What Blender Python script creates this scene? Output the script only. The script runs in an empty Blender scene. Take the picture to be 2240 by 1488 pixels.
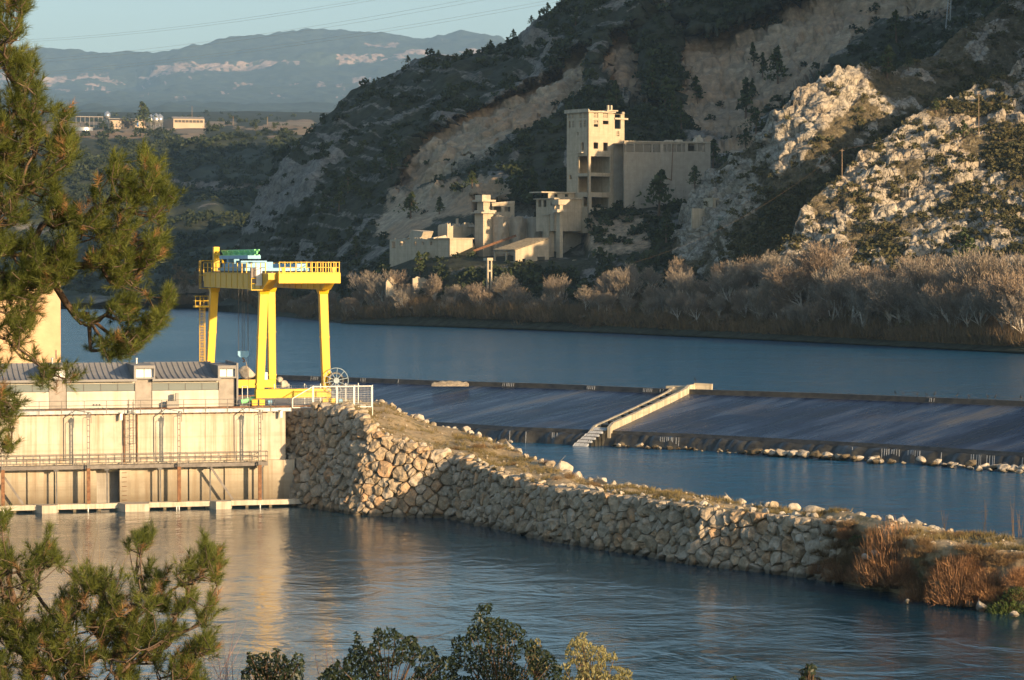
import bpy, bmesh, math, random
import numpy as np
from mathutils import Matrix, Vector
random.seed(7)
rng = np.random.default_rng(11)
scene = bpy.context.scene
C = scene.collection
R = math.radians

# ------------------------------------------------------------------ camera, sky, sun, exposure
FPX, HOR, EYE = 5600.0, 580.0, 26.75          # focal length and horizon row in photograph pixels, eye height over the tailwater
PITCH = math.atan((744.0 - HOR) / FPX)
cam = bpy.data.cameras.new('camera'); cam_o = bpy.data.objects.new('camera', cam); C.objects.link(cam_o)
cam.sensor_width = 36.0; cam.lens = 36.0 * FPX / 2240.0
cam.clip_start = 0.5; cam.clip_end = 40000.0
cam_o.location = (0, 0, EYE); cam_o.rotation_euler = (R(90) - PITCH, 0, 0)
scene.camera = cam_o

SUN_AZ, SUN_EL = R(43), R(11)               # azimuth turned from straight behind the camera towards its right-hand side
TO_SUN = np.array([math.sin(SUN_AZ) * math.cos(SUN_EL), -math.cos(SUN_AZ) * math.cos(SUN_EL), math.sin(SUN_EL)])
sun = bpy.data.lights.new('sun', 'SUN'); sun_o = bpy.data.objects.new('sun', sun); C.objects.link(sun_o)
sun.energy = 5.0; sun.angle = R(0.53); sun.color = (1.0, 0.70, 0.40)
sun_o.rotation_euler = Vector(TO_SUN).to_track_quat('Z', 'Y').to_euler()
sun_o.location = (200, -200, 300)

world = bpy.data.worlds.new('World'); scene.world = world; world.use_nodes = True
wn = world.node_tree.nodes; wl = world.node_tree.links
bg = wn['Background']
sky = wn.new('ShaderNodeTexSky'); sky.sky_type = 'NISHITA'; sky.sun_disc = False
sky.sun_elevation = SUN_EL
sky.sun_rotation = math.atan2(TO_SUN[0], TO_SUN[1])
sky.altitude = 50; sky.air_density = 1.0; sky.dust_density = 1.3; sky.ozone_density = 1.6
wl.new(sky.outputs[0], bg.inputs[0]); bg.inputs[1].default_value = 0.115

scene.view_settings.view_transform = 'Standard'
scene.view_settings.look = 'None'
scene.view_settings.exposure = 0.92
scene.view_settings.gamma = 1.0
scene.view_settings.use_curve_mapping = False
scene.render.engine = 'CYCLES'
cy = scene.cycles
cy.use_denoising = True
cy.max_bounces = 6; cy.diffuse_bounces = 2; cy.glossy_bounces = 3; cy.transmission_bounces = 4; cy.transparent_max_bounces = 6
cy.volume_bounces = 0
cy.caustics_reflective = False; cy.caustics_refractive = False
cy.sample_clamp_indirect = 4.0

# ------------------------------------------------------------------ helpers: pixels of the photograph to places
_cp, _sp = math.cos(PITCH), math.sin(PITCH)
def ray(px, py):
    a = (px - 1120.0) / FPX; b = (744.0 - py) / FPX
    return a, b * _sp + _cp, b * _cp - _sp
def U(px, py, D):                     # the point seen at a pixel whose distance along the view axis of the ground plan is D
    a, dy, dz = ray(px, py); k = D / dy
    return np.array([a * k, D, EYE + dz * k])
def UZ(px, py, z):                    # the point seen at a pixel on the level z
    a, dy, dz = ray(px, py); k = (z - EYE) / dz
    return np.array([a * k, dy * k, z])
def Uarr(px, py, D):
    a = (px - 1120.0) / FPX; b = (744.0 - py) / FPX
    dy = b * _sp + _cp; dz = b * _cp - _sp; k = D / dy
    return np.stack([a * k, D + 0 * a, EYE + dz * k], -1)

class Frame:
    """A standing plan frame: u along a front, n into the depth, z up."""
    def __init__(s, o, u):
        s.o = np.array([o[0], o[1], 0.0]); u = np.array([u[0], u[1], 0.0]); s.u = u / np.linalg.norm(u)
        s.n = np.array([-s.u[1], s.u[0], 0.0])
    def P(s, a, t, z): return s.o + s.u * a + s.n * t + np.array([0, 0, z])
    def px(s, px, py, t=0.0):         # (a, z) where a pixel's ray meets the plane t behind the front
        d = np.array(ray(px, py)); c = np.array([0, 0, EYE])
        k = (t - np.dot(c - s.o, s.n)) / np.dot(d, s.n); p = c + d * k
        return float(np.dot(p - s.o, s.u)), float(p[2])

# ------------------------------------------------------------------ helpers: noise
def _hash(ix, iy, iz, seed):
    h = (ix.astype(np.int64) * 374761393 + iy.astype(np.int64) * 668265263 + iz.astype(np.int64) * 2147483647 + seed * 974634777) & 0xffffffff
    h = ((h ^ (h >> 13)) * 1274126177) & 0xffffffff
    h = ((h ^ (h >> 16)) * 2246822519) & 0xffffffff
    return (h & 0xffff) / 65535.0
def vnoise(p, seed=0):
    p = np.asarray(p, float); i = np.floor(p).astype(np.int64); f = p - i; f = f * f * (3 - 2 * f)
    x, y, z = i[..., 0], i[..., 1], i[..., 2]; r = 0
    for dx in (0, 1):
        wx = f[..., 0] if dx else 1 - f[..., 0]
        for dy in (0, 1):
            wy = f[..., 1] if dy else 1 - f[..., 1]
            for dz in (0, 1):
                wz = f[..., 2] if dz else 1 - f[..., 2]
                r = r + wx * wy * wz * _hash(x + dx, y + dy, z + dz, seed)
    return r * 2 - 1
def fbm(p, oct=4, seed=0, gain=0.5, lac=2.03):
    a, s, t = 1.0, 0, 0
    for k in range(oct):
        s = s + a * vnoise(np.asarray(p) * lac ** k + 17.3 * k, seed + k); t += a; a *= gain
    return s / t
def ridged(p, oct=4, seed=0):
    a, s, t = 1.0, 0, 0
    for k in range(oct):
        s = s + a * (1 - np.abs(vnoise(np.asarray(p) * 2.07 ** k + 9.1 * k, seed + k))); t += a; a *= 0.55
    return s / t
def cells(p, seed=0):
    """jittered blocks: (random value of the nearest block, distance to the joint beside it)"""
    p = np.asarray(p, float); sh = p.shape[:-1]; p = p.reshape(-1, 3); i = np.floor(p).astype(np.int64); d1 = np.full(len(p), 9.0); d2 = np.full(len(p), 9.0); v = np.zeros(len(p))
    for dx in (-1, 0, 1):
        for dy in (-1, 0, 1):
            for dz in (-1, 0, 1):
                c = i + np.array([dx, dy, dz]); h = [_hash(c[:, 0], c[:, 1], c[:, 2], seed + q) for q in range(4)]
                d = np.sqrt((c[:, 0] + .15 + .7 * h[0] - p[:, 0]) ** 2 + (c[:, 1] + .15 + .7 * h[1] - p[:, 1]) ** 2 + (c[:, 2] + .15 + .7 * h[2] - p[:, 2]) ** 2)
                n = d < d1; d2 = np.where(n, d1, np.minimum(d2, d)); v = np.where(n, h[3], v); d1 = np.where(n, d, d1)
    return v.reshape(sh), (d2 - d1).reshape(sh)
def sstep(a, b, x):
    t = np.clip((x - a) / (b - a), 0, 1); return t * t * (3 - 2 * t)
def in_poly(px, py, poly):
    poly = np.asarray(poly, float); ins = np.zeros(np.shape(px), bool); n = len(poly)
    for i in range(n):
        x1, y1 = poly[i]; x2, y2 = poly[(i + 1) % n]
        c = ((y1 > py) != (y2 > py)) & (px < (x2 - x1) * (py - y1) / (y2 - y1 + 1e-9) + x1); ins ^= c
    return ins
def poly_dist(px, py, poly):          # signed distance in pixels, positive inside
    poly = np.asarray(poly, float); d = np.full(np.shape(px), 1e9); n = len(poly)
    for i in range(n):
        a = poly[i]; b = poly[(i + 1) % n]; ab = b - a
        t = np.clip(((px - a[0]) * ab[0] + (py - a[1]) * ab[1]) / (ab @ ab), 0, 1)
        d = np.minimum(d, np.hypot(px - a[0] - t * ab[0], py - a[1] - t * ab[1]))
    return np.where(in_poly(px, py, poly), d, -d)

# ------------------------------------------------------------------ helpers: objects
OFF = {}                              # world offset of the thing a mesh belongs to
def tag(o, label=None, cat=None, group=None, kind=None):
    if label: o['label'] = label
    if cat: o['category'] = cat
    if group: o['group'] = group
    if kind: o['kind'] = kind
    return o
def thing(name, label, cat, loc, group=None):
    o = bpy.data.objects.new(name, None); C.objects.link(o); o.location = tuple(loc); o.empty_display_size = 0.2
    OFF[o.name] = np.array(loc, float)
    return tag(o, label, cat, group)
def link_mesh(name, me, parent=None):
    o = bpy.data.objects.new(name, me); C.objects.link(o)
    if parent is not None: o.parent = parent
    OFF[o.name] = OFF.get(parent.name, np.zeros(3)) if parent is not None else np.zeros(3)
    return o
def mesh_arrays(name, V, F, mat=None, smooth=False, attrs=None, off=None):
    """V (n,3); F (m,3) or (m,4); attrs {name: (n,) or (n,3) per point}"""
    me = bpy.data.meshes.new(name); V = np.asarray(V, np.float32)
    if off is not None: V = V - np.asarray(off, np.float32)
    F = np.asarray(F, np.int32); m, k = F.shape
    me.vertices.add(len(V)); me.vertices.foreach_set('co', np.ascontiguousarray(V, np.float32).ravel())
    me.loops.add(m * k); me.loops.foreach_set('vertex_index', F.ravel())
    me.polygons.add(m); me.polygons.foreach_set('loop_start', np.arange(0, m * k, k, dtype=np.int32))
    me.polygons.foreach_set('loop_total', np.full(m, k, np.int32))
    if smooth: me.polygons.foreach_set('use_smooth', np.ones(m, bool))
    for an, av in (attrs or {}).items():
        av = np.asarray(av, np.float32)
        if av.ndim == 1:
            a = me.attributes.new(an, 'FLOAT', 'POINT'); a.data.foreach_set('value', av)
        else:
            a = me.attributes.new(an, 'FLOAT_VECTOR', 'POINT'); a.data.foreach_set('vector', av.ravel())
    me.update(calc_edges=True); me.validate()
    if mat: me.materials.append(mat)
    return me
def arr_obj(name, V, F, mat, parent=None, smooth=False, attrs=None):
    off = OFF.get(parent.name) if parent is not None else None
    return link_mesh(name, mesh_arrays(name, V, F, mat, smooth, attrs, off), parent)

BOXF = [(0, 3, 2, 1), (4, 5, 6, 7), (0, 1, 5, 4), (1, 2, 6, 5), (2, 3, 7, 6), (3, 0, 4, 7)]
class MB:
    """collects simple solids in world coordinates; build() links them as one mesh object"""
    def __init__(s, frame=None): s.v = []; s.f = []; s.fr = frame
    def add(s, V, F):
        k = len(s.v); s.v.extend([tuple(map(float, p)) for p in V]); s.f.extend([tuple(i + k for i in f) for f in F]); return s
    def w(s, p): return s.fr.P(*p) if s.fr else np.array(p, float)
    def box(s, a0, a1, t0, t1, z0, z1):
        if a1 < a0: a0, a1 = a1, a0
        if t1 < t0: t0, t1 = t1, t0
        if z1 < z0: z0, z1 = z1, z0
        return s.add([s.w(p) for p in ((a0, t0, z0), (a1, t0, z0), (a1, t1, z0), (a0, t1, z0), (a0, t0, z1), (a1, t0, z1), (a1, t1, z1), (a0, t1, z1))], BOXF)
    def hexa(s, pts):                 # 8 points, bottom ring then top ring
        return s.add([s.w(p) for p in pts], BOXF)
    def bar(s, p0, p1, w, h=None, local=True):
        h = h or w
        a = s.w(p0) if local else np.array(p0, float); b = s.w(p1) if local else np.array(p1, float)
        d = b - a; L = np.linalg.norm(d)
        if L < 1e-6: return s
        d /= L
        side = np.cross(d, (0, 0, 1.0))
        if np.linalg.norm(side) < 1e-3: side = s.fr.u.copy() if s.fr else np.array([1.0, 0, 0])
        side /= np.linalg.norm(side); up = np.cross(side, d)
        V = []
        for c in (a, b):
            for i, j in ((-1, -1), (1, -1), (1, 1), (-1, 1)): V.append(c + side * i * w / 2 + up * j * h / 2)
        return s.add(V, [(0, 1, 2, 3), (7, 6, 5, 4), (0, 4, 5, 1), (1, 5, 6, 2), (2, 6, 7, 3), (3, 7, 4, 0)])
    def tube(s, p0, p1, r0, r1=None, n=6, local=True, cap=True):
        r1 = r0 if r1 is None else r1
        a = s.w(p0) if local else np.array(p0, float); b = s.w(p1) if local else np.array(p1, float)
        d = b - a; L = np.linalg.norm(d)
        if L < 1e-6: return s
        d /= L; ref = np.array([0, 0, 1.0]) if abs(d[2]) < 0.9 else np.array([1.0, 0, 0])
        x = np.cross(d, ref); x /= np.linalg.norm(x); y = np.cross(d, x)
        V = [c + (x * math.cos(2 * math.pi * i / n) + y * math.sin(2 * math.pi * i / n)) * r for c, r in ((a, r0), (b, r1)) for i in range(n)]
        F = [(i, i + n, (i + 1) % n + n, (i + 1) % n) for i in range(n)]
        if cap: F += [tuple(range(n)), tuple(range(2 * n - 1, n - 1, -1))]
        return s.add(V, F)
    def path(s, pts, r, n=6, local=True):
        for a, b in zip(pts[:-1], pts[1:]): s.tube(a, b, r, n=n, local=local)
        return s
    def prism(s, poly, t0, t1):       # polygon of (a, z) pushed from t0 to t1
        n = len(poly)
        V = [s.w((a, t0, z)) for a, z in poly] + [s.w((a, t1, z)) for a, z in poly]
        F = [tuple(range(n)), tuple(range(2 * n - 1, n - 1, -1))] + [((i + 1) % n, i, i + n, (i + 1) % n + n) for i in range(n)]
        return s.add(V, F)
    def sphere(s, c, r, nu=10, nv=6):
        c = s.w(c); r = np.array(r if np.ndim(r) else (r, r, r), float); V = []
        for j in range(nv + 1):
            for i in range(nu):
                th = math.pi * j / nv; ph = 2 * math.pi * i / nu
                V.append(c + r * np.array([math.sin(th) * math.cos(ph), math.sin(th) * math.sin(ph), math.cos(th)]))
        F = [(j * nu + i, (j + 1) * nu + i, (j + 1) * nu + (i + 1) % nu, j * nu + (i + 1) % nu) for j in range(nv) for i in range(nu)]
        return s.add(V, F)
    def build(s, name, mat, parent=None, smooth=False, label=None, bevel=0):
        off = OFF.get(parent.name, np.zeros(3)) if parent is not None else np.zeros(3)
        me = bpy.data.meshes.new(name)
        me.from_pydata([tuple(np.array(p) - off) for p in s.v], [], s.f); me.validate()
        bm = bmesh.new(); bm.from_mesh(me); bmesh.ops.recalc_face_normals(bm, faces=bm.faces)
        if bevel: bmesh.ops.bevel(bm, geom=bm.edges[:], offset=bevel, segments=1, affect='EDGES', profile=0.5)
        bm.to_mesh(me); bm.free()
        if smooth: me.polygons.foreach_set('use_smooth', np.ones(len(me.polygons), bool))
        me.update()
        if mat: me.materials.append(mat)
        o = link_mesh(name, me, parent)
        if label: o['label'] = label
        return o
def copy_thing(root, loc=None, rotz=None, scale=None, label=None, group=None):
    r = root.copy(); C.objects.link(r)
    if loc is not None: r.location = tuple(loc)
    if rotz is not None: r.rotation_euler = (0, 0, rotz)
    if scale is not None: r.scale = scale if np.ndim(scale) else (scale, scale, scale)
    if label: r['label'] = label
    if group: r['group'] = group
    for ch in root.children:
        c = ch.copy(); C.objects.link(c); c.parent = r
        for g in ch.children:
            d = g.copy(); C.objects.link(d); d.parent = c
    return r

# ------------------------------------------------------------------ helpers: materials
class NT:
    def __init__(s, name):
        s.m = bpy.data.materials.new(name); s.m.use_nodes = True; s.t = s.m.node_tree
        s.b = s.t.nodes['Principled BSDF']; s.o = s.t.nodes['Material Output']
    def n(s, t, **kw):
        x = s.t.nodes.new(t)
        for k, v in kw.items(): setattr(x, k, v)
        return x
    def l(s, a, b): s.t.links.new(a, b)
    def pos(s, scale=(1, 1, 1), space='world', rot=0):
        g = s.n('ShaderNodeNewGeometry').outputs['Position'] if space == 'world' else s.n('ShaderNodeTexCoord').outputs['Object']
        mp = s.n('ShaderNodeMapping'); mp.inputs['Scale'].default_value = scale; mp.inputs['Rotation'].default_value = (0, 0, rot)
        s.l(g, mp.inputs['Vector']); return mp.outputs[0]
    def noise(s, vec, scale, detail=4, rough=0.55, dist=0.0):
        x = s.n('ShaderNodeTexNoise'); x.inputs['Scale'].default_value = scale; x.inputs['Detail'].default_value = detail
        x.inputs['Roughness'].default_value = rough; x.inputs['Distortion'].default_value = dist
        s.l(vec, x.inputs['Vector']); return x.outputs['Fac']
    def attr(s, name, out='Fac'):
        x = s.n('ShaderNodeAttribute', attribute_name=name); return x.outputs[out]
    def ramp(s, fac, stops):
        x = s.n('ShaderNodeValToRGB'); e = x.color_ramp.elements
        while len(e) < len(stops): e.new(0.5)
        for k, (p, c) in enumerate(stops):
            e[k].position = p; e[k].color = (*c, 1) if np.ndim(c) else (c, c, c, 1)
        s.l(fac, x.inputs[0]); return x.outputs[0]
    def mix(s, fac, a, b, mode='MIX'):
        x = s.n('ShaderNodeMix', data_type='RGBA', blend_type=mode)
        for sock, v in ((x.inputs[0], fac), (x.inputs[6], a), (x.inputs[7], b)):
            if isinstance(v, (int, float)): sock.default_value = v
            elif isinstance(v, tuple): sock.default_value = (*v, 1)
            else: s.l(v, sock)
        return x.outputs[2]
    def math(s, op, a, b=None):
        x = s.n('ShaderNodeMath', operation=op)
        for sock, v in ((x.inputs[0], a), (x.inputs[1], b)):
            if v is None: continue
            if isinstance(v, (int, float)): sock.default_value = v
            else: s.l(v, sock)
        return x.outputs[0]
    def bump(s, h, strength, dist, prev=None):
        x = s.n('ShaderNodeBump'); x.inputs['Strength'].default_value = strength; x.inputs['Distance'].default_value = dist
        s.l(h, x.inputs['Height'])
        if prev is not None: s.l(prev, x.inputs['Normal'])
        return x.outputs[0]
    def end(s, col=None, rough=0.7, normal=None, metal=0.0, spec=0.4):
        if col is not None:
            if isinstance(col, tuple): s.b.inputs['Base Color'].default_value = (*col, 1)
            else: s.l(col, s.b.inputs['Base Color'])
        if isinstance(rough, (int, float)): s.b.inputs['Roughness'].default_value = rough
        else: s.l(rough, s.b.inputs['Roughness'])
        s.b.inputs['Metallic'].default_value = metal; s.b.inputs['Specular IOR Level'].default_value = spec
        if normal is not None: s.l(normal, s.b.inputs['Normal'])
        return s.m
def simple(name, c, rough=0.6, metal=0.0, var=0.25, scale=1.5, bump=0.0, spec=0.4, dirt=None):
    """one colour with blotchy wear"""
    t = NT(name); v = t.pos(); f = t.noise(v, scale, 5, 0.6)
    lo = tuple(x * (1 - var) for x in c); hi = tuple(min(1, x * (1 + var)) for x in c)
    col = t.ramp(f, [(0.3, lo), (0.7, hi)])
    if dirt:
        g = t.noise(t.pos((1.3, 1.3, 0.18)), 1.1, 5, 0.65); col = t.mix(t.ramp(g, [(0.5, 0.0), (0.75, 0.7)]), col, dirt)
    nb = t.bump(t.noise(v, scale * 8, 4), bump, 0.05) if bump else None
    return t.end(col, rough, nb, metal, spec)
def leafy(name, dark, light, rough=0.6, trans=0.25, other=None):
    """foliage: colour by the 'tint' value of each leaf or clump, a little light passing through"""
    t = NT(name); tint = t.attr('tint'); col = t.ramp(tint, [(0.0, dark), (1.0, light)])
    if other:                          # whole plants differ among themselves
        oi = t.n('ShaderNodeObjectInfo'); col = t.mix(t.ramp(oi.outputs['Random'], [(0.25, 0.0), (0.85, 0.85)]), col, t.ramp(tint, [(0.0, tuple(c * 0.55 for c in other)), (1.0, other)]))
    t.end(col, rough, None, 0, 0.25)
    if trans:
        tr = t.n('ShaderNodeBsdfTranslucent'); t.l(col, tr.inputs[0]); mx = t.n('ShaderNodeMixShader'); mx.inputs[0].default_value = trans
        t.l(t.b.outputs[0], mx.inputs[1]); t.l(tr.outputs[0], mx.inputs[2]); t.l(mx.outputs[0], t.o.inputs[0])
    return t.m
# ================================================================== the land
ZU = 6.6                                       # level of the water held behind the weir, over the tailwater (z = 0)
def hill_mat(name, veg, rock, soil, rock_scale=0.35, bump=0.6):
    t = NT(name); m = t.n('ShaderNodeSeparateXYZ'); t.l(t.attr('cover', 'Vector'), m.inputs[0])
    p = t.pos(); f1 = t.noise(p, rock_scale, 6, 0.65); f2 = t.noise(p, rock_scale * 0.12, 4, 0.6)
    st = t.noise(t.pos((0.25, 0.25, 1.6)), rock_scale * 1.6, 5, 0.65)
    rk = t.ramp(f1, [(0.28, tuple(c * 0.42 for c in rock)), (0.48, tuple(c * 0.85 for c in rock)), (0.7, tuple(min(1, c * 1.25) for c in rock))])  # low spots darkened, crevice shade put into the rock colour
    rk = t.mix(t.ramp(f2, [(0.45, 0.0), (0.7, 0.35)]), rk, (rock[0] * 0.8, rock[1] * 0.62, rock[2] * 0.46))
    so = t.ramp(st, [(0.25, tuple(c * 0.62 for c in soil)), (0.5, soil), (0.8, tuple(min(1, c * 1.25) for c in soil))])
    so = t.mix(t.ramp(f2, [(0.4, 0.0), (0.7, 0.8)]), so, (soil[0] * 0.92, soil[1] * 0.66, soil[2] * 0.48)); vs = t.noise(t.pos((1, 1, 0.12)), rock_scale * 0.7, 5, 0.65); so = t.mix(t.ramp(vs, [(0.5, 0.0), (0.68, 0.65)]), so, (soil[0] * 0.42, soil[1] * 0.46, soil[2] * 0.52))
    vg = t.ramp(f1, [(0.3, tuple(c * 0.5 for c in veg)), (0.7, tuple(c * 1.5 for c in veg))])
    # edges of the covers broken up at close range
    e = t.math('MULTIPLY', t.math('SUBTRACT', t.noise(p, rock_scale * 2.2, 5, 0.7), 0.5), 0.9)
    rm = t.ramp(t.math('ADD', m.outputs[0], e), [(0.4, 0.0), (0.6, 1.0)])
    sm = t.ramp(t.math('ADD', m.outputs[1], e), [(0.35, 0.0), (0.65, 1.0)])
    # joints and cracks between blocks of rock
    wp = t.n('ShaderNodeVectorMath', operation='ADD'); t.l(t.pos(), wp.inputs[0]); nv = t.n('ShaderNodeTexNoise'); nv.inputs['Scale'].default_value = rock_scale * 0.8; nv.inputs['Detail'].default_value = 3; t.l(p, nv.inputs['Vector'])
    sc = t.n('ShaderNodeVectorMath', operation='SCALE'); t.l(nv.outputs['Color'], sc.inputs[0]); sc.inputs['Scale'].default_value = 1.6 / rock_scale; t.l(sc.outputs[0], wp.inputs[1])
    vo = t.n('ShaderNodeTexVoronoi', feature='DISTANCE_TO_EDGE'); vo.inputs['Scale'].default_value = rock_scale * 0.9; t.l(wp.outputs[0], vo.inputs['Vector'])
    ck = t.ramp(vo.outputs['Distance'], [(0.0, 0.0), (0.09, 1.0)])
    rk = t.mix(t.math('MULTIPLY', t.math('SUBTRACT', 1.0, ck), 0.5), rk, tuple(c * 0.22 for c in rock))
    so = t.mix(t.ramp(f1, [(0.42, 0.55), (0.6, 0.0)]), so, tuple(c * 0.5 for c in soil)); so = t.mix(t.math('MULTIPLY', t.math('SUBTRACT', 1.0, ck), 0.25), so, tuple(c * 0.35 for c in soil))
    col = t.mix(sm, t.mix(rm, vg, rk), so)
    nb = t.bump(f1, bump, 1.2); nb = t.bump(st, bump * 0.5, 0.5, nb); nb = t.bump(ck, bump * 0.8, 0.35, nb)
    return t.end(col, 0.9, nb, 0, 0.15)
M_hill = hill_mat('scrub_hill', (0.042, 0.045, 0.028), (0.225, 0.21, 0.18), (0.47, 0.365, 0.245), 0.25)
M_spur = hill_mat('limestone_spur', (0.12, 0.098, 0.056), (0.44, 0.395, 0.32), (0.34, 0.27, 0.185), 0.45, 0.9)
M_far = hill_mat('far_mountain_ground', (0.045, 0.060, 0.038), (0.46, 0.34, 0.27), (0.40, 0.33, 0.25), 0.012, 0.4)
M_plat = hill_mat('plateau_ground', (0.045, 0.052, 0.032), (0.26, 0.24, 0.21), (0.34, 0.27, 0.18), 0.05, 0.4)

def loft(name, rows, xs, nv, mat, disp, cover, push=None, back=((40, -4), (140, -40), (400, -160)), smooth=True):
    """rows from the crest down to the foot, each [(px, py, distance)...]; a real slope through those places"""
    nr = len(rows); ry = []; rd = []
    for r in rows:
        r = sorted(r); X = [q[0] for q in r]
        ry.append(np.interp(xs, X, [q[1] for q in r])); rd.append(np.interp(xs, X, [q[2] for q in r]))
    ry, rd = np.array(ry), np.array(rd)
    w = np.maximum(np.diff(np.mean(ry, 1)), 12.0); cs = np.concatenate([[0], np.cumsum(w)]) / w.sum()
    v = np.linspace(0, 1, nv); seg = np.clip(np.searchsorted(cs, v, 'right') - 1, 0, nr - 2); f = ((v - cs[seg]) / (cs[seg + 1] - cs[seg]))[:, None]
    PY = ry[seg] * (1 - f) + ry[seg + 1] * f; DD = rd[seg] * (1 - f) + rd[seg + 1] * f
    PX = np.repeat(xs[None, :], nv, 0)
    if push is not None: DD = DD + push(PX, PY, DD)
    P = Uarr(PX, PY, DD)
    du = np.gradient(P, axis=1); dv = np.gradient(P, axis=0); N = np.cross(du, dv); N /= np.linalg.norm(N, axis=-1, keepdims=True) + 1e-9
    N = np.where((N[..., 1:2] > 0) & (N[..., 2:3] < 0.5), -N, N); N = np.where(N[..., 2:3] < -0.2, -N, N)
    cov = cover(PX, PY, P)
    P = P + N * disp(P, PX, PY, cov)[..., None]
    top = [P[0] + np.array([0, dy, dz]) for dy, dz in back[::-1]]
    full = np.concatenate([np.array(top), P], 0) if top else P
    cfull = np.concatenate([np.repeat(cov[:1], len(top), 0), cov], 0) if top else cov
    a, b = full.shape[:2]; idx = np.arange(a * b).reshape(a, b)
    F = np.stack([idx[:-1, :-1], idx[1:, :-1], idx[1:, 1:], idx[:-1, 1:]], -1).reshape(-1, 4)
    o = arr_obj(name, full.reshape(-1, 3), F, mat, None, smooth, {'cover': cfull.reshape(-1, 3)})
    tag(o, kind='structure')
    return {'PX': PX, 'PY': PY, 'P': P, 'cov': cov, 'N': N, 'o': o}
def ground_at(L, px, py):             # the place of a slope seen at a pixel
    d = (L['PX'] - px) ** 2 + (L['PY'] - py) ** 2; k = np.unravel_index(np.argmin(d), d.shape)
    return L['P'][k].copy()

# ---- ground under everything, out to the horizon
gm = simple('river_bed_ground', (0.10, 0.09, 0.07), 0.95, 0, 0.3, 0.02)
S = 14000.0
tag(arr_obj('ground', [(-S, -2000, -4), (S, -2000, -4), (S, 2 * S, -4), (-S, 2 * S, -4)], [(0, 1, 2, 3)], gm), kind='structure')

# ---- distant mountains
far_crest = [(-700, 150, 9500), (-50, 118, 9500), (80, 112, 9500), (150, 108, 9500), (250, 119, 9400), (365, 119, 9300), (400, 112, 9300), (470, 100, 9400), (560, 83, 9500), (640, 78, 9600), (700, 75, 9700),
             (780, 78, 9700), (860, 85, 9700), (930, 87, 9700), (1000, 74, 9600), (1060, 72, 9500), (1095, 84, 9400), (1130, 108, 9300), (1400, 160, 9200), (1900, 190, 9000)]
def cl(x): return 142 + 22 * math.sin(x / 130.0) * (1 if x < 380 else 0.25) + (18 if x < 330 else 0) - max(0, x - 560) * 0.085
fx = list(range(-700, 1901, 40))
far_rows = [far_crest,
            [(x, max(cl(x) - 6, np.interp(x, [q[0] for q in far_crest], [q[1] for q in far_crest]) + 8), 8900) for x in fx],
            [(x, max(cl(x) - 6, np.interp(x, [q[0] for q in far_crest], [q[1] for q in far_crest]) + 8) + 22 + 6 * math.sin(x / 37.0), 8820) for x in fx],
            [(-700, 215, 7600), (250, 205, 7700), (480, 195, 7700), (900, 190, 7600), (1900, 215, 7500)],
            [(-700, 238, 6400), (300, 235, 6500), (900, 240, 6500), (1900, 250, 6500)],
            [(-700, 300, 4600), (1900, 300, 4600)]]
far_rows = [[(x, y, d * 2.2 if d > 4700 else 5600) for x, y, d in r] for r in far_rows]
def far_cover(PX, PY, P):
    crest = np.interp(PX, [q[0] for q in far_crest], [q[1] for q in far_crest])
    base = np.array([cl(x) for x in PX[0]])[None, :]; base = np.maximum(base - 6, crest + 8)
    n = fbm(np.stack([PX / 70, PY / 14, 0 * PX], -1), 4, 3); n2 = fbm(np.stack([PX / 26, PY / 9, 0 * PX + 4], -1), 4, 5)
    band = sstep(-5, 3, PY - base) * sstep(30, 20, PY - base) * sstep(-0.32, 0.05, n + 0.25 * np.sin(PX / 61.0))
    low = sstep(0.12, 0.34, n2 + 0.15 * sstep(620, 800, PX)) * sstep(150, 175, PY) * sstep(232, 205, PY) * 0.75
    hi = sstep(0.2, 0.4, n2) * sstep(900, 1010, PX) * 0.8
    band2 = sstep(0.05, 0.25, n) * sstep(770, 800, PX) * sstep(92, 100, PY) * sstep(125, 112, PY)
    return np.stack([np.clip((band + low + hi + band2) * (.62 + .75 * fbm(np.stack([PX / 9, PY / 5, 0 * PX], -1), 3, 9)), 0, .85), 0 * n, 0 * n], -1)
def far_disp(P, PX, PY, cov):
    return 60 * fbm(P / 2000, 4, 21) + 80 * (ridged(P / np.array([700, 700, 1500]), 4, 8) - 0.6) + 32 * fbm(P / 155, 3, 31)
loft('mountains', far_rows, np.concatenate([np.linspace(-700, -60, 20), np.linspace(-40, 1180, 620), np.linspace(1200, 1900, 20)]), 220, M_far, far_disp, far_cover, back=((300, -80), (1500, -700)))

# ---- plateau across the gorge, with its shaded scarp
pl_rows = [[(-500, 243, 5200), (900, 246, 5200)],
           [(-500, 262, 3600), (200, 262, 3600), (480, 264, 3600), (900, 268, 3600)],
           [(-500, 296, 2500), (100, 292, 2500), (300, 288, 2500), (480, 284, 2500), (640, 282, 2450), (900, 290, 2400)],
           [(-500, 312, 2350), (160, 308, 2350), (470, 302, 2330), (640, 305, 2300), (900, 310, 2300)],
           [(-500, 390, 2150), (200, 375, 2150), (380, 392, 2120), (540, 388, 2050), (900, 380, 2000)],
           [(-500, 410, 2130), (200, 400, 2130), (380, 418, 2100), (540, 412, 2040), (900, 400, 2000)],
           [(-500, 560, 1750), (200, 560, 1720), (540, 560, 1600), (900, 560, 1500)],
           [(-500, 655, 1320), (200, 655, 1310), (400, 657, 1290), (540, 660, 1250), (900, 665, 1200)],
           [(-500, 674, 1200), (150, 671, 1240), (400, 671, 1240), (540, 674, 1200), (900, 680, 1130)],
           [(-500, 680, 1180), (400, 680, 1180), (900, 690, 1120)]]
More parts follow.
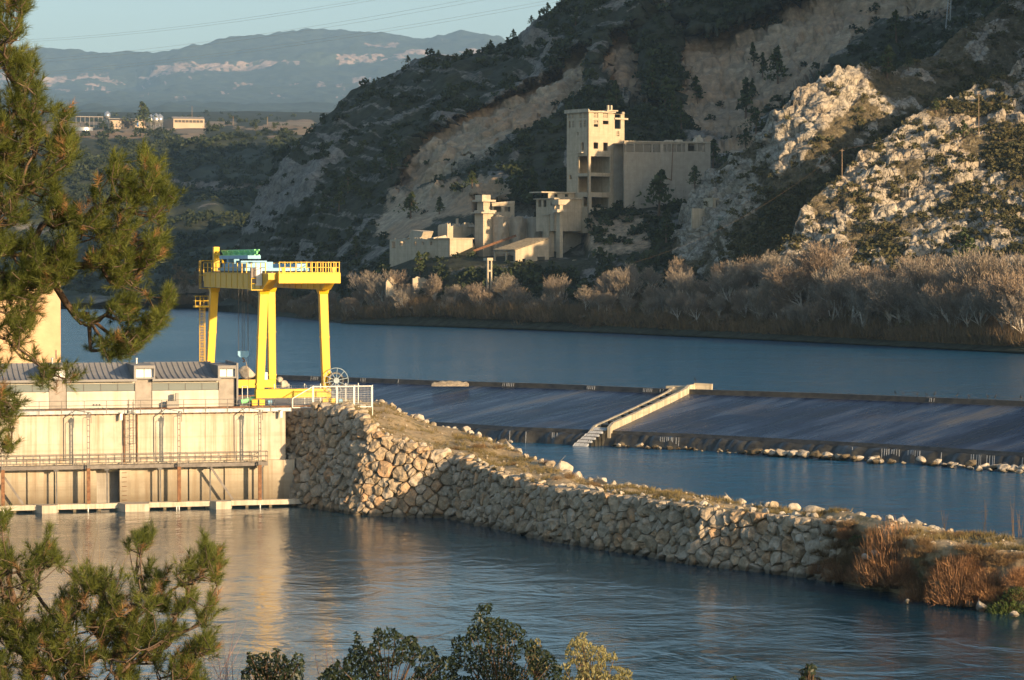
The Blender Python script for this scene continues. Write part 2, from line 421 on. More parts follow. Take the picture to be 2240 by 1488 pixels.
def pl_cover(PX, PY, P):
    n = fbm(P / 90, 4, 41); n2 = fbm(np.stack([PX / 60, PY / 10, 0 * PX], -1), 4, 42)
    top = sstep(310, 296, PY)
    soil = top * sstep(-0.15, 0.25, n2 + 0.3 * np.exp(-((PY - 284) / 9.0) ** 2) - 0.1) * sstep(255, 268, PY)
    rockband = np.exp(-((PY - 402 - 8 * np.sin(PX / 60)) / 14.0) ** 2) * sstep(300, 380, PX) * 0.9
    rock = np.clip(rockband * sstep(-0.4, 0.1, n2) + 0.55 * sstep(0.15, 0.45, n) * sstep(430, 480, PY), 0, 1)
    return np.stack([rock, soil, 0 * n], -1)
def pl_disp(P, PX, PY, cov):
    s = sstep(300, 330, PY)
    return s * (22 * fbm(P / 120, 4, 51) + 6 * fbm(P / 25, 3, 52)) + (1 - s) * 3 * fbm(P / 80, 3, 53)
L_pl = loft('plateau', pl_rows, np.linspace(-500, 900, 300), 190, M_plat, pl_disp, pl_cover, back=((600, -20),))

# ---- the mountain behind the ruin, with its old quarry faces
hill_rows = [
    [(440, 664, 1180), (480, 652, 1200), (505, 560, 1230), (515, 495, 1250), (535, 445, 1270), (558, 400, 1290), (572, 330, 1300), (600, 303, 1300), (640, 284, 1300), (690, 260, 1300), (750, 222, 1300), (800, 190, 1290), (860, 170, 1280),
     (905, 148, 1270), (940, 128, 1260), (1000, 117, 1250), (1060, 110, 1240), (1100, 96, 1230), (1140, 80, 1220), (1152, 58, 1220), (1180, 38, 1210), (1208, 12, 1200), (1225, -8, 1200), (1300, -70, 1200), (1500, -170, 1230),
     (2000, -300, 1180), (2500, -650, 1000), (3000, -950, 870), (3700, -1200, 820)],  # unseen right-hand flank raised to cast shade on the slopes in view
    [(440, 665, 1170), (480, 655, 1180), (515, 560, 1190), (572, 430, 1220), (700, 330, 1190), (900, 250, 1150), (1100, 190, 1120), (1300, 120, 1090), (1600, 100, 1100), (2000, 60, 1040), (2500, -300, 900), (3000, -650, 790), (3700, -700, 720)],
    [(440, 666, 1160), (480, 658, 1160), (515, 600, 1160), (572, 505, 1170), (700, 425, 1110), (900, 345, 1060), (1100, 290, 1020), (1300, 265, 1000), (1600, 270, 985), (2000, 230, 930), (2250, 110, 880), (2500, -100, 810), (2644, -340, 752), (3000, -400, 715), (3179, -420, 700), (3700, -420, 640)],
    [(440, 667, 1150), (480, 661, 1140), (515, 630, 1140), (572, 580, 1120), (700, 520, 1050), (900, 455, 985), (1100, 425, 930), (1180, 430, 900), (1230, 452, 880), (1300, 460, 875), (1430, 462, 868), (1600, 470, 860), (2000, 440, 840), (2250, 420, 810), (2500, 370, 760), (2644, 330, 722), (3000, 310, 676), (3179, 300, 658), (3700, 300, 590)],
    [(440, 668, 1140), (480, 664, 1125), (515, 650, 1110), (572, 635, 1085), (700, 610, 1000), (820, 596, 918), (900, 584, 886), (980, 583, 866), (1060, 580, 858), (1100, 577, 853), (1300, 575, 835), (1600, 590, 800), (2000, 600, 775), (2250, 605, 750), (2500, 610, 690), (3000, 610, 600), (3700, 610, 500)],
    [(440, 669, 1130), (480, 667, 1110), (572, 664, 1065), (700, 672, 985), (820, 668, 906), (900, 664, 877), (1000, 668, 853), (1100, 670, 838), (1300, 672, 800), (1600, 690, 730), (2000, 710, 655), (2500, 735, 560), (3000, 755, 490), (3700, 780, 430)]]
wl_px = [(440, 676), (600, 690), (760, 707), (1000, 715), (1200, 722), (1500, 735), (1800, 749), (2240, 772), (2700, 797), (3700, 850)]
hill_rows.append([(x, y, UZ(x, y, ZU + 0.25)[1]) for x, y in wl_px])
hill_rows.append([(x, y + 14, UZ(x, y + 14, ZU - 2.5)[1]) for x, y in wl_px])
Q1 = [(862, 412), (890, 352), (908, 318), (960, 290), (1050, 250), (1110, 215), (1190, 165), (1240, 120), (1296, 102), (1290, 170), (1245, 238), (1215, 272), (1150, 322), (1080, 368), (990, 402), (900, 432)]
Q2 = [(1296, 150), (1330, 95), (1400, 72), (1440, 20), (1478, 10), (1500, 62), (1522, 88), (1600, 82), (1700, 38), (1800, -6), (1900, -60), (2110, -60), (2085, 62), (1962, 74), (1905, 112), (1850, 170), (1760, 200), (1690, 235), (1655, 290), (1560, 300), (1480, 225), (1440, 235), (1360, 205)]
Q3 = [(860, 430), (940, 420), (1100, 395), (1120, 425), (1010, 470), (880, 520), (820, 520)]
Q4 = [(1480, 310), (1560, 300), (1660, 290), (1670, 330), (1600, 350), (1540, 340)]
GREEN = [[(1405, 90), (1450, 50), (1482, 110), (1490, 200), (1450, 235), (1408, 190)], [(1500, -60), (1780, -60), (1700, 30), (1600, 78), (1520, 82), (1500, 30)], [(1240, 240), (1310, 200), (1440, 235), (1500, 240), (1480, 330), (1380, 320), (1240, 330)],
         [(1170, 300), (1238, 270), (1238, 420), (1120, 430)]]
def nzp(PX, PY, s=28, seed=61): return fbm(np.stack([PX / s, PY / s, 0 * PX], -1), 4, seed)
def qmask(PX, PY, soft=10):
    e = 14 * nzp(PX, PY); m = 0
    for Q in (Q1, Q2): m = np.maximum(m, sstep(-soft, soft, poly_dist(PX, PY, Q) + e))
    m2 = np.maximum(0.8 * sstep(-14, 10, poly_dist(PX, PY, Q3) + 1.6 * e), 0.7 * sstep(-14, 10, poly_dist(PX, PY, Q4) + 1.6 * e))
    g = 0
    for G in GREEN: g = np.maximum(g, sstep(-12, 8, poly_dist(PX, PY, G) + 1.3 * e))
    return m * (1 - g), m2 * (1 - g), g
def hill_cover(PX, PY, P):
    m, m2, g = qmask(PX, PY); n = fbm(P / 28, 5, 62); n2 = fbm(np.stack([PX / 70, PY / 22, 0 * PX], -1), 4, 63)
    cliff = sstep(-8, 8, poly_dist(PX, PY, [(515, 510), (545, 430), (575, 340), (640, 345), (720, 400), (700, 440), (640, 480), (560, 520)]) + 16 * nzp(PX, PY))
    rock = .12 + sstep(0.05, 0.42, n + 0.25 * n2) * 0.5 + .38 * sstep(.08, .3, fbm(np.stack([PX / 55, PY / 7, 0 * PX], -1), 4, 66)) + 0.6 * cliff
    rock = rock + 0.5 * sstep(0.0, 0.3, n) * sstep(1120, 1180, PX) * sstep(330, 300, PX - 1000)
    rock = rock + 0.9 * sstep(-6, 8, poly_dist(PX, PY, [(1150, 85), (1165, 60), (1215, 78), (1205, 100), (1150, 108)]))
    rock = rock * (1 - g) * sstep(640, 600, PY)
    soil = np.maximum(m, m2) + 0.6 * sstep(-10, 30, poly_dist(PX, PY, [(1250, 455), (1430, 455), (1440, 560), (1300, 580), (1240, 520)]))
    return np.stack([np.clip(rock, 0, 1), np.clip(soil, 0, 1), 0 * n], -1)
def hill_push(PX, PY, DD):
    m, m2, g = qmask(PX, PY, 6); ru = sstep(-6, 14, poly_dist(PX, PY, [(1036, 436), (1180, 425), (1278, 455), (1290, 500), (1285, 566), (1180, 572), (1040, 566)]))
    return 34 * m * sstep(2600, 2200, PX) + 30 * ru
def hill_disp(P, PX, PY, cov):
    low = sstep(690, 640, PY); q = cov[..., 1]
    fq = np.mod((P[..., 2] * 1.0 + .22 * P[..., 0] + 5 * fbm(P / 26, 3, 75)) / 6.5, 1.0); d = 13 * fbm(P / 75, 4, 71) + 3.0 * fbm(P / 14, 3, 72) * (1 - 0.4 * q) + 5.0 * (ridged(P / np.array([18, 18, 55]), 4, 73) - 0.6) * np.maximum(cov[..., 0], q) + 1.6 * (sstep(0, .3, fq) - fq) * (cov[..., 0] + .25 * q)
    cv, cd = cells((P + 2.5 * fbm(P / 9, 2, 77)[..., None]) / np.array([11, 11, 16]), 78); c2, e2 = cells(P / np.array([4.5, 4.5, 5.5]), 79); d = d + (.35 * cov[..., 0] + .9 * q) * ((cv - .5) * 4.5 - 1.2 * sstep(.12, 0, cd) + (c2 - .5) * 1.6)
    terr = sstep(560, 470, PY) + 0.15
    flat = sstep(-30, 20, poly_dist(PX, PY, [(830, 440), (1240, 440), (1560, 440), (1560, 600), (830, 640)]))
    return d * low * np.minimum(terr, 1) * (1 - 0.9 * flat)
L_hill = loft('hill', hill_rows, np.concatenate([np.linspace(440, 2250, 640), np.linspace(2265, 3700, 70)]), 300, M_hill, hill_disp, hill_cover, hill_push)

# ---- limestone spurs in front of it
spb_rows = [
    [(1445, 648, 835), (1465, 590, 836), (1480, 480, 837), (1495, 442, 837), (1530, 396, 836), (1600, 352, 826), (1648, 322, 814), (1664, 290, 810), (1690, 248, 808), (1740, 212, 812), (1800, 176, 818), (1880, 148, 830), (1960, 150, 842), (2050, 118, 854), (2120, 60, 866), (2240, -30, 890), (2450, -120, 915), (2800, -200, 950)],
    [(1445, 649, 834), (1480, 520, 828), (1530, 455, 822), (1600, 420, 808), (1700, 350, 790), (1800, 280, 792), (1960, 240, 812), (2120, 210, 832), (2240, 170, 846), (2450, 120, 860), (2800, 80, 870)],
    [(1445, 650, 832), (1480, 575, 814), (1600, 520, 782), (1800, 440, 768), (2000, 420, 782), (2240, 380, 796), (2450, 350, 800), (2800, 330, 800)],
    [(1445, 652, 820), (1600, 615, 756), (1800, 610, 746), (2000, 615, 748), (2240, 620, 745), (2800, 630, 700)],
    [(1445, 690, 790), (1600, 690, 742), (2000, 690, 725), (2800, 690, 680)]]
RB = [[(1665, 300), (1700, 240), (1800, 175), (1890, 150), (1890, 215), (1800, 260), (1760, 300), (1700, 330)], [(1480, 470), (1540, 395), (1640, 345), (1660, 420), (1560, 470), (1510, 560), (1480, 560)], [(1655, 320), (1700, 310), (1770, 320), (1760, 350), (1700, 375)]]
def spur_cover_b(PX, PY, P):
    n = fbm(P / 11, 5, 81); n2 = nzp(PX, PY, 60, 82); e = 16 * nzp(PX, PY, 24, 83); r = 0
    for Q in RB: r = np.maximum(r, sstep(-10, 10, poly_dist(PX, PY, Q) + e))
    gul = sstep(-20, 25, poly_dist(PX, PY, [(1560, 640), (1590, 500), (1650, 440), (1760, 400), (1860, 330), (2000, 260), (2140, 160), (2180, 190), (1900, 330), (1740, 500), (1720, 640)]) + e)
    rock = np.clip(.34 + r + sstep(-0.12, 0.22, n + 0.3 * n2 - 0.1 * sstep(1900, 2100, PX)) * 0.7 - 0.75 * gul, 0, 1)
    return np.stack([rock, 0.25 * sstep(0.2, 0.4, n2) * (1 - gul), gul], -1)
def spur_disp(P, PX, PY, cov):
    low = sstep(680, 620, PY); r = cov[..., 0]
    cv, cd = cells((P + 1.5 * fbm(P / 4, 2, 98)[..., None]) / np.array([5.5, 5.5, 3.4]), 97); c2, e2 = cells(P / np.array([2.3, 2.3, 1.5]), 99); fq = np.mod((P[..., 2] - .35 * P[..., 0] + 4.5 * fbm(P / 14, 3, 96)) / 5.0, 1.0); return low * ((.15 + r) * ((cv - .5) * 2.3 - .8 * sstep(.14, 0, cd) + (c2 - .5) * .4 - .15 * sstep(.12, 0, e2)) + 1.0 * r * (sstep(0, .25, fq) - fq) + 4 * fbm(P / 32, 3, 91) + (0.5 + 2.2 * r) * (ridged(P / np.array([14, 14, 7]), 4, 92) - 0.6) * 1.7 + (0.3 + .65 * r) * (ridged(P / np.array([4.5, 4.5, 2.2]), 3, 94) - .6) + 0.4 * fbm(P / 2, 2, 93))
L_sb = loft('spur', spb_rows, np.concatenate([np.linspace(1445, 2250, 380), np.linspace(2260, 2800, 40)]), 230, M_spur, spur_disp, spur_cover_b, back=((25, -6), (60, -30), (120, -80)))
spa_rows = [
    [(1640, 652, 728), (1690, 612, 730), (1712, 580, 732), (1722, 545, 734), (1738, 498, 736), (1780, 430, 742), (1850, 356, 752), (1900, 324, 758), (1990, 272, 770), (2060, 232, 779), (2150, 186, 790), (2240, 128, 802), (2400, 60, 815), (2800, -20, 835)],
    [(1640, 653, 727), (1722, 590, 728), (1780, 510, 731), (1850, 440, 736), (1990, 365, 749), (2150, 300, 761), (2240, 260, 767), (2400, 210, 771), (2800, 140, 770)],
    [(1640, 654, 726), (1722, 620, 723), (1850, 540, 721), (1990, 490, 724), (2150, 450, 726), (2400, 410, 720), (2800, 370, 700)],
    [(1640, 656, 724), (1722, 645, 717), (1850, 625, 708), (2000, 615, 698), (2240, 610, 680), (2400, 610, 668), (2800, 610, 630)],
    [(1640, 720, 712), (1850, 720, 694), (2240, 740, 660), (2800, 770, 600)]]
def spur_cover_a(PX, PY, P):
    n = fbm(P / 9, 5, 101); n2 = nzp(PX, PY, 70, 102)
    rock = np.clip(.36 + 0.64 * sstep(-0.30, 0.10, n + 0.35 * n2 - 0.18 * sstep(2080, 2240, PX)), 0, 1)
    return np.stack([rock, 0.35 * sstep(0.1, 0.35, n2), 0 * n], -1)
L_sa = loft('spur', spa_rows, np.concatenate([np.linspace(1640, 2250, 330), np.linspace(2260, 2800, 40)]), 220, M_spur, spur_disp, spur_cover_a, back=((20, -8), (45, -30), (90, -70)))

# ---- unseen mound added beside the view to shade the plateau scarp
gx, gy = np.meshgrid(np.linspace(60, 1300, 60), np.linspace(1100, 2200, 50)); h_ = 352 * np.exp(-((gx - 470) / 260) ** 2 - ((gy - 1430) / 300) ** 2) + 18 * fbm(np.stack([gx / 90, gy / 90, 0 * gx], -1), 4, 95)
h_ = h_ * sstep(60, 200, gx) * sstep(1100, 1200, gy); ix = np.arange(gx.size).reshape(gx.shape)
tag(arr_obj('hill', np.stack([gx, gy, h_ - 3], -1).reshape(-1, 3), np.stack([ix[:-1, :-1], ix[:-1, 1:], ix[1:, 1:], ix[1:, :-1]], -1).reshape(-1, 4), M_hill, None, True, {'cover': np.zeros((gx.size, 3))}), kind='structure')

# ================================================================== water
def water_mat(name, base, amp, sc, rough, rot=0.0, stretch=(1, 1, 1), spec=0.5):
    t = NT(name); p = t.pos(stretch, rot=rot)
    a = t.noise(p, sc, 5, 0.6, 0.4); b = t.noise(p, sc * 0.16, 4, 0.55, 0.8); c = t.noise(p, sc * 0.03, 3, 0.5)
    k = t.n('ShaderNodeMapRange'); t.l(c, k.inputs[0]); k.inputs[1].default_value = 0.35; k.inputs[2].default_value = 0.68; k.inputs[3].default_value = 0.35; k.inputs[4].default_value = 1.0
    h = t.math('ADD', t.math('MULTIPLY', t.math('MULTIPLY', a, k.outputs[0]), amp), t.math('MULTIPLY', b, amp * 2.6))
    nb = t.bump(h, 1.0, 1.0)
    m = t.end(base, rough, nb, 0, spec); t.b.inputs['IOR'].default_value = 1.33
    return m
M_tail = water_mat('tailwater', (0.007, 0.044, 0.072), 0.075, 0.9, 0.06, 0.3)
M_pool = water_mat('pool_water', (0.006, 0.080, 0.155), 0.28, 1.6, 0.14, -0.6, (1, 1, 1), 0.32)
# tailwater and the pool under the weir: one level sheet
ml = [UZ(300, 1060, 0), UZ(640, 1060, 0), UZ(900, 1075, 0), UZ(1010, 1085, 0), UZ(1300, 1140, 0), UZ(1664, 1195, 0), UZ(1900, 1235, 0), UZ(2240, 1270, 0), UZ(3400, 1420, 0)]   # under the embankment
lo_ = [np.array([-260, ml[0][1], 0])] + ml; n0 = len(lo_)
tag(arr_obj('water', lo_ + [np.array([p[0] * (.5 if p[1] > 100 else 1), 55, 0]) for p in lo_], [(i, i + n0, i + 1 + n0, i + 1) for i in range(n0 - 1)], M_tail), kind='structure')
tag(arr_obj('water', lo_ + [np.array([p[0] * 1.6, 520, 0]) for p in lo_], [(i, i + 1, i + 1 + n0, i + n0) for i in range(n0 - 1)], M_pool), kind='structure')

# ================================================================== the weir
cr_px = [(560, 819), (640, 822), (760, 826), (950, 833), (1200, 840), (1441, 850.5), (1534, 853), (1803, 861), (2240, 878), (2500, 890), (3000, 915)]
CR = np.array([UZ(x, y, ZU) for x, y in cr_px])
cdir = CR[-3] - CR[1]; cdir /= np.linalg.norm(cdir); cnorm = np.array([cdir[1], -cdir[0], 0]); cnorm = cnorm if cnorm[1] < 0 else -cnorm
toe_px = [(1321, 947), (1502, 949), (1711, 959), (1896, 968), (2240, 984)]
TO = np.array([UZ(x, y, 2.2) for x, y in toe_px])
s_cr = (CR - CR[1]) @ cdir; d_cr = (CR - CR[1]) @ cnorm
s_to = (TO - CR[1]) @ cdir; d_to = (TO - CR[1]) @ cnorm
def crest(s): return CR[1] + cdir * s + cnorm * np.interp(s, s_cr, d_cr)
TOE_D = float(np.mean(d_to - np.interp(s_to, s_cr, d_cr)))
WL = np.linspace(s_cr[0], s_cr[-1], 160)
# upper pool sheet, its near edge along the crest
near = np.array([crest(s) + np.array([0, 0, 0.0]) for s in WL]); near[:, 2] = ZU - 0.05
ne = np.concatenate([[(-420, 250, ZU - 0.05), (-60, 330, ZU - 0.05), (near[0][0] - 6, near[0][1] - 70, ZU - 0.05)], near, [(420, 330, ZU - 0.05)]])
fa = ne.copy(); fa[:, 1] = 1750; fa[:, 0] = fa[:, 0] * 2.2
V = np.concatenate([ne, fa]); n_ = len(ne)
tag(arr_obj('river', V, [(i, i + 1, i + 1 + n_, i + n_) for i in range(n_ - 1)], M_pool), kind='structure')

def weir_mat():
    t = NT('wet_weir_sky_tint'); uv = t.attr('flow', 'Vector')
    def st(sx, sy, scale, d=4):
        mp = t.n('ShaderNodeMapping'); mp.inputs['Scale'].default_value = (sx, sy, 1); t.l(uv, mp.inputs['Vector']); return t.noise(mp.outputs[0], scale, d, 0.6)
    wide = st(0.13, 0.02, 1.0, 6); fine = st(1.1, 0.07, 1.0, 5); blot = st(0.05, 0.05, 1.0, 3)
    col = t.ramp(wide, [(0.38, (0.003, 0.007, 0.022)), (0.48, (0.008, 0.017, 0.048)), (0.55, (0.034, 0.055, 0.100)), (0.67, (0.12, 0.11, 0.10))])  # blues of the reflected sky painted into the wet face, gloss nearly off
    col = t.mix(t.ramp(fine, [(0.5, 0.0), (0.75, 0.55)]), col, (0.060, 0.090, 0.150))
    col = t.mix(t.ramp(blot, [(0.55, 0.0), (0.72, 0.5)]), col, (0.11, 0.085, 0.060))
    nb = t.bump(fine, 0.5, 0.12); nb = t.bump(t.noise(t.pos(), 2.5, 4), 0.25, 0.08, nb)
    return t.end(col, t.ramp(fine, [(0.3, 0.2), (0.7, 0.4)]), nb, 0, 0.025)
M_weir = weir_mat()
M_wet = simple('wet_dark_concrete', (0.035, 0.034, 0.028), 0.35, 0, 0.6, 0.9, 0.6, 0.5)
M_foam = simple('white_water', (0.40, 0.42, 0.43), 0.5, 0, 0.2, 3.0, 0.6)
wroot = thing('weir', 'long sloping river weir with thin dark water sliding down its face', 'weir', crest(0))
prof = [(0.0, ZU - 0.02), (0.55, ZU + 0.03), (0.6, ZU - 0.62), (1.6, ZU - 0.78)]
TOEZ = 2.2
mb = MB()
def strip(name, prof, mat, samples=WL, smooth=False):
    V, F, A = [], [], []; k = len(prof)
    for s in samples:
        c = crest(s)
        for d, z in prof: V.append((c[0] + cnorm[0] * d, c[1] + cnorm[1] * d, z)); A.append((s, d, 0))
    for i in range(len(samples) - 1):
        for j in range(k - 1): a = i * k + j; F.append((a, a + 1, a + k + 1, a + k))
    return arr_obj(name, V, F, mat, wroot, smooth, {'flow': np.array(A)})
strip('crest_lip', [(-1.2, ZU - 1.5), (-1.2, ZU + 0.03), (0.5, ZU + 0.05), (0.62, ZU - 0.62), (1.4, ZU - 0.72)], M_wet)
strip('sloping_face', [(1.4, ZU - 0.72)] + [(1.4 + (TOE_D - 1.4) * q, ZU - 0.72 + (TOEZ - ZU + 0.72) * (q ** 0.94)) for q in np.linspace(0.06, 1, 14)], M_weir, smooth=True)
strip('toe_step', [(TOE_D, TOEZ), (TOE_D + 0.12, TOEZ - 0.35), (TOE_D + .7, TOEZ - 0.42), (TOE_D + .8, -0.6)], M_wet)
ap = []
for s in np.linspace(s_cr[3], s_cr[-2], 420):
    c = crest(s); w_ = float(fbm(np.array([s / 3.0, 1.7, 0]), 4, 19)); e_ = TOE_D + 1.9 + 1.5 * w_; v_ = float(vnoise(np.array([s * 1.3, 4, 0]), 3))
    for d, z in ((TOE_D + .5, 1.74), (TOE_D + 1.0 + .5 * w_, 1.55 + .35 * v_), (e_, .75 + .45 * w_ + .3 * v_), (e_ + .35, -.5)): ap.append((c[0] + cnorm[0] * d, c[1] + cnorm[1] * d, z))
arr_obj('toe_ledge', ap, [(i * 4 + j, i * 4 + j + 1, i * 4 + j + 5, i * 4 + j + 4) for i in range(419) for j in range(3)], M_wet, wroot)
# thin falls spilling over the lip and off the toe, in short runs
r_ = random.Random(5); mf = MB()
def fall(s, w, d, z0, z1, mbx):
    c0, c1 = crest(s), crest(s + w)
    for q in range(max(1, int(w / 0.35))):
        a = c0 + (c1 - c0) * ((q + r_.random() * 0.5) / max(1, int(w / 0.35))); ww = 0.015 + 0.045 * r_.random(); zt = z0 + (z1 - z0) * r_.random() * 0.4
        pts = []
        for zz, dd in ((z0, d - 0.05), (z1 + (zt - z0) * 0.2, d + 0.10)):
            for sgn in (-1, 1): p = a + cdir * ww * sgn + cnorm * dd; pts.append((p[0], p[1], zz))
        mbx.add([pts[0], pts[1], pts[3], pts[2]] + [tuple(np.array(p) - cnorm * 0.03) for p in (pts[0], pts[1], pts[3], pts[2])], [(0, 1, 2, 3), (7, 6, 5, 4), (0, 4, 5, 1), (1, 5, 6, 2), (2, 6, 7, 3), (3, 7, 4, 0)])
s = s_cr[0]
while s < s_cr[-1] - 6:
    w = 0.5 + 2.5 * r_.random()
    if r_.random() < 0.2: fall(s, w, 0.66, ZU + 0.0, ZU - 0.55, mf)
    s += w + r_.random() * 1.5
s = s_cr[2]
while s < s_cr[-1] - 6:
    w = 0.5 + 2.0 * r_.random()
    if r_.random() < 0.3: fall(s, w, TOE_D + 2.0, TOEZ - 0.5, 0.02, mf)
    s += w + r_.random() * 3
fo = mf.build('spill', M_foam, wroot); fo['kind'] = 'stuff'
# ================================================================== materials for the works
def concrete(name, base, streak, band=None, bump=0.25):
    t = NT(name); p = t.pos(); f = t.noise(p, 0.55, 5, 0.6); fine = t.noise(p, 7.0, 4, 0.6)
    col = t.ramp(f, [(0.3, tuple(c * 0.82 for c in base)), (0.7, tuple(min(1, c * 1.12) for c in base))])
    s1 = t.noise(t.pos((1.5, 1.5, 0.07)), 1.0, 6, 0.68); col = t.mix(t.ramp(s1, [(0.46, 0.0), (0.7, 0.8)]), col, streak)
    bl = t.noise(t.pos((0.35, 0.35, 0.6)), 0.7, 4, 0.6); col = t.mix(t.ramp(bl, [(0.56, 0.0), (0.72, 0.45)]), col, tuple((a_ + b_) / 2 for a_, b_ in zip(base, streak)))
    lf = t.noise(t.pos((0.02, 0.02, 2.2)), 1.0, 2, 0.5); col = t.mix(t.ramp(lf, [(0.52, 0.0), (0.6, 0.18)]), col, streak)
    col = t.mix(t.ramp(fine, [(0.55, 0.0), (0.8, 0.3)]), col, tuple(c * 0.6 for c in base))
    if band:                                   # old high-water stain near the foot
        sx = t.n('ShaderNodeSeparateXYZ'); t.l(p, sx.inputs[0])
        z = t.math('ADD', sx.outputs[2], t.math('MULTIPLY', t.math('SUBTRACT', t.noise(t.pos((0.5, 0.5, 2)), 0.8, 5, 0.6), 0.5), 1.2))
        k = t.n('ShaderNodeMapRange'); t.l(z, k.inputs[0]); k.inputs[1].default_value = 0.3; k.inputs[2].default_value = 4.6; k.inputs[3].default_value = 0.9; k.inputs[4].default_value = 0.0
        col = t.mix(k.outputs[0], col, band)
    return t.end(col, 0.85, t.bump(fine, bump, 0.04), 0, 0.25)
M_conc = concrete('stained_concrete', (0.56, 0.51, 0.41), (0.34, 0.24, 0.15))
M_conc_low = concrete('waterline_concrete', (0.50, 0.45, 0.35), (0.30, 0.22, 0.14), (0.12, 0.095, 0.06))
M_deck = concrete('deck_concrete', (0.36, 0.34, 0.30), (0.24, 0.21, 0.17))
M_panel = concrete('pale_wall_panel', (0.56, 0.53, 0.46), (0.44, 0.39, 0.30))
M_galv = simple('galvanised_steel', (0.40, 0.42, 0.42), 0.45, 0.6, 0.2, 2.0, dirt=(0.25, 0.22, 0.19))
M_rail = simple('weathered_rail_steel', (0.17, 0.155, 0.14), 0.6, 0.2, 0.3, 2.0)
M_dark = simple('dark_steel', (0.10, 0.10, 0.10), 0.5, 0.4, 0.3, 3.0)
M_rust = simple('rusty_steel', (0.20, 0.10, 0.05), 0.8, 0.1, 0.5, 2.5, 0.3)
M_yel = simple('yellow_crane_paint', (0.70, 0.43, 0.012), 0.42, 0, 0.06, 0.5, dirt=(0.45, 0.24, 0.03))
M_blue = simple('pale_blue_machine_paint', (0.19, 0.42, 0.60), 0.45, 0, 0.12, 1.0)
M_green = simple('green_jib_paint', (0.24, 0.70, 0.30), 0.45, 0, 0.1, 1.0)
M_white = simple('white_paint', (0.78, 0.77, 0.72), 0.45, 0, 0.06, 2.0)
M_zinc = simple('grey_standing_seam_zinc', (0.27, 0.26, 0.245), 0.8, 0.0, 0.10, 0.4, spec=0.15, dirt=(0.20, 0.20, 0.20))
M_slat = simple('grey_brown_cladding', (0.30, 0.27, 0.235), 0.6, 0, 0.2, 1.2)
M_glass = NT('grey_window_glass').end((0.16, 0.19, 0.19), 0.25, None, 0, 0.6)
M_brightpane = simple('bright_pane', (0.75, 0.76, 0.74), 0.5, 0, 0.05)  # dormer panes in one plain pale colour
M_cable = simple('steel_cable', (0.12, 0.11, 0.10), 0.6, 0.3)
M_stucco = simple('sand_render', (0.58, 0.40, 0.24), 0.9, 0, 0.12, 0.6, 0.3)

# ================================================================== power station
ZD = 10.8
A_ = np.array([-55.4, 277.0]); B_ = np.array([-24.43, 285.0])
PH = Frame(B_, B_ - A_)
def z2(x, y): return x / 3.394, 760 + y / 3.394
def ps(x, y, t=0.0): return PH.px(*z2(x, y), t)     # place on the station's front seen at a pixel of the enlarged crop
SL = -52.0
# solid platform behind the wall
mb = MB(PH); mb.box(SL, -0.9, 1.6, 30, -4, ZD - 0.06); mb.box(-0.9, 9.5, 6.0, 30, -4, ZD - 0.05)
tag(mb.build('deck_platform', M_deck), kind='structure')
# upper wall
uw = thing('dam_wall', 'tall pale concrete wall of the power station, streaked with brown stains', 'wall', PH.P(-16, 0, 0))
s_r = ps(2120, 600, 0.9)[0]
joints = [SL] + sorted(ps(x, 600, 0.9)[0] for x in (60, 430, 945, 1195, 1525, 1700)) + [s_r]
z_led = ps(2150, 835, 0)[1]
for a, b in zip(joints[:-1], joints[1:]):
    mb = MB(PH); mb.box(a + 0.012, b - 0.012, 0.9, 1.7, z_led - 1.0, ZD - 0.35); mb.build('wall_panel', M_conc, uw)
mb = MB(PH); mb.box(SL, s_r - 0.02, 0.94, 1.66, z_led - 1.0, ZD - 0.4); mb.build('joint_backing', M_deck, uw)
mb = MB(PH); mb.path([(SL, 0.78, ps(0, 520, .8)[1]), (ps(880, 500, .8)[0], 0.78, ps(880, 497, .8)[1])], 0.04); mb.path([(ps(1030, 500, .8)[0], 0.78, ps(1030, 497, .8)[1]), (s_r - 2.0, 0.78, ps(1030, 497, .8)[1])], 0.04); mb.build('conduit', M_rust, uw)
# lower wall with gate bays
lw = thing('gate_wall', 'lower concrete gate wall standing in the tailwater under the steel walkway', 'wall', PH.P(-16, 0, 0))
sA, sB = ps(718, 1000, 0)[0], ps(888, 1000, 0)[0]; s_e = ps(2187, 1000, 0)[0]; sC = ps(1955, 1000, 0)[0]; sP = ps(970, 1000, 0)[0]
bays = [(SL, ps(30, 1000)[0], 0.0), (ps(30, 1000)[0], ps(205, 1000)[0], 0.28), (ps(205, 1000)[0], ps(222, 1000)[0], 0.0), (ps(222, 1000)[0], ps(410, 1000)[0], 0.28), (ps(410, 1000)[0], ps(440, 1000)[0], 0.0), (ps(440, 1000)[0], ps(630, 1000)[0], 0.22), (ps(630, 1000)[0], sA, 0.0),
        (sB, sP, -0.18), (sP, ps(1180, 1000)[0], 0.25), (ps(1180, 1000)[0], ps(1215, 1000)[0], 0.0), (ps(1215, 1000)[0], ps(1405, 1000)[0], 0.25), (ps(1405, 1000)[0], ps(1425, 1000)[0], 0.0), (ps(1425, 1000)[0], ps(1670, 1000)[0], 0.25), (ps(1670, 1000)[0], ps(1725, 1000)[0], 0.0), (ps(1725, 1000)[0], sC, 0.2), (sC, ps(2108, 1000)[0], 0.0), (ps(2108, 1000)[0], s_e, -0.05)]
for a, b, t in bays:
    mb = MB(PH); mb.box(a, b - 0.004, t, 0.899 if t < 0.15 else 0.88, -1.5, z_led - (0.0 if t < 0.15 else 0.02)); mb.build('pier' if t < 0.1 else 'gate_panel', M_conc_low, lw)
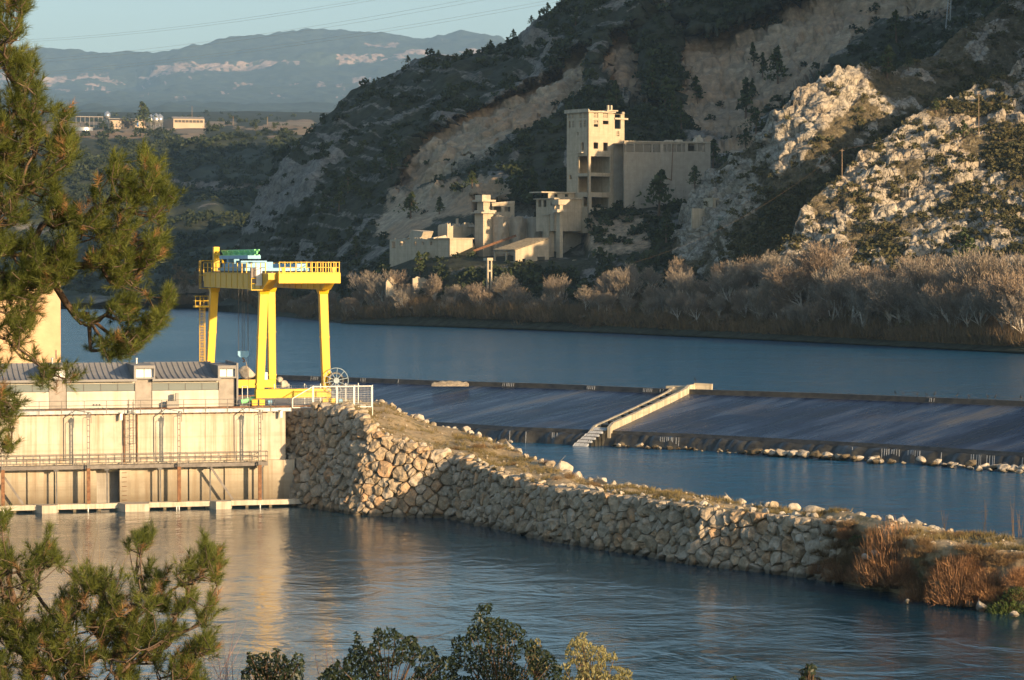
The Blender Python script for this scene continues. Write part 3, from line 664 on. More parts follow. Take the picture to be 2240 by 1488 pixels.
mb = MB(PH); mb.box(sA + 0.003, sB - 0.003, 2.2, 2.6, -1.5, z_led - 1.2); mb.box(sA + 0.003, sB - 0.003, 0.25, 0.87, z_led - 0.75, z_led - 0.02); mb.build('bay_recess', M_conc_low, lw)
mb = MB(PH)
for k in range(9):
    z = 1.0 + 0.5 * k; c = ps(925, 1000, -0.2)[0]; mb.path([(c - 0.22, -0.19, z), (c - 0.22, -0.33, z), (c + 0.22, -0.33, z), (c + 0.22, -0.19, z)], 0.025, 5)
mb.build('step_iron', M_rust, lw)
# sill beam on short legs
TS = -2.0
sill = thing('sill_beam', 'low concrete sill beam on stubby legs running along the foot of the gate wall', 'beam', PH.P(-16, TS, 0))
zt = np.mean([ps(x, y, TS)[1] for x, y in ((200, 1172), (1400, 1148), (2000, 1130))]); zb = zt - 0.55
mb = MB(PH); mb.box(SL, s_e + 1.6, TS, TS + 0.9, zb, zt); mb.build('beam', M_conc, sill)
for x0, x1, d in ((312, 420, 1.2), (930, 1105, 1.7), (1605, 1715, 1.1)):
    a, b = ps(x0, 1200, TS - d)[0], ps(x1, 1200, TS - d)[0]; mb = MB(PH)
    mb.prism([(0, 0), (0, 0), (0, 0)], 0, 0) if 0 else None
    mb.hexa([(a, TS - d, -1), (b, TS - d, -1), (b + 0.4, TS + 0.88, -1), (a - 0.9, TS + 0.88, -1), (a, TS - d, zt + 0.03), (b, TS - d, zt + 0.03), (b + 0.4, TS + 0.88, zt + 0.03), (a - 0.9, TS + 0.88, zt + 0.03)])
    mb.build('nose_block', M_conc, sill)
for x in (110, 555, 740, 1225, 1405, 1835, 2010):
    a = ps(x, 1195, TS)[0]; mb = MB(PH); mb.box(a - 0.16, a + 0.16, TS + 0.12, TS + 0.8, -1.5, zb + 0.003); mb.build('leg', M_conc_low, sill)
for x in (28, 655, 1312, 1330, 1932):
    a = ps(x, 1205, TS)[0]; mb = MB(PH); mb.box(a - 0.05, a + 0.05, TS - 0.06, TS - 0.012, -0.4, zb + 0.1); mb.build('gauge_strip', M_white, sill)
# walkway
TW = -1.55
wk = thing('walkway', 'galvanised steel service walkway with handrails crossing the concrete wall', 'walkway', PH.P(-16, TW, 0))
zw = lambda x: ps(x, 850 + (1990 - x) * 0.019, TW)[1]
ZW = float(np.mean([zw(200), zw(1000), zw(1900)])); wR = ps(1990, 800, TW)[0]
mb = MB(PH); mb.box(SL, wR, TW, TW + 0.07, ZW - 0.42, ZW - 0.02); mb.box(SL, wR, -0.22, -0.16, ZW - 0.42, ZW - 0.02); mb.build('edge_channel', M_rail, wk)
mb = MB(PH); mb.box(SL, wR, TW + 0.072, -0.222, ZW - 0.10, ZW - 0.03); mb.build('grating', M_dark, wk)
posts = [wR - 0.05 - 1.77 * k for k in range(int((wR - SL) / 1.77))]
for tt, nm in ((TW + 0.035, 'front'), (-0.25, 'rear')):
    for a in posts:
        mb = MB(PH); mb.box(a - 0.035, a + 0.035, tt - 0.03, tt + 0.03, ZW - 0.35 if nm == 'front' else ZW - 0.02, ZW + 1.12); mb.build('rail_post', M_rail, wk)
    for hh in (1.12, 0.62):
        mb = MB(PH); mb.path([(SL, tt, ZW + hh), (wR, tt, ZW + hh)], 0.032, 6); mb.build('handrail', M_rail, wk)
mb = MB(PH)
for hh in (1.12, 0.62): mb.path([(wR, TW, ZW + hh), (wR, -0.2, ZW + hh)], 0.032)
mb.build('handrail', M_rail, wk)
# support posts, corbels and raking struts under the walkway
for x in (420, 795, 1190, 1560, 1945):
    a = ps(x, 1000, TW + 0.3)[0]; mb = MB(PH); mb.box(a - 0.07, a + 0.07, TW + 0.2, TW + 0.36, zt - 0.01, ZW - 0.43); mb.box(a - 0.3, a + 0.22, TW + 0.12, TW + 0.44, ZW - 0.62, ZW - 0.425); mb.build('support_post', M_dark, wk)
for x0, y0, x1, y1 in ((15, 940, 172, 1178), (1565, 890, 1728, 1130)):
    p, q = ps(x0, y0, TW - 0.1), ps(x1, y1, TW - 0.1); mb = MB(PH); mb.bar((p[0], TW - 0.1, p[1]), (q[0], TW - 0.1, max(q[1], zt + 0.1)), 0.16, 0.24); mb.build('raking_strut', M_rail, wk)
# gate hoist columns standing through the walkway
TC = -2.05
for k, (x, y0) in enumerate(((20, 790), (655, 522), (1328, 512), (1928, 500))):
    c, ztop = ps(x, y0, TC); zj = ZW - 0.3
    nm = ['gate hoist column at the edge of the wall beside the pine needles', 'gate hoist column on the walkway between the pine and the caged ladder', 'gate hoist column on the walkway next beyond the caged ladder', 'gate hoist column on the walkway closest to the rubble embankment'][k]
    h = thing('hoist_column', nm, 'hoist', PH.P(c, TC, zt), 'gate hoist columns')
    mb = MB(PH)
    for d in (-0.13, 0.13): mb.box(c + d - 0.035, c + d + 0.035, TC - 0.1, TC + 0.1, zj + 0.01, ztop)
    zz = zj + 0.3
    while zz < ztop - 0.1: mb.box(c - 0.095, c + 0.095, TC - 0.05, TC + 0.05, zz, zz + 0.08); zz += 0.62
    mb.build('guide_column', M_rail, h)
    mb = MB(PH); mb.box(c - 0.19, c + 0.19, TC - 0.15, TC + 0.15, zt + 0.02, zj); mb.build('lower_column', M_rust, h)
    mb = MB(PH); mb.box(c - 0.22, c + 0.22, TC - 0.2, TC + 0.2, ztop + 0.002, ztop + 0.32); mb.tube((c, TC, ztop + 0.32), (c, TC, ztop + 0.5), 0.12); mb.build('hoist_head', M_rail, h)
    mb = MB(PH); mb.box(c - 0.62, c - 0.58, TC - 0.03, TC + 0.03, ZW, ztop - 0.1); mb.path([(c - 0.6, TC, ztop - 0.1), (c - 0.35, TC, ztop + 0.05), (c - 0.2, TC, ztop)], 0.03); mb.build('side_rod', M_rail, h)
    if y0 < 700:
        e = MB(PH); e.path([(c - 2.4, 0.82, ZW + 0.3), (c - 2.4, 0.82, ztop - 0.2), (c - 1.2, -0.2, ztop + 0.72), (c + 0.3, TC - 0.05, ztop + 0.5), (c + 0.3, TC - 0.05, ztop - 0.6)], 0.035, 5); e.build('cable_conduit', M_dark, h)
# caged ladder
lc, lz0 = ps(975, 768, 0.2); lz1 = ps(975, 470, 0.2)[1]
ld = thing('caged_ladder', 'caged steel ladder climbing the pale concrete wall from the walkway', 'ladder', PH.P(lc, 0.2, lz0))
mb = MB(PH)
for d in (-0.24, 0.24): mb.bar((lc + d, 0.25, ZW - 0.05), (lc + d, 0.25, lz1 + 1.3), 0.06)
mb.build('stringer', M_rail, ld); mb = MB(PH); z = ZW + 0.3
while z < lz1 + 0.3: mb.tube((lc - 0.24, 0.25, z), (lc + 0.24, 0.25, z), 0.02, n=5); z += 0.3
mb.build('rung', M_rail, ld); mb = MB(PH); z = ZW + 2.2; arc = [(lc + 0.45 * math.cos(q), 0.2 - 0.62 * math.sin(q)) for q in np.linspace(0, math.pi, 8)]
while z < lz1 + 1.0: mb.path([(a, t, z) for a, t in arc], 0.026, 5); z += 0.85
for a, t in arc[1:-1:2]: mb.bar((a, t, ZW + 2.2), (a, t, lz1 + 1.0), 0.045)
mb.build('safety_cage', M_rail, ld); mb = MB(PH)
for d in (-0.72, 0.72): mb.box(lc + d - 0.06, lc + d + 0.06, 0.7, 0.86, ZW, lz1 - 0.1)
mb.build('side_rail', M_rust, ld)
# floodlights on brackets
for x, y, lb in ((900, 490, 'small white floodlight on a wall bracket beside the caged ladder'), (2088, 472, 'small white floodlight on a wall bracket next to the rubble embankment')):
    a, z = ps(x, y, 0.3); f = thing('floodlight', lb, 'floodlight', PH.P(a, 0.3, z), 'wall floodlights')
    mb = MB(PH); mb.path([(a - 0.5, 0.89, z), (a - 0.3, 0.5, z + 0.05), (a, 0.3, z + 0.02)], 0.04, 5); mb.build('bracket', M_dark, f)
    mb = MB(PH); mb.hexa([(a - 0.12, 0.1, z - 0.75), (a + 0.12, 0.1, z - 0.75), (a + 0.1, 0.3, z - 0.7), (a - 0.1, 0.3, z - 0.7), (a - 0.15, 0.15, z - 0.02), (a + 0.15, 0.15, z - 0.02), (a + 0.12, 0.4, z), (a - 0.12, 0.4, z)]); mb.build('lamp_head', M_white, f)
# deck edge and its railing
TE = 0.55
dk = thing('deck_railing', 'low grey railing along the edge of the power station deck', 'railing', PH.P(-16, TE, ZD)); rE = ps(2165, 460, TE)[0]
mb = MB(PH); mb.box(SL, rE, TE - 0.03, 1.62, ZD - 0.36, ZD + 0.02); mb.build('edge_beam', M_galv, dk)
mb = MB(PH)
for k in range(int((rE - SL) / 0.82)): mb.box(SL + 0.82 * k, SL + 0.82 * k + 0.12, TE + 0.05, 0.9, ZD - 0.5, ZD - 0.362)
mb.build('bracket_row', M_dark, dk)
for x in [2165, 2010, 1850, 1688, 1527, 1363, 1200, 1043, 950, 790, 625, 457, 290, 120, -40, -200, -360]:
    a = ps(x, 440, TE)[0]; mb = MB(PH); mb.box(a - 0.035, a + 0.035, TE - 0.09, TE - 0.03, ZD - 0.3, ZD + 1.08); mb.build('rail_post', M_rail, dk)
for hh in (1.08, 0.56):
    mb = MB(PH); mb.path([(SL, TE - 0.06, ZD + hh), (rE, TE - 0.06, ZD + hh)], 0.03); mb.build('handrail', M_rail, dk)

# ---- the station building
TB, TBK = 5.5, 13.5
bd = thing('power_station', 'long low power station with swept grey metal roof and strip windows', 'building', PH.P(-20, TB, ZD))
def pb(x, y, t=TB): return PH.px(*z2(x, y), t)
z_eave = pb(800, 240)[1]; z_wt = pb(800, 270)[1]; z_wb = pb(800, 327)[1]; z_top = pb(800, 112, TBK)[1]
def clad(name, a0, a1, t0, t1, z0, z1, par):
    mb = MB(PH); mb.box(a0 + 0.03, a1 - 0.03, t0 + 0.03, t1 - 0.02, z0, z1); o = mb.build(name, M_slat, par)
    z = z0; mb = MB(PH)
    while z < z1 - 0.1: mb.box(a0, a1, t0, t1, z, min(z + 0.14, z1)); z += 0.19
    q = mb.build('cladding_board', M_slat, o); return o
bw = 0
bays_b = [(-900, -480, -360), (-360, -240, 0), (-240, 365, 490), (495, 1000, 1125), (1130, 1622, 1745)]
bays_b = [(-780, -265, -140), (-135, 365, 490), (495, 1002, 1125), (1130, 1624, 1745)]
for x0, x1, x2 in bays_b:
    a0, a1, a2 = pb(x0, 300)[0], pb(x1, 300)[0], pb(x2, 300)[0]
    mb = MB(PH); mb.box(a0, a1, TB, TBK - 0.5, ZD, z_wb); mb.build('wall', M_panel, bd)
    mb = MB(PH); mb.box(a0, a1 - 0.02, TB + 0.25, TBK - 0.6, z_wb + 0.002, z_wt + 0.4); mb.build('recess', M_dark, bd)
    mb = MB(PH); mb.box(a0, a1 - 0.01, TB + 0.02, TB + 0.5, z_wt, z_wt + 0.38); mb.build('fascia', M_panel, bd)
    npn = 4
    for k in range(npn):
        p0 = a0 + (a1 - a0) * k / npn; p1 = a0 + (a1 - a0) * (k + 1) / npn
        mb = MB(PH); mb.box(p0 + 0.035, p1 - 0.035, TB + 0.12, TB + 0.16, z_wb + 0.04, z_wt - 0.02); w = mb.build('window', M_glass, bd)
        mb = MB(PH); mb.box(p0 - 0.03, p0 + 0.03, TB + 0.08, TB + 0.2, z_wb + 0.003, z_wt - 0.003); mb.build('mullion', M_dark, w)
    clad('pillar', a1 + 0.01, a2, TB - 0.06, TB + 0.6, ZD, z_eave + 0.02, bd)
    # swept roof between the dormers
    NR = 14; pr = [(TB - 0.75 + (TBK - TB + 0.75) * q, z_eave + (z_top - z_eave) * (0.18 * q + 0.82 * q ** 2.0)) for q in np.linspace(0, 1, NR)]
    r0, r1 = a0 - 0.05, a1 + 0.15
    V = [PH.P(a, t, z + dz) for dz in (0, -0.16) for (t, z) in pr for a in (r0, r1)]; F = []
    for i in range(NR - 1):
        k = 2 * i; F.append((k, k + 1, k + 3, k + 2)); k2 = k + 2 * NR; F.append((k2, k2 + 2, k2 + 3, k2 + 1)); F.append((k, k + 2, k2 + 2, k2)); F.append((k + 1, k2 + 1, k2 + 3, k + 3))
    F.append((0, 2 * NR, 2 * NR + 1, 1)); F.append((2 * NR - 2, 2 * NR - 1, 4 * NR - 1, 4 * NR - 2))
    mb = MB(); mb.add(V, F); ro = mb.build('roof', M_zinc, bd)
    ns = 12
    for k in range(ns + 1):
        a = r0 + 0.04 + (r1 - r0 - 0.08) * k / ns; mb = MB(PH)
        for (t, z), (t2, z2_) in zip(pr[:-1], pr[1:]): mb.bar((a, t, z + 0.035), (a, t2, z2_ + 0.035), 0.045, 0.09)
        mb.build('standing_seam', M_zinc, ro)
    mb = MB(PH); mb.box(r0, r1, TB - 0.84, TB - 0.755, z_eave - 0.2, z_eave + 0.06); mb.build('gutter', M_zinc, ro)
    # dormer block over the pillar
    d0, d1 = a1 - 0.15, a2 + (0.35 if x2 < 1700 else 0.1); dt = TB - 0.5; dz1 = pb((x1 + x2) / 2, 135, dt)[1]; dzb = z_eave + 0.03; yb = TBK + 0.3
    dw0, dw1 = d0 + 0.42, d1 - 0.22
    dm = MB(PH); dm.box(d0, d0 + 0.22, dt, yb, dzb, dz1); dm.box(d1 - 0.15, d1, dt, yb, dzb, dz1); dm.box(d0 + 0.222, d1 - 0.152, dt + 0.01, yb, dz1 - 0.35, dz1 - 0.002); dm.box(d0 + 0.222, d1 - 0.152, dt + 0.01, dt + 0.4, dzb, dzb + 0.18)
    dob = dm.build('dormer', M_zinc, bd)
    for k in range(11): mb = MB(PH); tt = dt + 0.5 + k * 0.72; mb.box(d0 - 0.05, d0 - 0.001, tt, tt + 0.05, dzb, dz1 - 0.02); mb.build('seam', M_zinc, dob)
    mb = MB(PH); mb.box(d0 + 0.23, d1 - 0.16, dt + 0.42, dt + 0.46, dzb + 0.18, dz1 - 0.36); mb.build('dormer_window', M_brightpane, dob)
    mb = MB(PH); c = (d0 + d1) / 2; mb.box(c - 0.03, c + 0.03, dt + 0.38, dt + 0.418, dzb + 0.185, dz1 - 0.36); mb.build('mullion', M_dark, dob)
    if x2 < 1700: mb = MB(PH); mb.tube((c - 0.3, TB + 5, dz1), (c - 0.3, TB + 5, dz1 + 0.5), 0.12, n=8); mb.sphere((c - 0.3, TB + 5, dz1 + 0.55), 0.17, 8, 5); mb.build('roof_vent', M_galv, dob)
a2 = pb(1745, 300)[0]
mb = MB(PH); mb.box(a2 + 0.1, a2 + 0.3, TB - 0.55, TBK + 0.3, ZD, z_eave + 1.75); mb.build('end_wall', M_zinc, bd)
mb = MB(PH)
for k in range(3): c = pb(695 + 22 * k, 438)[0]; mb.tube((c, TB - 0.04, ZD + 0.35), (c, TB + 0.1, ZD + 0.35), 0.13, n=10)
mb.build('drain_hole', M_dark, bd)
# low plinth block with a stub in front of the building
c0, c1 = pb(1235, 420, TB - 0.8)[0], pb(1325, 420, TB - 0.8)[0]
pk = thing('valve_plinth', 'grey L-shaped concrete plinth standing before the strip windows', 'plinth', PH.P(c0, TB - 0.8, ZD))
mb = MB(PH); mb.box(c0, c1, TB - 1.4, TB - 0.5, ZD - 0.05, ZD + 0.75); mb.build('base', M_deck, pk); mb = MB(PH); mb.box(c1 - 0.38, c1 - 0.02, TB - 1.3, TB - 0.7, ZD + 0.752, ZD + 1.6); mb.build('stub', M_deck, pk)
# green pump between the building and the crane
g0 = pb(1830, 400, 4.5)[0]
pu = thing('pump_set', 'small green pump with pipes between the building and the crane', 'pump', PH.P(g0, 4.5, ZD))
mb = MB(PH); mb.tube((g0 - 0.6, 4.5, ZD + 0.55), (g0 + 0.3, 4.5, ZD + 0.75), 0.28, n=10); mb.sphere((g0 + 0.7, 4.5, ZD + 0.8), 0.36); mb.build('casing', M_green, pu)
mb = MB(PH); mb.path([(g0 - 0.5, 4.4, ZD), (g0 - 0.5, 4.4, ZD + 2.3), (g0 + 0.1, 4.4, ZD + 2.3), (g0 + 0.1, 4.4, ZD)], 0.05); mb.build('pipe_frame', M_galv, pu)
mb = MB(PH); mb.box(g0 - 0.8, g0 + 1.0, 4.2, 4.8, ZD - 0.05, ZD + 0.28); mb.build('base', M_dark, pu)

# ---- sand-coloured building behind the pine
tw = thing('stucco_building', 'tall blank sand-coloured building half hidden behind the pine', 'building', U(60, 800, 316))
e0 = U(133, 800, 312); FT = Frame(e0, (0.966, 0.26)); zt_ = U(133, 618, 312)[2]
mb = MB(FT); mb.box(-9.5, 0, 0, 9, ZD - 1.0, zt_); mb.build('wall', M_stucco, tw); mb = MB(FT); mb.box(-9.7, 0.12, -0.12, 9.2, zt_ + 0.002, zt_ + 0.25); mb.build('roof', M_conc, tw)
mb = MB(FT); mb.box(-0.62, -0.5, -0.05, -0.004, ZD + 4.5, ZD + 5.6); mb.build('vent_slit', M_dark, tw)

# ================================================================== gantry crane
CO = U(565, 851, 288.0)
CF = Frame(CO, (0.952, 0.305)); SPAN = 24.5
def c1(x, y, t=0.0): return CF.px(400 + x / 3.542, 500 + y / 3.542, t)
cr = thing('gantry_crane', 'tall yellow gantry crane standing over the power station deck', 'crane', CF.P(3.5, 12, ZD))
def leg(p0, p1, t, w, dp, name='leg'):
    (a0, z0), (a1, z1) = p0, p1; mb = MB(CF); w0, w1 = w * 0.92, w * 1.0
    mb.hexa([(a0 - w0 / 2, t - dp / 2, z0), (a0 + w0 / 2, t - dp / 2, z0), (a0 + w0 / 2, t + dp / 2, z0), (a0 - w0 / 2, t + dp / 2, z0), (a1 - w1 / 2, t - dp / 2, z1), (a1 + w1 / 2, t - dp / 2, z1), (a1 + w1 / 2, t + dp / 2, z1), (a1 - w1 / 2, t + dp / 2, z1)])
    return mb.build(name, M_yel, cr, bevel=0.02)
nl0, nl1 = c1(595, 1244), c1(625, 470); nr0, nr1 = c1(1112, 1240), c1(1084, 490)
fl0, fl1 = c1(205, 1174, SPAN), c1(243, 440, SPAN); fr0, fr1 = c1(690, 1172, SPAN), c1(681, 470, SPAN)
zbt = (nl0[1] + nr0[1]) / 2; zbb = zbt - 1.0
zgb = (nl1[1] + nr1[1] + fl1[1] + fr1[1]) / 4
nl0, nr0, fl0, fr0 = [(p[0], zbt) for p in (nl0, nr0, fl0, fr0)]; nl1, nr1, fl1, fr1 = [(p[0], zgb) for p in (nl1, nr1, fl1, fr1)]
for p0, p1, t in ((nl0, nl1, 0), (nr0, nr1, 0), (fl0, fl1, SPAN), (fr0, fr1, SPAN)): leg(p0, p1, t, 0.95, 0.9)
for p0, p1, t in ((nl0, nl1, 0), (nr0, nr1, 0), (fl0, fl1, SPAN), (fr0, fr1, SPAN)):      # bolted splice plates
    for q in (.05, .52):
        a = p0[0] + (p1[0] - p0[0]) * q; z = p0[1] + (p1[1] - p0[1]) * q; mb = MB(CF); mb.box(a - .5, a + .5, t - .5, t + .5, z - .09, z + .09); mb.build('splice_plate', M_yel, cr)
for a0, a1, t, e in ((nl0[0] - 0.5, nr0[0] + 0.45, 0, 0), (fl0[0] - 0.5, fr0[0] + 0.4, SPAN, 0)):
    mb = MB(CF); mb.box(a0, a1, t - 0.48, t + 0.48, zbb, zbt - 0.004); sb = mb.build('sill_girder', M_yel, cr, bevel=0.02)
    for c in (a0 + 0.3, a1 - 0.2):
        mb = MB(CF)
        for d in (-0.42, 0.42): mb.tube((c + d, t - 0.14, ZD + 0.42), (c + d, t + 0.14, ZD + 0.42), 0.36, n=14)
        mb.build('wheel', M_dark, sb)
        mb = MB(CF)
        for d in (-0.42, 0.42): mb.box(c + d - 0.33, c + d + 0.33, t - 0.28, t - 0.16, ZD + 0.16, ZD + 0.82)
        mb.box(c - 0.3, c + 0.3, t - 0.3, t + 0.3, ZD + 0.84, zbb + 0.002); mb.build('bogie', M_yel, sb, bevel=0.03)
        mb = MB(CF); mb.tube((c + 1.05, t - 0.35, ZD + 0.5), (c + 1.5, t - 0.35, ZD + 0.5), 0.26, n=8); mb.build('travel_motor', M_blue, sb)
# two box girders running from the near legs to the far legs, with raked near ends
GH = 1.9; zg1 = zgb + GH; GA = (nl1[0], nr1[0]); GF = (fl1[0], fr1[0])
def gA(k, t): return GA[k] + (GF[k] - GA[k]) * t / SPAN
T0, T1 = -4.2, SPAN + 3.4
for k in (0, 1):
    mb = MB(CF); w = 0.5
    def q(t, z, sgn): return (gA(k, t) + sgn * w, t, z)
    mb.hexa([q(T0 + 2.6, zgb, -1), q(T0 + 2.6, zgb, 1), q(T1, zgb + 0.1, 1), q(T1, zgb + 0.1, -1), q(T0, zg1 - 0.75, -1), q(T0, zg1 - 0.75, 1), q(T1, zg1 - 0.75, 1), q(T1, zg1 - 0.75, -1)])
    mb.hexa([q(T0, zg1 - 0.749, -1), q(T0, zg1 - 0.749, 1), q(T1, zg1 - 0.749, 1), q(T1, zg1 - 0.749, -1), q(T0, zg1, -1), q(T0, zg1, 1), q(T1, zg1, 1), q(T1, zg1, -1)])
    gd = mb.build('girder', M_yel, cr)
    for t in np.linspace(T0 + 3.4, T1 - .6, 11): mr = MB(CF); a = gA(k, t); mr.box(a - w - .05, a - w - .002, t - .04, t + .04, zgb + .14, zg1 - .05); mr.build('stiffener', M_yel, gd)
    mr = MB(CF); mr.hexa([q(T0 + .02, zg1 - .07, -1.14), q(T0 + .02, zg1 - .07, -1.004), q(T1, zg1 - .07, -1.004), q(T1, zg1 - .07, -1.14), q(T0 + .02, zg1 - .005, -1.14), q(T0 + .02, zg1 - .005, -1.004), q(T1, zg1 - .005, -1.004), q(T1, zg1 - .005, -1.14)]); mr.build('flange', M_yel, gd)
    mb = MB(CF); mb.hexa([q(T0 + .2, zg1 + .002, -.2), q(T0 + .2, zg1 + .002, .2), q(T1 - .2, zg1 + .002, .2), q(T1 - .2, zg1 + .002, -.2), q(T0 + .2, zg1 + .14, -.2), q(T0 + .2, zg1 + .14, .2), q(T1 - .2, zg1 + .14, .2), q(T1 - .2, zg1 + .14, -.2)]); mb.build('trolley_rail', M_dark, gd)
    # railing along the girder's outer side
    sg = -1 if k == 0 else 1
    npst = 15
    for i in range(npst):
        t = T0 + 0.8 + (T1 - T0 - 1.2) * i / (npst - 1); a = gA(k, t) + sg * 0.62
        mb = MB(CF); mb.box(a - 0.05, a + 0.05, t - 0.05, t + 0.05, zg1 - 0.05, zg1 + 1.15); mb.build('rail_post', M_yel, gd)
    for hh in (1.15, 0.6):
        mb = MB(CF); mb.bar((gA(k, T0 + .8) + sg * .62, T0 + .8, zg1 + hh), (gA(k, T1 - .4) + sg * .62, T1 - .4, zg1 + hh), 0.05); mb.build('handrail', M_yel, gd)
    for (pp, tt) in (((nl1, nr1)[k], 0), ((fl1, fr1)[k], SPAN)):
        mb = MB(CF); mb.hexa([(pp[0] - 0.5, tt - 0.47, zgb - 0.5), (pp[0] + 0.5, tt - 0.47, zgb - 0.5), (pp[0] + 0.5, tt + 0.47, zgb - 0.5), (pp[0] - 0.5, tt + 0.47, zgb - 0.5), (pp[0] - 0.62, tt - 0.7, zgb + 0.01), (pp[0] + 0.62, tt - 0.7, zgb + 0.01), (pp[0] + 0.62, tt + 0.7, zgb + 0.01), (pp[0] - 0.62, tt + 0.7, zgb + 0.01)]); mb.build('leg_head', M_yel, cr)
# deep end tie across the near ends, with its railing
e0 = gA(0, T0) - 0.1; e1 = gA(1, T0) + 0.75
mb = MB(CF); mb.box(e0 + 0.62, e1, T0 - 0.72, T0 - 0.005, zg1 - 1.15, zg1 - 0.02); et = mb.build('end_tie', M_yel, cr, bevel=0.015)
mb = MB(CF); mb.box(e0 + 0.64, e1 - 0.02, T0 - 0.6, T0 + 1.5, zg1 + 0.003, zg1 + 0.08); mb.build('platform', M_yel, et)
for i in range(12):
    a = e0 + 0.75 + (e1 - e0 - 0.85) * i / 11; mb = MB(CF); mb.box(a - 0.045, a + 0.045, T0 - 0.55, T0 - 0.47, zg1 + 0.082, zg1 + 1.25); mb.build('rail_post', M_yel, et)
for hh in (1.2, 0.62): mb = MB(CF); mb.bar((e0 + 0.72, T0 - 0.5, zg1 + hh), (e1 - 0.06, T0 - 0.5, zg1 + hh), 0.055); mb.build('handrail', M_yel, et)
for a in (e0 + 1.15, e1 - 0.75): mb = MB(CF); mb.hexa([(a - .12, T0 - .68, zg1 - .018), (a + .12, T0 - .68, zg1 - .018), (a + .12, T0 - .56, zg1 - .018), (a - .12, T0 - .56, zg1 - .018), (a - .2, T0 - .68, zg1 + .58), (a + .2, T0 - .68, zg1 + .58), (a + .2, T0 - .56, zg1 + .58), (a - .2, T0 - .56, zg1 + .58)]); mb.build('buffer_stop', M_yel, et)
mb = MB(CF); mb.box(gA(0, T1) - 0.5, gA(1, T1) + 0.5, T1 + 0.003, T1 + 0.5, zg1 - 1.1, zg1 - 0.03); mb.build('end_tie', M_yel, cr)
# trolley with winches, roof beam and green lattice jib
tt0, tt1 = SPAN * 0.30, SPAN * 0.86
def gm_(t, q): return gA(0, t) * (1 - q) + gA(1, t) * q
tr = MB(CF)
def tbox(m, t0, t1, q0, q1, z0, z1):
    m.hexa([(gm_(t0, q0), t0, z0), (gm_(t0, q1), t0, z0), (gm_(t1, q1), t1, z0), (gm_(t1, q0), t1, z0), (gm_(t0, q0), t0, z1), (gm_(t0, q1), t0, z1), (gm_(t1, q1), t1, z1), (gm_(t1, q0), t1, z1)])
tbox(tr, tt0, tt1, -0.05, 1.05, zg1 + 0.2, zg1 + 0.55); tbox(tr, tt0 + 0.3, tt1 - 1, 0.0, 0.12, zg1 + 0.552, zg1 + 1.05); tbox(tr, tt0 + 0.3, tt1 - 1, 0.85, 1.0, zg1 + 0.552, zg1 + 1.05)
trl = tr.build('trolley', M_blue, cr)
m2 = MB(CF); tbox(m2, tt0 + 2, tt0 + 4, 0.15, 0.5, zg1 + 0.555, zg1 + 1.25); m2.build('winch_housing', M_blue, trl); m2 = MB(CF); tbox(m2, tt1 - 6, tt1 - 3.5, 0.15, 0.6, zg1 + 0.555, zg1 + 1.4); m2.build('winch_housing', M_blue, trl)
m2 = MB(CF); tbox(m2, tt1 - 3.4, tt1 - 2.6, 0.02, 0.12, zg1 + 1.06, zg1 + 1.6); tbox(m2, tt1 - 0.8, tt1 - 0.2, 0.1, 0.3, zg1 + 0.56, zg1 + 1.6); tbox(m2, tt0 + 0.0, tt1 + 0.6, 0.0, 0.22, zg1 + 1.602, zg1 + 2.0); m2.build('roof_beam', M_blue, trl)
jb = MB(CF); jt0, jt1, jq = tt0 + 2.2, T1 - 1.2, 0.2; zj0, zj1 = zg1 + 2.05, zg1 + 2.65
for z in (zj0, zj1):
    jb.bar((gm_(jt0, jq), jt0, z), (gm_(jt1, jq), jt1, z), 0.14); jb.bar((gm_(jt0, jq) + 0.5, jt0, z), (gm_(jt1, jq) + 0.5, jt1, z), 0.14)
nb_ = 12
for i in range(nb_):
    ta, tb_ = jt0 + (jt1 - jt0) * i / nb_, jt0 + (jt1 - jt0) * (i + 1) / nb_
    for d in (0, 0.5): jb.bar((gm_(ta, jq) + d, ta, zj0 if i % 2 else zj1), (gm_(tb_, jq) + d, tb_, zj1 if i % 2 else zj0), 0.1)
jo = jb.build('lattice_jib', M_green, trl)
mb = MB(CF); mb.hexa([(gm_(jt0, jq) + .2, jt0, zj0 + .1), (gm_(jt0, jq) + .3, jt0, zj0 + .1), (gm_(jt1, jq) + .3, jt1, zj0 + .1), (gm_(jt1, jq) + .2, jt1, zj0 + .1), (gm_(jt0, jq) + .2, jt0, zj1 - .1), (gm_(jt0, jq) + .3, jt0, zj1 - .1), (gm_(jt1, jq) + .3, jt1, zj1 - .1), (gm_(jt1, jq) + .2, jt1, zj1 - .1)]); mb.build('jib_web', M_green, jo)
mb = MB(CF); aj = gm_(T1 - 1.4, 0.1); mb.box(aj - .35, aj + .35, T1 - 1.8, T1 - 1.0, zg1 + 0.05, zg1 + 3.1); mb.bar((aj, T1 - 2.0, zg1 + 2.5), (aj + 0.3, T1 - 4.2, zg1 + 1.2), 0.22); mb.build('jib_mast', M_yel, trl)
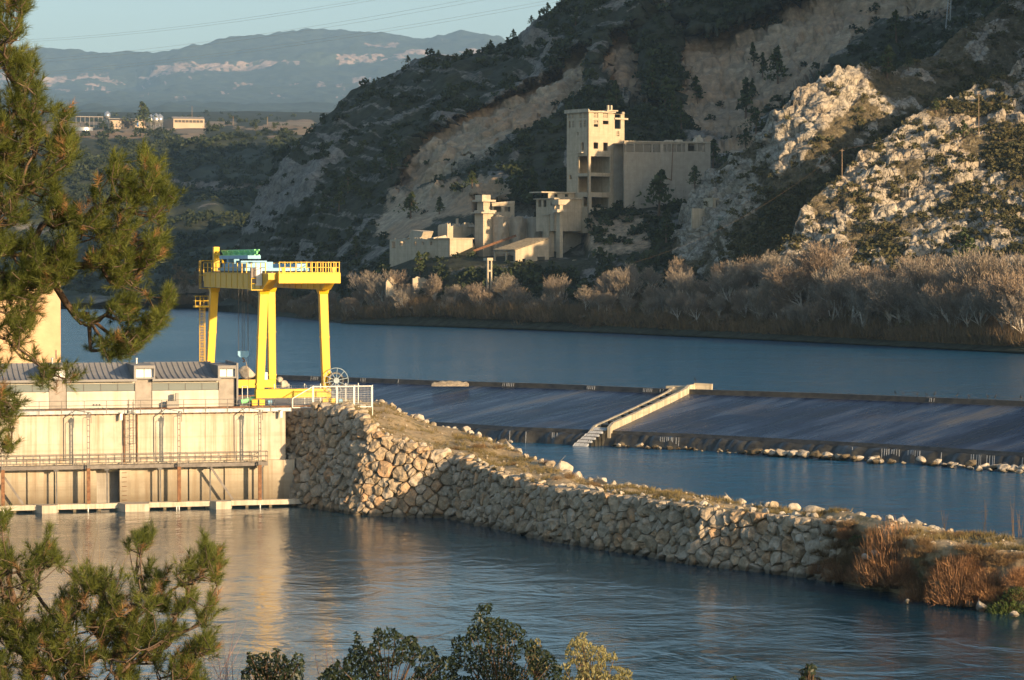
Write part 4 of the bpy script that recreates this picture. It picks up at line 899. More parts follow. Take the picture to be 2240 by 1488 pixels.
# hook block on its ropes
hk, hz_ = c1(467, 975, SPAN * 0.55)
mb = MB(CF); ht = SPAN * 0.55
for d in (-0.55, -0.1, 0.14, 0.6): mb.tube((hk + d, ht, hz_ + 0.3), (hk + d * 0.9, ht, zg1 + 0.3), 0.028, n=5)
mb.build('hoist_rope', M_cable, trl)
mb = MB(CF); mb.prism([(hk - 0.66, hz_ + 0.38), (hk - 0.66, hz_ - 0.1), (hk - 0.4, hz_ - 0.36), (hk + 0.4, hz_ - 0.36), (hk + 0.66, hz_ - 0.1), (hk + 0.66, hz_ + 0.38)], ht - 0.2, ht + 0.2); hb_ = mb.build('hook_block', M_blue, trl)
mb = MB(CF); hp = [(hk + 0.0 + 0.17 * math.cos(q), ht, hz_ - 0.72 + 0.17 * math.sin(q)) for q in np.linspace(2.2, -1.9, 9)]; mb.tube((hk, ht, hz_ - 0.36), (hk, ht, hz_ - 0.56), 0.1); mb.path(hp, 0.07, 6); mb.build('hook', M_rust, hb_)
mb = MB(CF); mb.tube((hk + 0.62, ht, ZD + 0.3), (hk + 0.62, ht, zg1), 0.018, n=4); mb.build('tag_line', M_cable, trl)
# cabinet and small balcony on the near end of the first girder
ca = gA(0, -1.3) - 1.1; cz = zgb - 0.05
mb = MB(CF); mb.box(ca - 0.75, ca + 0.55, -1.9, -0.6, cz, cz + 0.1); bal = mb.build('balcony', M_yel, cr)
mb = MB(CF); mb.path([(ca - 0.72, -1.85, cz + 0.1), (ca - 0.72, -1.85, cz + 1.35), (ca - 0.15, -1.85, cz + 1.35)], 0.045); mb.path([(ca - 0.72, -1.85, cz + 0.75), (ca - 0.15, -1.85, cz + 0.75)], 0.04); mb.build('handrail', M_yel, bal)
mb = MB(CF); mb.box(ca - 0.66, ca - 0.1, -1.5, -0.9, cz + 0.75, cz + 2.5); mb.build('control_cabinet', simple('brown_grey_steel', (0.22, 0.18, 0.15), 0.6), bal)
mb = MB(CF); mb.box(ca - 0.098, ca + 0.55, -1.6, -0.9, cz + 0.55, cz + 2.55); mb.build('control_cabinet', M_white, bal, label='white cabinet on the crane balcony')
# far landing cage, lower landing and caged ladder on the far leg
fa_, fz_ = c1(180, 325, SPAN + 2.8); mb = MB(CF)
x0_, x1_ = fa_ - 0.75, fa_ + 0.75
for a in (x0_, x1_):
    for t in (SPAN + 2.3, SPAN + 3.3): mb.bar((a, t, zgb - 0.1), (a, t, zg1 + 1.4), 0.07)
for z in (zgb - 0.1, zg1 - 0.35, zg1 + 1.4): mb.path([(x0_, SPAN + 2.3, z), (x1_, SPAN + 2.3, z), (x1_, SPAN + 3.3, z), (x0_, SPAN + 3.3, z), (x0_, SPAN + 2.3, z)], 0.05)
mb.build('landing_cage', M_yel, cr)
la, lz = c1(150, 605, SPAN); mb = MB(CF); mb.box(la - 1.0, la + 0.75, SPAN - 0.7, SPAN + 0.7, lz - 0.1, lz + 0.12); lnd = mb.build('landing', M_yel, cr); mb = MB(CF)
for a in (la - 0.95, la - 0.35, la + 0.6): mb.bar((a, SPAN - 0.65, lz + 0.12), (a, SPAN - 0.65, lz + 1.3), 0.07)
for hh in (1.28, 0.7): mb.path([(la + 0.7, SPAN - 0.65, lz + hh), (la - 0.95, SPAN - 0.65, lz + hh), (la - 0.95, SPAN + 0.65, lz + hh)], 0.045)
mb.build('handrail', M_yel, lnd)
mb = MB(CF); b0 = c1(145, 1040, SPAN)[0]; t_ = SPAN - 0.3
for d in (-0.25, 0.25): mb.bar((b0 + d, t_, ZD), (b0 + d, t_, lz + 1.1), 0.06)
z = ZD + 0.3
while z < lz + 1: mb.tube((b0 - .25, t_, z), (b0 + .25, t_, z), 0.02, n=4); z += 0.33
arc = [(b0 + 0.42 * math.cos(q), t_ - 0.62 * math.sin(q)) for q in np.linspace(0, math.pi, 7)]; z = ZD + 2.2
while z < lz: mb.path([(a, t, z) for a, t in arc], 0.025, 4); z += 0.9
for a, t in arc[1:-1]: mb.bar((a, t, ZD + 2.2), (a, t, lz - 0.1), 0.04)
mb.build('caged_ladder', M_yel, cr)
# cable reel on the near right leg
wa, wz = c1(1187, 1178, -1.0); rw = 1.42
mb = MB(CF); NS = 36
for i in range(NS):
    q0, q1 = 2 * math.pi * i / NS, 2 * math.pi * (i + 1) / NS; mb.tube((wa + rw * math.cos(q0), -1.0, wz + rw * math.sin(q0)), (wa + rw * math.cos(q1), -1.0, wz + rw * math.sin(q1)), 0.045, n=5)
M_reel = simple('grey_blue_reel_paint', (0.25, 0.32, 0.36), .5); reel = mb.build('cable_reel', M_reel, cr)
for i in range(10): q0 = 2 * math.pi * i / 10 + 0.2; mb = MB(CF); mb.tube((wa + 0.2 * math.cos(q0), -1.0, wz + 0.2 * math.sin(q0)), (wa + rw * math.cos(q0), -1.0, wz + rw * math.sin(q0)), 0.045, n=5); mb.build('spoke', M_reel, reel)
mb = MB(CF); mb.tube((wa, -1.2, wz), (wa, -0.8, wz), 0.34, n=14); mb.tube((wa, -0.8, wz), (nr0[0], 0, wz), 0.16, n=8); mb.build('hub', M_reel, reel)
mb = MB(CF)
for i in range(24): q0, q1 = 2 * math.pi * i / 24, 2 * math.pi * (i + 1) / 24; mb.tube((wa + .85 * math.cos(q0), -0.85, wz + .85 * math.sin(q0)), (wa + .85 * math.cos(q1), -0.85, wz + .85 * math.sin(q1)), 0.12, n=5)
mb.build('wound_cable', M_dark, reel)
mb = MB(CF); nz_ = c1(628, 1143, 1.0); mb.box(nl0[0] + 0.62, nl0[0] + 0.98, 0.3, 0.36, nz_[1] - 0.4, nz_[1] + 0.45); mb.bar((nl0[0] + 0.3, 0.3, nz_[1]), (nl0[0] + 0.65, 0.33, nz_[1]), 0.06); mb.build('notice_plate', M_white, cr)
# crane rails on the deck
for t, nm in ((0, 'near'), (SPAN, 'far')):
    mb = MB(CF); mb.box(nl0[0] - 24 if t == 0 else fl0[0] - 16, nr0[0] + 1.0 if t == 0 else fr0[0] + 3, t - 0.06, t + 0.06, ZD - 0.1, ZD + 0.06)
    tag(mb.build('crane_rail', M_rust), 'steel crane rail set in the deck under the %s wheels of the yellow crane' % ('front' if t == 0 else 'rear'), 'rail')
# white mesh fence panels on the edge of the deck
TFN = 0.5
fx_ = [(850, 1005, True), (1012, 1190, False), (1198, 1322, False), (1330, 1462, False)]
lab = ['white mesh fence panel with sloping top at the end of the deck railing', 'widest white mesh fence panel before the crane wheel, next to the sloping one', 'white mesh fence panel just beyond the cable reel', 'last white mesh fence panel, at the top of the grassy bank']
M_mesh = simple('wire_mesh', (0.42, 0.42, 0.40), 0.5, 0.4)
for (x0, x1, sl), lb in zip(fx_, lab):
    def pf(x, y): return PH.px(400 + x / 3.542, 500 + y / 3.542, TFN)
    (a0, zlo), (a1, zhi) = pf(x0, 1380), pf(x1, 1225); zlo = ZD + 0.02; zhi = ZD + 2.35; zl = ZD + 1.05 if sl else zhi
    f = thing('fence_panel', lb, 'fence', PH.P(a0, TFN, zlo), 'white mesh fence panels')
    mb = MB(PH); mb.path([(a0, TFN, zlo), (a1, TFN, zlo), (a1, TFN, zhi), (a0, TFN, zl), (a0, TFN, zlo)], 0.055, 6); mb.build('frame', M_white, f)
    mb = MB(PH); n1 = int((a1 - a0) / 0.16)
    for i in range(1, n1):
        a = a0 + (a1 - a0) * i / n1; mb.bar((a, TFN, zlo), (a, TFN, zl + (zhi - zl) * i / n1), 0.012)
    z = zlo + 0.25
    while z < zhi:
        st_ = a0 if z < zl else a0 + (a1 - a0) * (z - zl) / max(zhi - zl, 1e-3); mb.bar((st_, TFN, z), (a1, TFN, z), 0.012); z += 0.25
    w_ = mb.build('wire_mesh', M_mesh, f)
    mb = MB(PH); mb.bar((a1 + 0.1, TFN, zlo - 1.0), (a1 + 0.1, TFN, zhi + 0.12), 0.09); mb.build('post', M_galv, f)
# grey mesh fence further back on the deck
fb = thing('mesh_fence', 'grey wire mesh fence with steel posts behind the yellow crane girder', 'fence', PH.P(0, 9, ZD)); mb = MB(PH)
bx = [PH.px(500 + x / 6.588, 830, 9.0)[0] for x in (660, 870, 1095, 1325, 1690, 1870)]
for a in bx: mp = MB(PH); mp.bar((a, 9, ZD - 0.5), (a, 9, ZD + 2.3), 0.09); mp.build('post', M_galv, fb)
for i in range(int((bx[-1] - bx[0]) / 0.22)): a = bx[0] + 0.22 * i; mb.bar((a, 9, ZD), (a, 9, ZD + 2.1), 0.012)
for h in np.arange(0.1, 2.2, 0.25): mb.bar((bx[0], 9, ZD + h), (bx[-1], 9, ZD + h), 0.012)
mb.build('wire_mesh', M_mesh, fb)
# ================================================================== rubble embankment
def rock_mat(name, c, sc=1.2):
    t = NT(name); p = t.pos(); tint = t.attr('tint'); f = t.noise(p, sc, 6, 0.65); g = t.noise(p, sc * 5, 4, 0.6)
    base = t.ramp(tint, [(0.0, (c[0] * 0.72, c[1] * 0.66, c[2] * 0.56)), (0.35, c), (0.62, (c[0] * 1.1, c[1] * 1.07, c[2] * 1.02)), (0.80, (c[0] * 0.98, c[1] * 0.88, c[2] * 0.74)), (1.0, (c[0] * 1.02, c[1] * 0.74, c[2] * 0.52))])
    col = t.mix(t.ramp(f, [(0.35, 0.75), (0.6, 0.0)]), base, (c[0] * 0.45, c[1] * 0.40, c[2] * 0.33)); col = t.mix(t.ramp(g, [(0.5, 0.0), (0.75, 0.5)]), col, (min(1, c[0] * 1.35), min(1, c[1] * 1.32), min(1, c[2] * 1.28)))
    sx = t.n('ShaderNodeSeparateXYZ'); t.l(p, sx.inputs[0]); wz_ = t.math('ADD', sx.outputs[2], t.math('MULTIPLY', f, -0.5)); col = t.mix(t.ramp(wz_, [(0.0, 0.8), (0.25, 0.0)]), col, (c[0] * 0.22, c[1] * 0.21, c[2] * 0.18))
    nb = t.bump(f, 0.9, 0.28); nb = t.bump(g, 0.6, 0.07, nb)
    return t.end(col, 0.92, nb, 0, 0.2)
M_stone = rock_mat('limestone_rubble', (0.47, 0.405, 0.315))
M_boul = rock_mat('limestone_boulder', (0.50, 0.45, 0.37), 0.9)
M_bank = NT('bank_earth'); _t = M_bank; _p = _t.pos()
_c = _t.ramp(_t.noise(_p, 0.22, 5, 0.6), [(0.36, (0.46, 0.34, 0.20)), (0.52, (0.33, 0.25, 0.145)), (0.66, (0.16, 0.14, 0.07))])
_c = _t.mix(_t.ramp(_t.noise(_p, 2.5, 4), [(0.45, 0.0), (0.7, 0.6)]), _c, (0.50, 0.40, 0.26))
M_bank = _t.end(_c, 0.95, _t.bump(_t.noise(_p, 1.6, 6, 0.7), 0.8, 0.25), 0, 0.15)
base_px = [(592, 1099), (628, 1104), (700, 1114), (786, 1127), (880, 1131), (978, 1133), (1100, 1160), (1200, 1184), (1362, 1209), (1525, 1237), (1664, 1251), (1785, 1267), (1900, 1287)]
top_px = [(580, 899), (622, 897), (697, 889), (745, 904), (787, 935), (806, 949), (852, 962), (923, 981), (971, 994), (1003, 1008), (1052, 1030), (1103, 1043), (1148, 1059), (1197, 1068), (1246, 1070), (1339, 1084), (1455, 1100), (1548, 1114), (1664, 1126), (1757, 1135), (1880, 1147), (1960, 1165)]
BQ = np.array([UZ(x, y, 0.0) for x, y in base_px]); BX = np.array([q[0] for q in base_px], float)
arc_ = np.concatenate([[0], np.cumsum(np.linalg.norm(np.diff(BQ, axis=0), axis=1))]); ARC = arc_[-1] - 4.0
def wall_col(a):
    """foot, head and outward direction of the rubble face at arc length a"""
    b = np.array([np.interp(a, arc_, BQ[:, k]) for k in range(3)]); px = np.interp(a, arc_, BX)
    py = np.interp(px, [q[0] for q in top_px], [q[1] for q in top_px])
    p2 = np.array([np.interp(a + 1.2, arc_, BQ[:, k]) for k in range(3)]); p1 = np.array([np.interp(a - 1.2, arc_, BQ[:, k]) for k in range(3)])
    d = p2 - p1; d /= np.linalg.norm(d); out = np.array([d[1], -d[0], 0])
    zt = EYE + (ray(px, py)[2] / ray(px, py)[1]) * (b[1] + 1.0); H = max(zt, 2.0)
    t = b - out * (0.22 * H) + np.array([0, 0, H]); return b, t, out, H
HC = [wall_col(a) for a in np.linspace(0, ARC, 300)]; HA = np.linspace(0, ARC, 300); HH = np.array([c[3] for c in HC])
emb = thing('embankment', 'long rubble stone embankment running out from the power station between two waters', 'embankment', BQ[4])
def wall_pt(a, h, o):
    b, t, out, H = wall_col(min(max(a, 0), ARC)); q = h / H; return b + (t - b) * q + out * o
# earth core right behind the stones and the top of the bank
back_px = [(600, 874, 318), (700, 876, 317), (813, 880, 314), (845, 882, 312), (874, 897, 309), (906, 914, 307), (955, 933, 305), (1006, 940, 303), (1052, 953, 297), (1084, 972, 291), (1165, 1001, 276), (1213, 1020, 268), (1261, 1043, 261), (1307, 1054, 256), (1409, 1069, 250), (1525, 1092, 243), (1664, 1108, 235), (1803, 1122, 225), (1943, 1138, 216), (2012, 1150, 213), (2082, 1165, 210), (2189, 1176, 207), (2300, 1176, 204), (2500, 1185, 198)]
tp_full = [(a, None) for a in np.linspace(0, ARC, 160)]
front = [wall_pt(a, wall_col(a)[3], -0.3) for a in np.linspace(0, ARC, 160)]; fpx = [np.interp(a, arc_, BX) for a in np.linspace(0, ARC, 160)]
ext0 = [(1935, 1170, 208.5), (2000, 1182, 204.5), (2100, 1196, 201.5), (2240, 1206, 198.0), (2500, 1216, 191)]
ext = [(x, np.interp(x, [e[0] for e in ext0], [e[1] for e in ext0]), np.interp(x, [e[0] for e in ext0], [e[2] for e in ext0])) for x in np.linspace(1935, 2500, 60)]; NE = len(ext)
front += [U(*e) for e in ext]; fpx += [e[0] for e in ext]
bpt = [U(*b) for b in back_px]; bpx = [b[0] for b in back_px]
FR = np.array(front); BK = np.array([[np.interp(x, bpx, [q[k] for q in bpt]) for k in range(3)] for x in fpx])
NC = 26; rows_ = [FR + (BK - FR) * q for q in np.linspace(0, 1, NC)]
G = np.array(rows_); wv = np.sin(np.linspace(0, math.pi, NC))[:, None]
G[..., 2] += (wv + .25) * (0.8 * fbm(G / np.array([4, 4, 1e6]), 4, 111)) + .15 * wv
down = [BK + np.array([0.6, 4.0, -2.2]), BK + np.array([1.0, 9.0, -6.0]) * np.array([1, 1, 1]), BK + np.array([1.0, 14.0, -13.0])]
up = [np.array([wall_pt(a, wall_col(a)[3] * q, -0.42) for a in np.linspace(0, ARC, 160)] + [[0, 0, 0]] * NE) for q in (-0.15, 0.2, .4, .6, .8, 0.93)]
sl_ = [(e[0], np.interp(e[0], [1900, 2000, 2100, 2240, 2500], [1290, 1316, 1330, 1350, 1385])) for e in ext]
for i, (x, y) in enumerate(sl_):
    f0 = UZ(x, y, -0.3); t0 = FR[160 + i]
    for k, q in enumerate((-0.1, 0.2, .4, .6, .8, 0.93)): pq = f0 + (t0 - f0) * q; up[k][160 + i] = pq + np.array([0, -1.0, .25]) * float(fbm(pq / 1.6, 3, 117)) * 1.1 + np.array([0, -1.2 * q * (1 - q), 0])
full = np.concatenate([np.array(up), G, np.array(down)], 0); a_, b_ = full.shape[:2]; idx = np.arange(a_ * b_).reshape(a_, b_)
arr_obj('earth_bank', full.reshape(-1, 3), np.stack([idx[:-1, :-1], idx[1:, :-1], idx[1:, 1:], idx[:-1, 1:]], -1).reshape(-1, 4), M_bank, emb, True)
TOPG = G
# stones: an irregular tiling of the face, each cell a domed block
rs = random.Random(21); seeds = []; tries = 0
def min_d(a, h): return 0.56 + 0.9 * abs(math.sin(a * 1.7 + h * 2.3 + math.sin(h * 3.1 + a))) ** 1.5
while tries < 26000:
    tries += 1; a = rs.random() * ARC; H = np.interp(a, HA, HH); h = -0.35 + rs.random() * (H + 0.35); r = min_d(a, h)
    ok = True
    for (a2, h2, r2) in seeds:
        if abs(a - a2) < 2.8 and ((a - a2) ** 2 * 0.8 + (h - h2) ** 2 * 1.25) < (0.5 * (r + r2)) ** 2: ok = False; break
    if ok: seeds.append((a, h, r))
SA = np.array([(s[0], s[1]) for s in seeds])
def clip(poly, m, nrm):
    out = []
    for i in range(len(poly)):
        p, q = poly[i], poly[(i + 1) % len(poly)]; dp, dq = (p - m) @ nrm, (q - m) @ nrm
        if dp <= 0: out.append(p)
        if (dp < 0) != (dq < 0) and dp != dq: out.append(p + (q - p) * dp / (dp - dq))
    return out
stones = []
for i, (a, h, r) in enumerate(seeds):
    c = SA[i]; poly = [c + np.array(v) for v in ((-2.0, -1.6), (2.0, -1.6), (2.0, 1.6), (-2.0, 1.6))]
    near_ = np.where((np.abs(SA[:, 0] - a) < 4.4) & (np.abs(SA[:, 1] - h) < 4))[0]
    for j in near_:
        if j == i: continue
        nrm = SA[j] - c; w = seeds[i][2] / (seeds[i][2] + seeds[j][2]); poly = clip(poly, c + nrm * (0.5 * 0.4 + 0.6 * w), nrm / np.linalg.norm(nrm))
        if len(poly) < 3: break
    if len(poly) < 3: continue
    H = np.interp(a, HA, HH)
    poly = clip(poly, np.array([0, H + 0.12]), np.array([0, 1.0])) if len(poly) >= 3 else []
    if len(poly) < 3: continue
    P2 = np.array(poly); cen = P2.mean(0); ar = 0.5 * abs(np.sum(P2[:, 0] * np.roll(P2[:, 1], -1) - P2[:, 1] * np.roll(P2[:, 0], -1)))
    if ar < 0.12: continue
    NA = 11; ang = np.linspace(0, 2 * math.pi, NA, endpoint=False); rad = []
    for t in ang:
        dv = np.array([math.cos(t), math.sin(t)]); best = 3.0
        for k in range(len(P2)):
            p, q = P2[k] - cen, P2[(k + 1) % len(P2)] - cen; e = q - p; den = dv[0] * e[1] - dv[1] * e[0]
            if abs(den) < 1e-9: continue
            tt = (p[0] * e[1] - p[1] * e[0]) / den; uu = (p[0] * dv[1] - p[1] * dv[0]) / den
            if tt > 0 and -1e-6 <= uu <= 1 + 1e-6: best = min(best, tt)
        rad.append(best)
    rad = np.array(rad); rad = rad * (1.0 - 0.035 * rs.random()) - 0.008
    bulge = (0.16 + 0.26 * rs.random()) * min(1.2, math.sqrt(ar)); tilt = (rs.uniform(-.34, .34), rs.uniform(-.3, .34)); jo_ = rs.uniform(-0.12, 0.14)
    V, F = [], []; rings = [(1.0, -1.4), (1.0, -0.05), (0.90, 0.62), (0.52, 0.95)]
    sd = rs.randrange(10000)
    for fr_, ob in rings:
        for t, rr in zip(ang, rad):
            off = np.array([math.cos(t), math.sin(t)]) * rr * fr_; nz = vnoise(np.array([cen[0] * 3 + off[0] * 2.2, cen[1] * 3 + off[1] * 2.2, sd * 0.37 + ob]), 5)
            o = jo_ + bulge * ob + (tilt[0] * off[0] + tilt[1] * off[1]) * (1 if ob > 0 else 0) + 0.30 * nz * (1 if ob > 0.3 else 0.3)
            V.append(wall_pt(cen[0] + off[0] * (1 + 0.05 * nz), cen[1] + off[1], o))
    V.append(wall_pt(cen[0], cen[1], jo_ + bulge))
    nR = len(rings)
    for k in range(nR - 1):
        for q in range(NA): F.append((k * NA + q, k * NA + (q + 1) % NA, (k + 1) * NA + (q + 1) % NA, (k + 1) * NA + q))
    tri = [((nR - 1) * NA + q, (nR - 1) * NA + (q + 1) % NA, nR * NA) for q in range(NA)]
    V = np.array(V); stones.append((ar / V[0][1] ** 2, V, F, tri, rs.random()))
stones.sort(key=lambda s: -s[0])
def poly_mesh(name, V, F, mat, attrs, off, smooth=False):
    me = bpy.data.meshes.new(name); me.from_pydata([tuple(v) for v in (np.array(V) - off)], [], F)
    if smooth: me.polygons.foreach_set('use_smooth', np.ones(len(me.polygons), bool))
    for an, av in attrs.items(): a = me.attributes.new(an, 'FLOAT', 'POINT'); a.data.foreach_set('value', np.asarray(av, np.float32))
    me.update(); me.materials.append(mat); return me
oe = OFF[emb.name]
for _, V, F, tri, tn in stones[:300]:
    link_mesh('stone', poly_mesh('stone', V, F + tri, M_stone, {'tint': np.full(len(V), tn)}, oe), emb)
if len(stones) > 300:
    VV, FF, TT = [], [], []
    for _, V, F, tri, tn in stones[300:]:
        k = len(VV); VV.extend(V); FF.extend([tuple(i + k for i in f) for f in F + tri]); TT.extend([tn] * len(V))
    link_mesh('small_stones', poly_mesh('small_stones', VV, FF, M_stone, {'tint': TT}, oe), emb)['kind'] = 'stuff'

# ---- loose boulders
def boulder_mesh(name, seed, mat=None):
    rr = np.random.default_rng(seed); pts = rr.normal(size=(22, 3)); pts /= np.linalg.norm(pts, axis=1, keepdims=True); pts *= (0.82 + 0.3 * rr.random((22, 1))) * np.array([1.05, 0.85, 0.72])
    bm = bmesh.new(); vs = [bm.verts.new(p) for p in pts]; r0 = bmesh.ops.convex_hull(bm, input=vs)
    bmesh.ops.delete(bm, geom=[v for v in bm.verts if not v.link_faces], context='VERTS')
    bmesh.ops.bevel(bm, geom=bm.edges[:], offset=0.07, segments=1, affect='EDGES', profile=0.5); bmesh.ops.triangulate(bm, faces=bm.faces[:])
    me = bpy.data.meshes.new(name); bm.to_mesh(me); bm.free(); a = me.attributes.new('tint', 'FLOAT', 'POINT'); a.data.foreach_set('value', np.full(len(me.vertices), rr.random() * 0.8, np.float32))
    me.materials.append(mat or M_boul); return me
M_wetrock = rock_mat('wet_dark_rock', (0.15, 0.125, 0.085), 1.2)
BW = [boulder_mesh('boulder', 330 + k, M_wetrock) for k in range(5)]
BM = [boulder_mesh('boulder', 300 + k) for k in range(9)]
def boulder(p, size, label, group, rnd, sink=0.3, flat=1.0, name='boulder', wet=0.0):
    o = bpy.data.objects.new(name, rnd.choice(BW if wet and rnd.random() < wet else BM)); C.objects.link(o)
    s = size * 0.5; o.scale = (s * rnd.uniform(.9, 1.25), s * rnd.uniform(.85, 1.15), s * rnd.uniform(.85, 1.2) * flat); o.rotation_euler = (rnd.uniform(-.3, .3), rnd.uniform(-.3, .3), rnd.uniform(0, 6.28))
    o.location = (p[0], p[1], p[2] + s * (0.62 - sink) * flat); tag(o, label, 'boulder', group); return o
rb = random.Random(33)
def near_what(px): return 'by the white fence panels' if px < 930 else 'where the top path slopes down' if px < 1130 else 'abreast of the fish ladder' if px < 1420 else 'midway along the low embankment' if px < 1660 else 'close to the russet bushes'
def by_weir(px): return 'beside the fish ladder outfall' if px < 1420 else 'next to the gravel mound' if px < 1600 else 'in the middle of the weir foot' if px < 1860 else 'towards the upstream end of the weir foot'
# kerb of boulders along the water side of the bank
x = 820.0
while x < 2110:
    p = np.array([np.interp(x, bpx, [q[k] for q in bpt]) for k in range(3)]); sz = rb.choice([0.6, 0.8, 1.0, 1.3]) * (1.3 if rb.random() < 0.15 else 1) * (0.8 if x > 1800 else 1)
    boulder(p + np.array([rb.uniform(-.3, .3), rb.uniform(-.6, .6), -0.1]), sz, 'pale limestone boulder on the weir-side edge of the embankment, ' + near_what(x), 'boulders along the embankment edge', rb); x += rb.uniform(0.55, 1.2) * sz * FPX / p[1]
for px_, py_, sz in ((1228, 1040, 2.3), (1008, 960, 1.8), (1045, 965, 1.5), (1050, 985, 1.3), (1390, 1075, 1.3), (1240, 1052, 1.2)):
    D = np.interp(px_, bpx, [q[1] for q in bpt]) - 1.2; boulder(U(px_, py_, D), sz, 'largest pale boulders standing proud on the top of the embankment', 'big boulders on the embankment', rb, 0.2)
# front-edge capping stones, tumbled
for a in np.arange(2.0, ARC - 1, 1.15):
    p = wall_pt(a + rb.uniform(-.4, .4), np.interp(a, HA, HH), -0.75)
    if rb.random() < 0.8: boulder(p, rb.uniform(0.5, 1.05), 'small pale capping boulder on top of the rubble face, ' + near_what(np.interp(a, arc_, BX)), 'capping stones of the rubble face', rb, 0.35)
# stones at the root of the embankment by the deck, and at the far right
for px_, py_, D, sz in ((712, 898, 284, 1.7), (690, 893, 284.5, 1.3), (742, 902, 284, 1.4), (1745, 1150, 221, 2.1), (1800, 1155, 219, 1.5), (1835, 1160, 217, 1.4), (1865, 1150, 217, 1.5), (1760, 1180, 220, 1.6), (1810, 1182, 217.6, 1.5), (1840, 1178, 216.5, 1.4)):
    boulder(U(px_, py_, D), sz, 'big tumbled pale block at an end of the rubble embankment', 'end blocks of the embankment', rb, 0.3)
for px_, py_, sz in ((1995, 1303, 1.0), (2145, 1332, 1.1), (2190, 1330, 1.3), (2220, 1348, .8), (2120, 1325, .8), (2080, 1320, .9), (1985, 1318, .5)):
    boulder(UZ(px_, py_, 0.15), sz, 'pale boulder at the waterline under the russet bushes', 'waterline boulders under the bushes', rb, 0.3)
for px_, py_, sz in ((2165, 1215, 2.2), (2185, 1232, 1.2), (1915, 1215, .9), (1895, 1222, .8), (2080, 1200, .8), (2040, 1190, .6), (2215, 1200, 1.0)):
    boulder(U(px_, py_, 203.5 if px_ > 2000 else 208), sz, 'pale rock among the russet bushes on the bank', 'rocks among the russet bushes', rb, 0.3)
for k_ in range(130):
    px_ = rb.uniform(1325, 2245); py_ = np.interp(px_, [1279, 1516, 1636, 1896, 2059, 2240], [969, 981, 988, 1003, 1012, 1028]) + rb.uniform(1.5, 6) * (1 if px_ < 1900 else 1.5)
    boulder(UZ(px_, py_, 0.12), rb.choice([.5, .6, .8, 1.0, 1.2, 1.5]) * (1.25 if px_ > 1620 else .8), 'small rock in the rubble line, ' + by_weir(px_), 'rubble line at the foot of the weir', rb, 0.2, rb.uniform(.5, .9), 'boulder', .65 if px_ < 2080 else .2)
# boulders behind the crane, on the shore by the weir
for px_, py_, D, sz, lb in ((540, 824, 330, 2.2, 'big brown boulder on the shore seen between the crane legs'), (612, 836, 322, 1.3, 'rounded boulder beside the rear girder of the crane'), (620, 848, 318, 1.8, 'pale boulder behind the mesh fence under the crane')):
    boulder(U(px_, py_, D), sz, lb, None, rb, 0.2)
mb = MB(); sp_ = [U(540, 836, 324), U(640, 832, 340), U(700, 828, 352), U(780, 880, 318), U(700, 884, 316)]
shore = np.array([[-34, 318, ZD - 1.2], [-20, 318, ZD - 1.4], [-14, 330, 6.5], [-22, 372, 5.6], [-40, 372, 5.2], [-46, 336, 8.0]])
cen_ = shore.mean(0) + np.array([0, -4, 1.2]); Vs = [cen_]; Fs = []
for ring in (0.35, 0.7, 1.0):
    for i in range(36):
        q = i / 36 * 6; j = int(q) % 6; f = q - int(q); p = shore[j] * (1 - f) + shore[(j + 1) % 6] * f; p = cen_ + (p - cen_) * ring; p[2] += 0.6 * float(vnoise(p / 3, 8)); Vs.append(p)
for i in range(36): Fs.append((0, 1 + i, 1 + (i + 1) % 36))
for r2 in range(2):
    for i in range(36): a = 1 + r2 * 36 + i; b = 1 + r2 * 36 + (i + 1) % 36; Fs.append((a, a + 36, b + 36, b))
mb.add(Vs, Fs); tag(mb.build('shore', M_bank, None, True), kind='structure')

# ================================================================== fish ladder in the weir
fw = thing('fish_ladder', 'stepped concrete fish ladder running down the weir face between two low walls', 'fish ladder', crest(0))
FL0, FL1 = UZ(1526, 852, ZU), UZ(1285, 946, 2.2)
def z5(x, y): return 1200 + x / 2.154, 780 + y / 2.154
sC = (FL0 - CR[1]) @ cdir - 1.2; sT = (FL1 - CR[1]) @ cdir
def wz(d):
    if d < 1.4: return ZU - 0.3
    q = (d - 1.4) / (TOE_D - 1.4); return ZU - 0.72 + (TOEZ - ZU + 0.72) * q ** 0.94 if q <= 1 else TOEZ - 0.5
def fpt(d, off, dz): 
    q = d / TOE_D; s = sC + (sT - sC) * max(0.0, q); c = crest(s + off); return (c[0] + cnorm[0] * d, c[1] + cnorm[1] * d, wz(d) + dz)
M_pale = concrete('weathered_pale_concrete', (0.52, 0.46, 0.34), (0.24, 0.17, 0.10))
for off, hh, w, nm in ((0.0, 1.05, 0.55, 'side_wall'), (-3.0, 0.55, 0.45, 'side_wall')):
    ds = np.linspace(-1.5, TOE_D + 0.9, 26); V = []
    for d in ds: V += [fpt(d, off, -0.6), fpt(d, off + w, -0.6), fpt(d, off + w, hh + 0.05 * math.sin(d * 3)), fpt(d, off, hh)]
    F = []
    for i in range(len(ds) - 1):
        for k in range(4): a = 4 * i + k; b = 4 * i + (k + 1) % 4; F.append((a, b, b + 4, a + 4))
    F += [(0, 3, 2, 1), tuple(4 * (len(ds) - 1) + k for k in range(4))]
    mb = MB(); mb.add(V, F); mb.build(nm, M_pale, fw)
for k in range(13):
    d = 0.4 + k * (TOE_D - 0.5) / 12; mb = MB(); mb.add([fpt(d, -2.53, -.5), fpt(d, -.02, -.5), fpt(d + .35, -.02, -.5), fpt(d + .35, -2.53, -.5), fpt(d, -2.53, .42), fpt(d, -.02, .42), fpt(d + .35, -.02, .42), fpt(d + .35, -2.53, .42)], BOXF); mb.build('cross_step', M_wet if k % 3 else M_pale, fw)
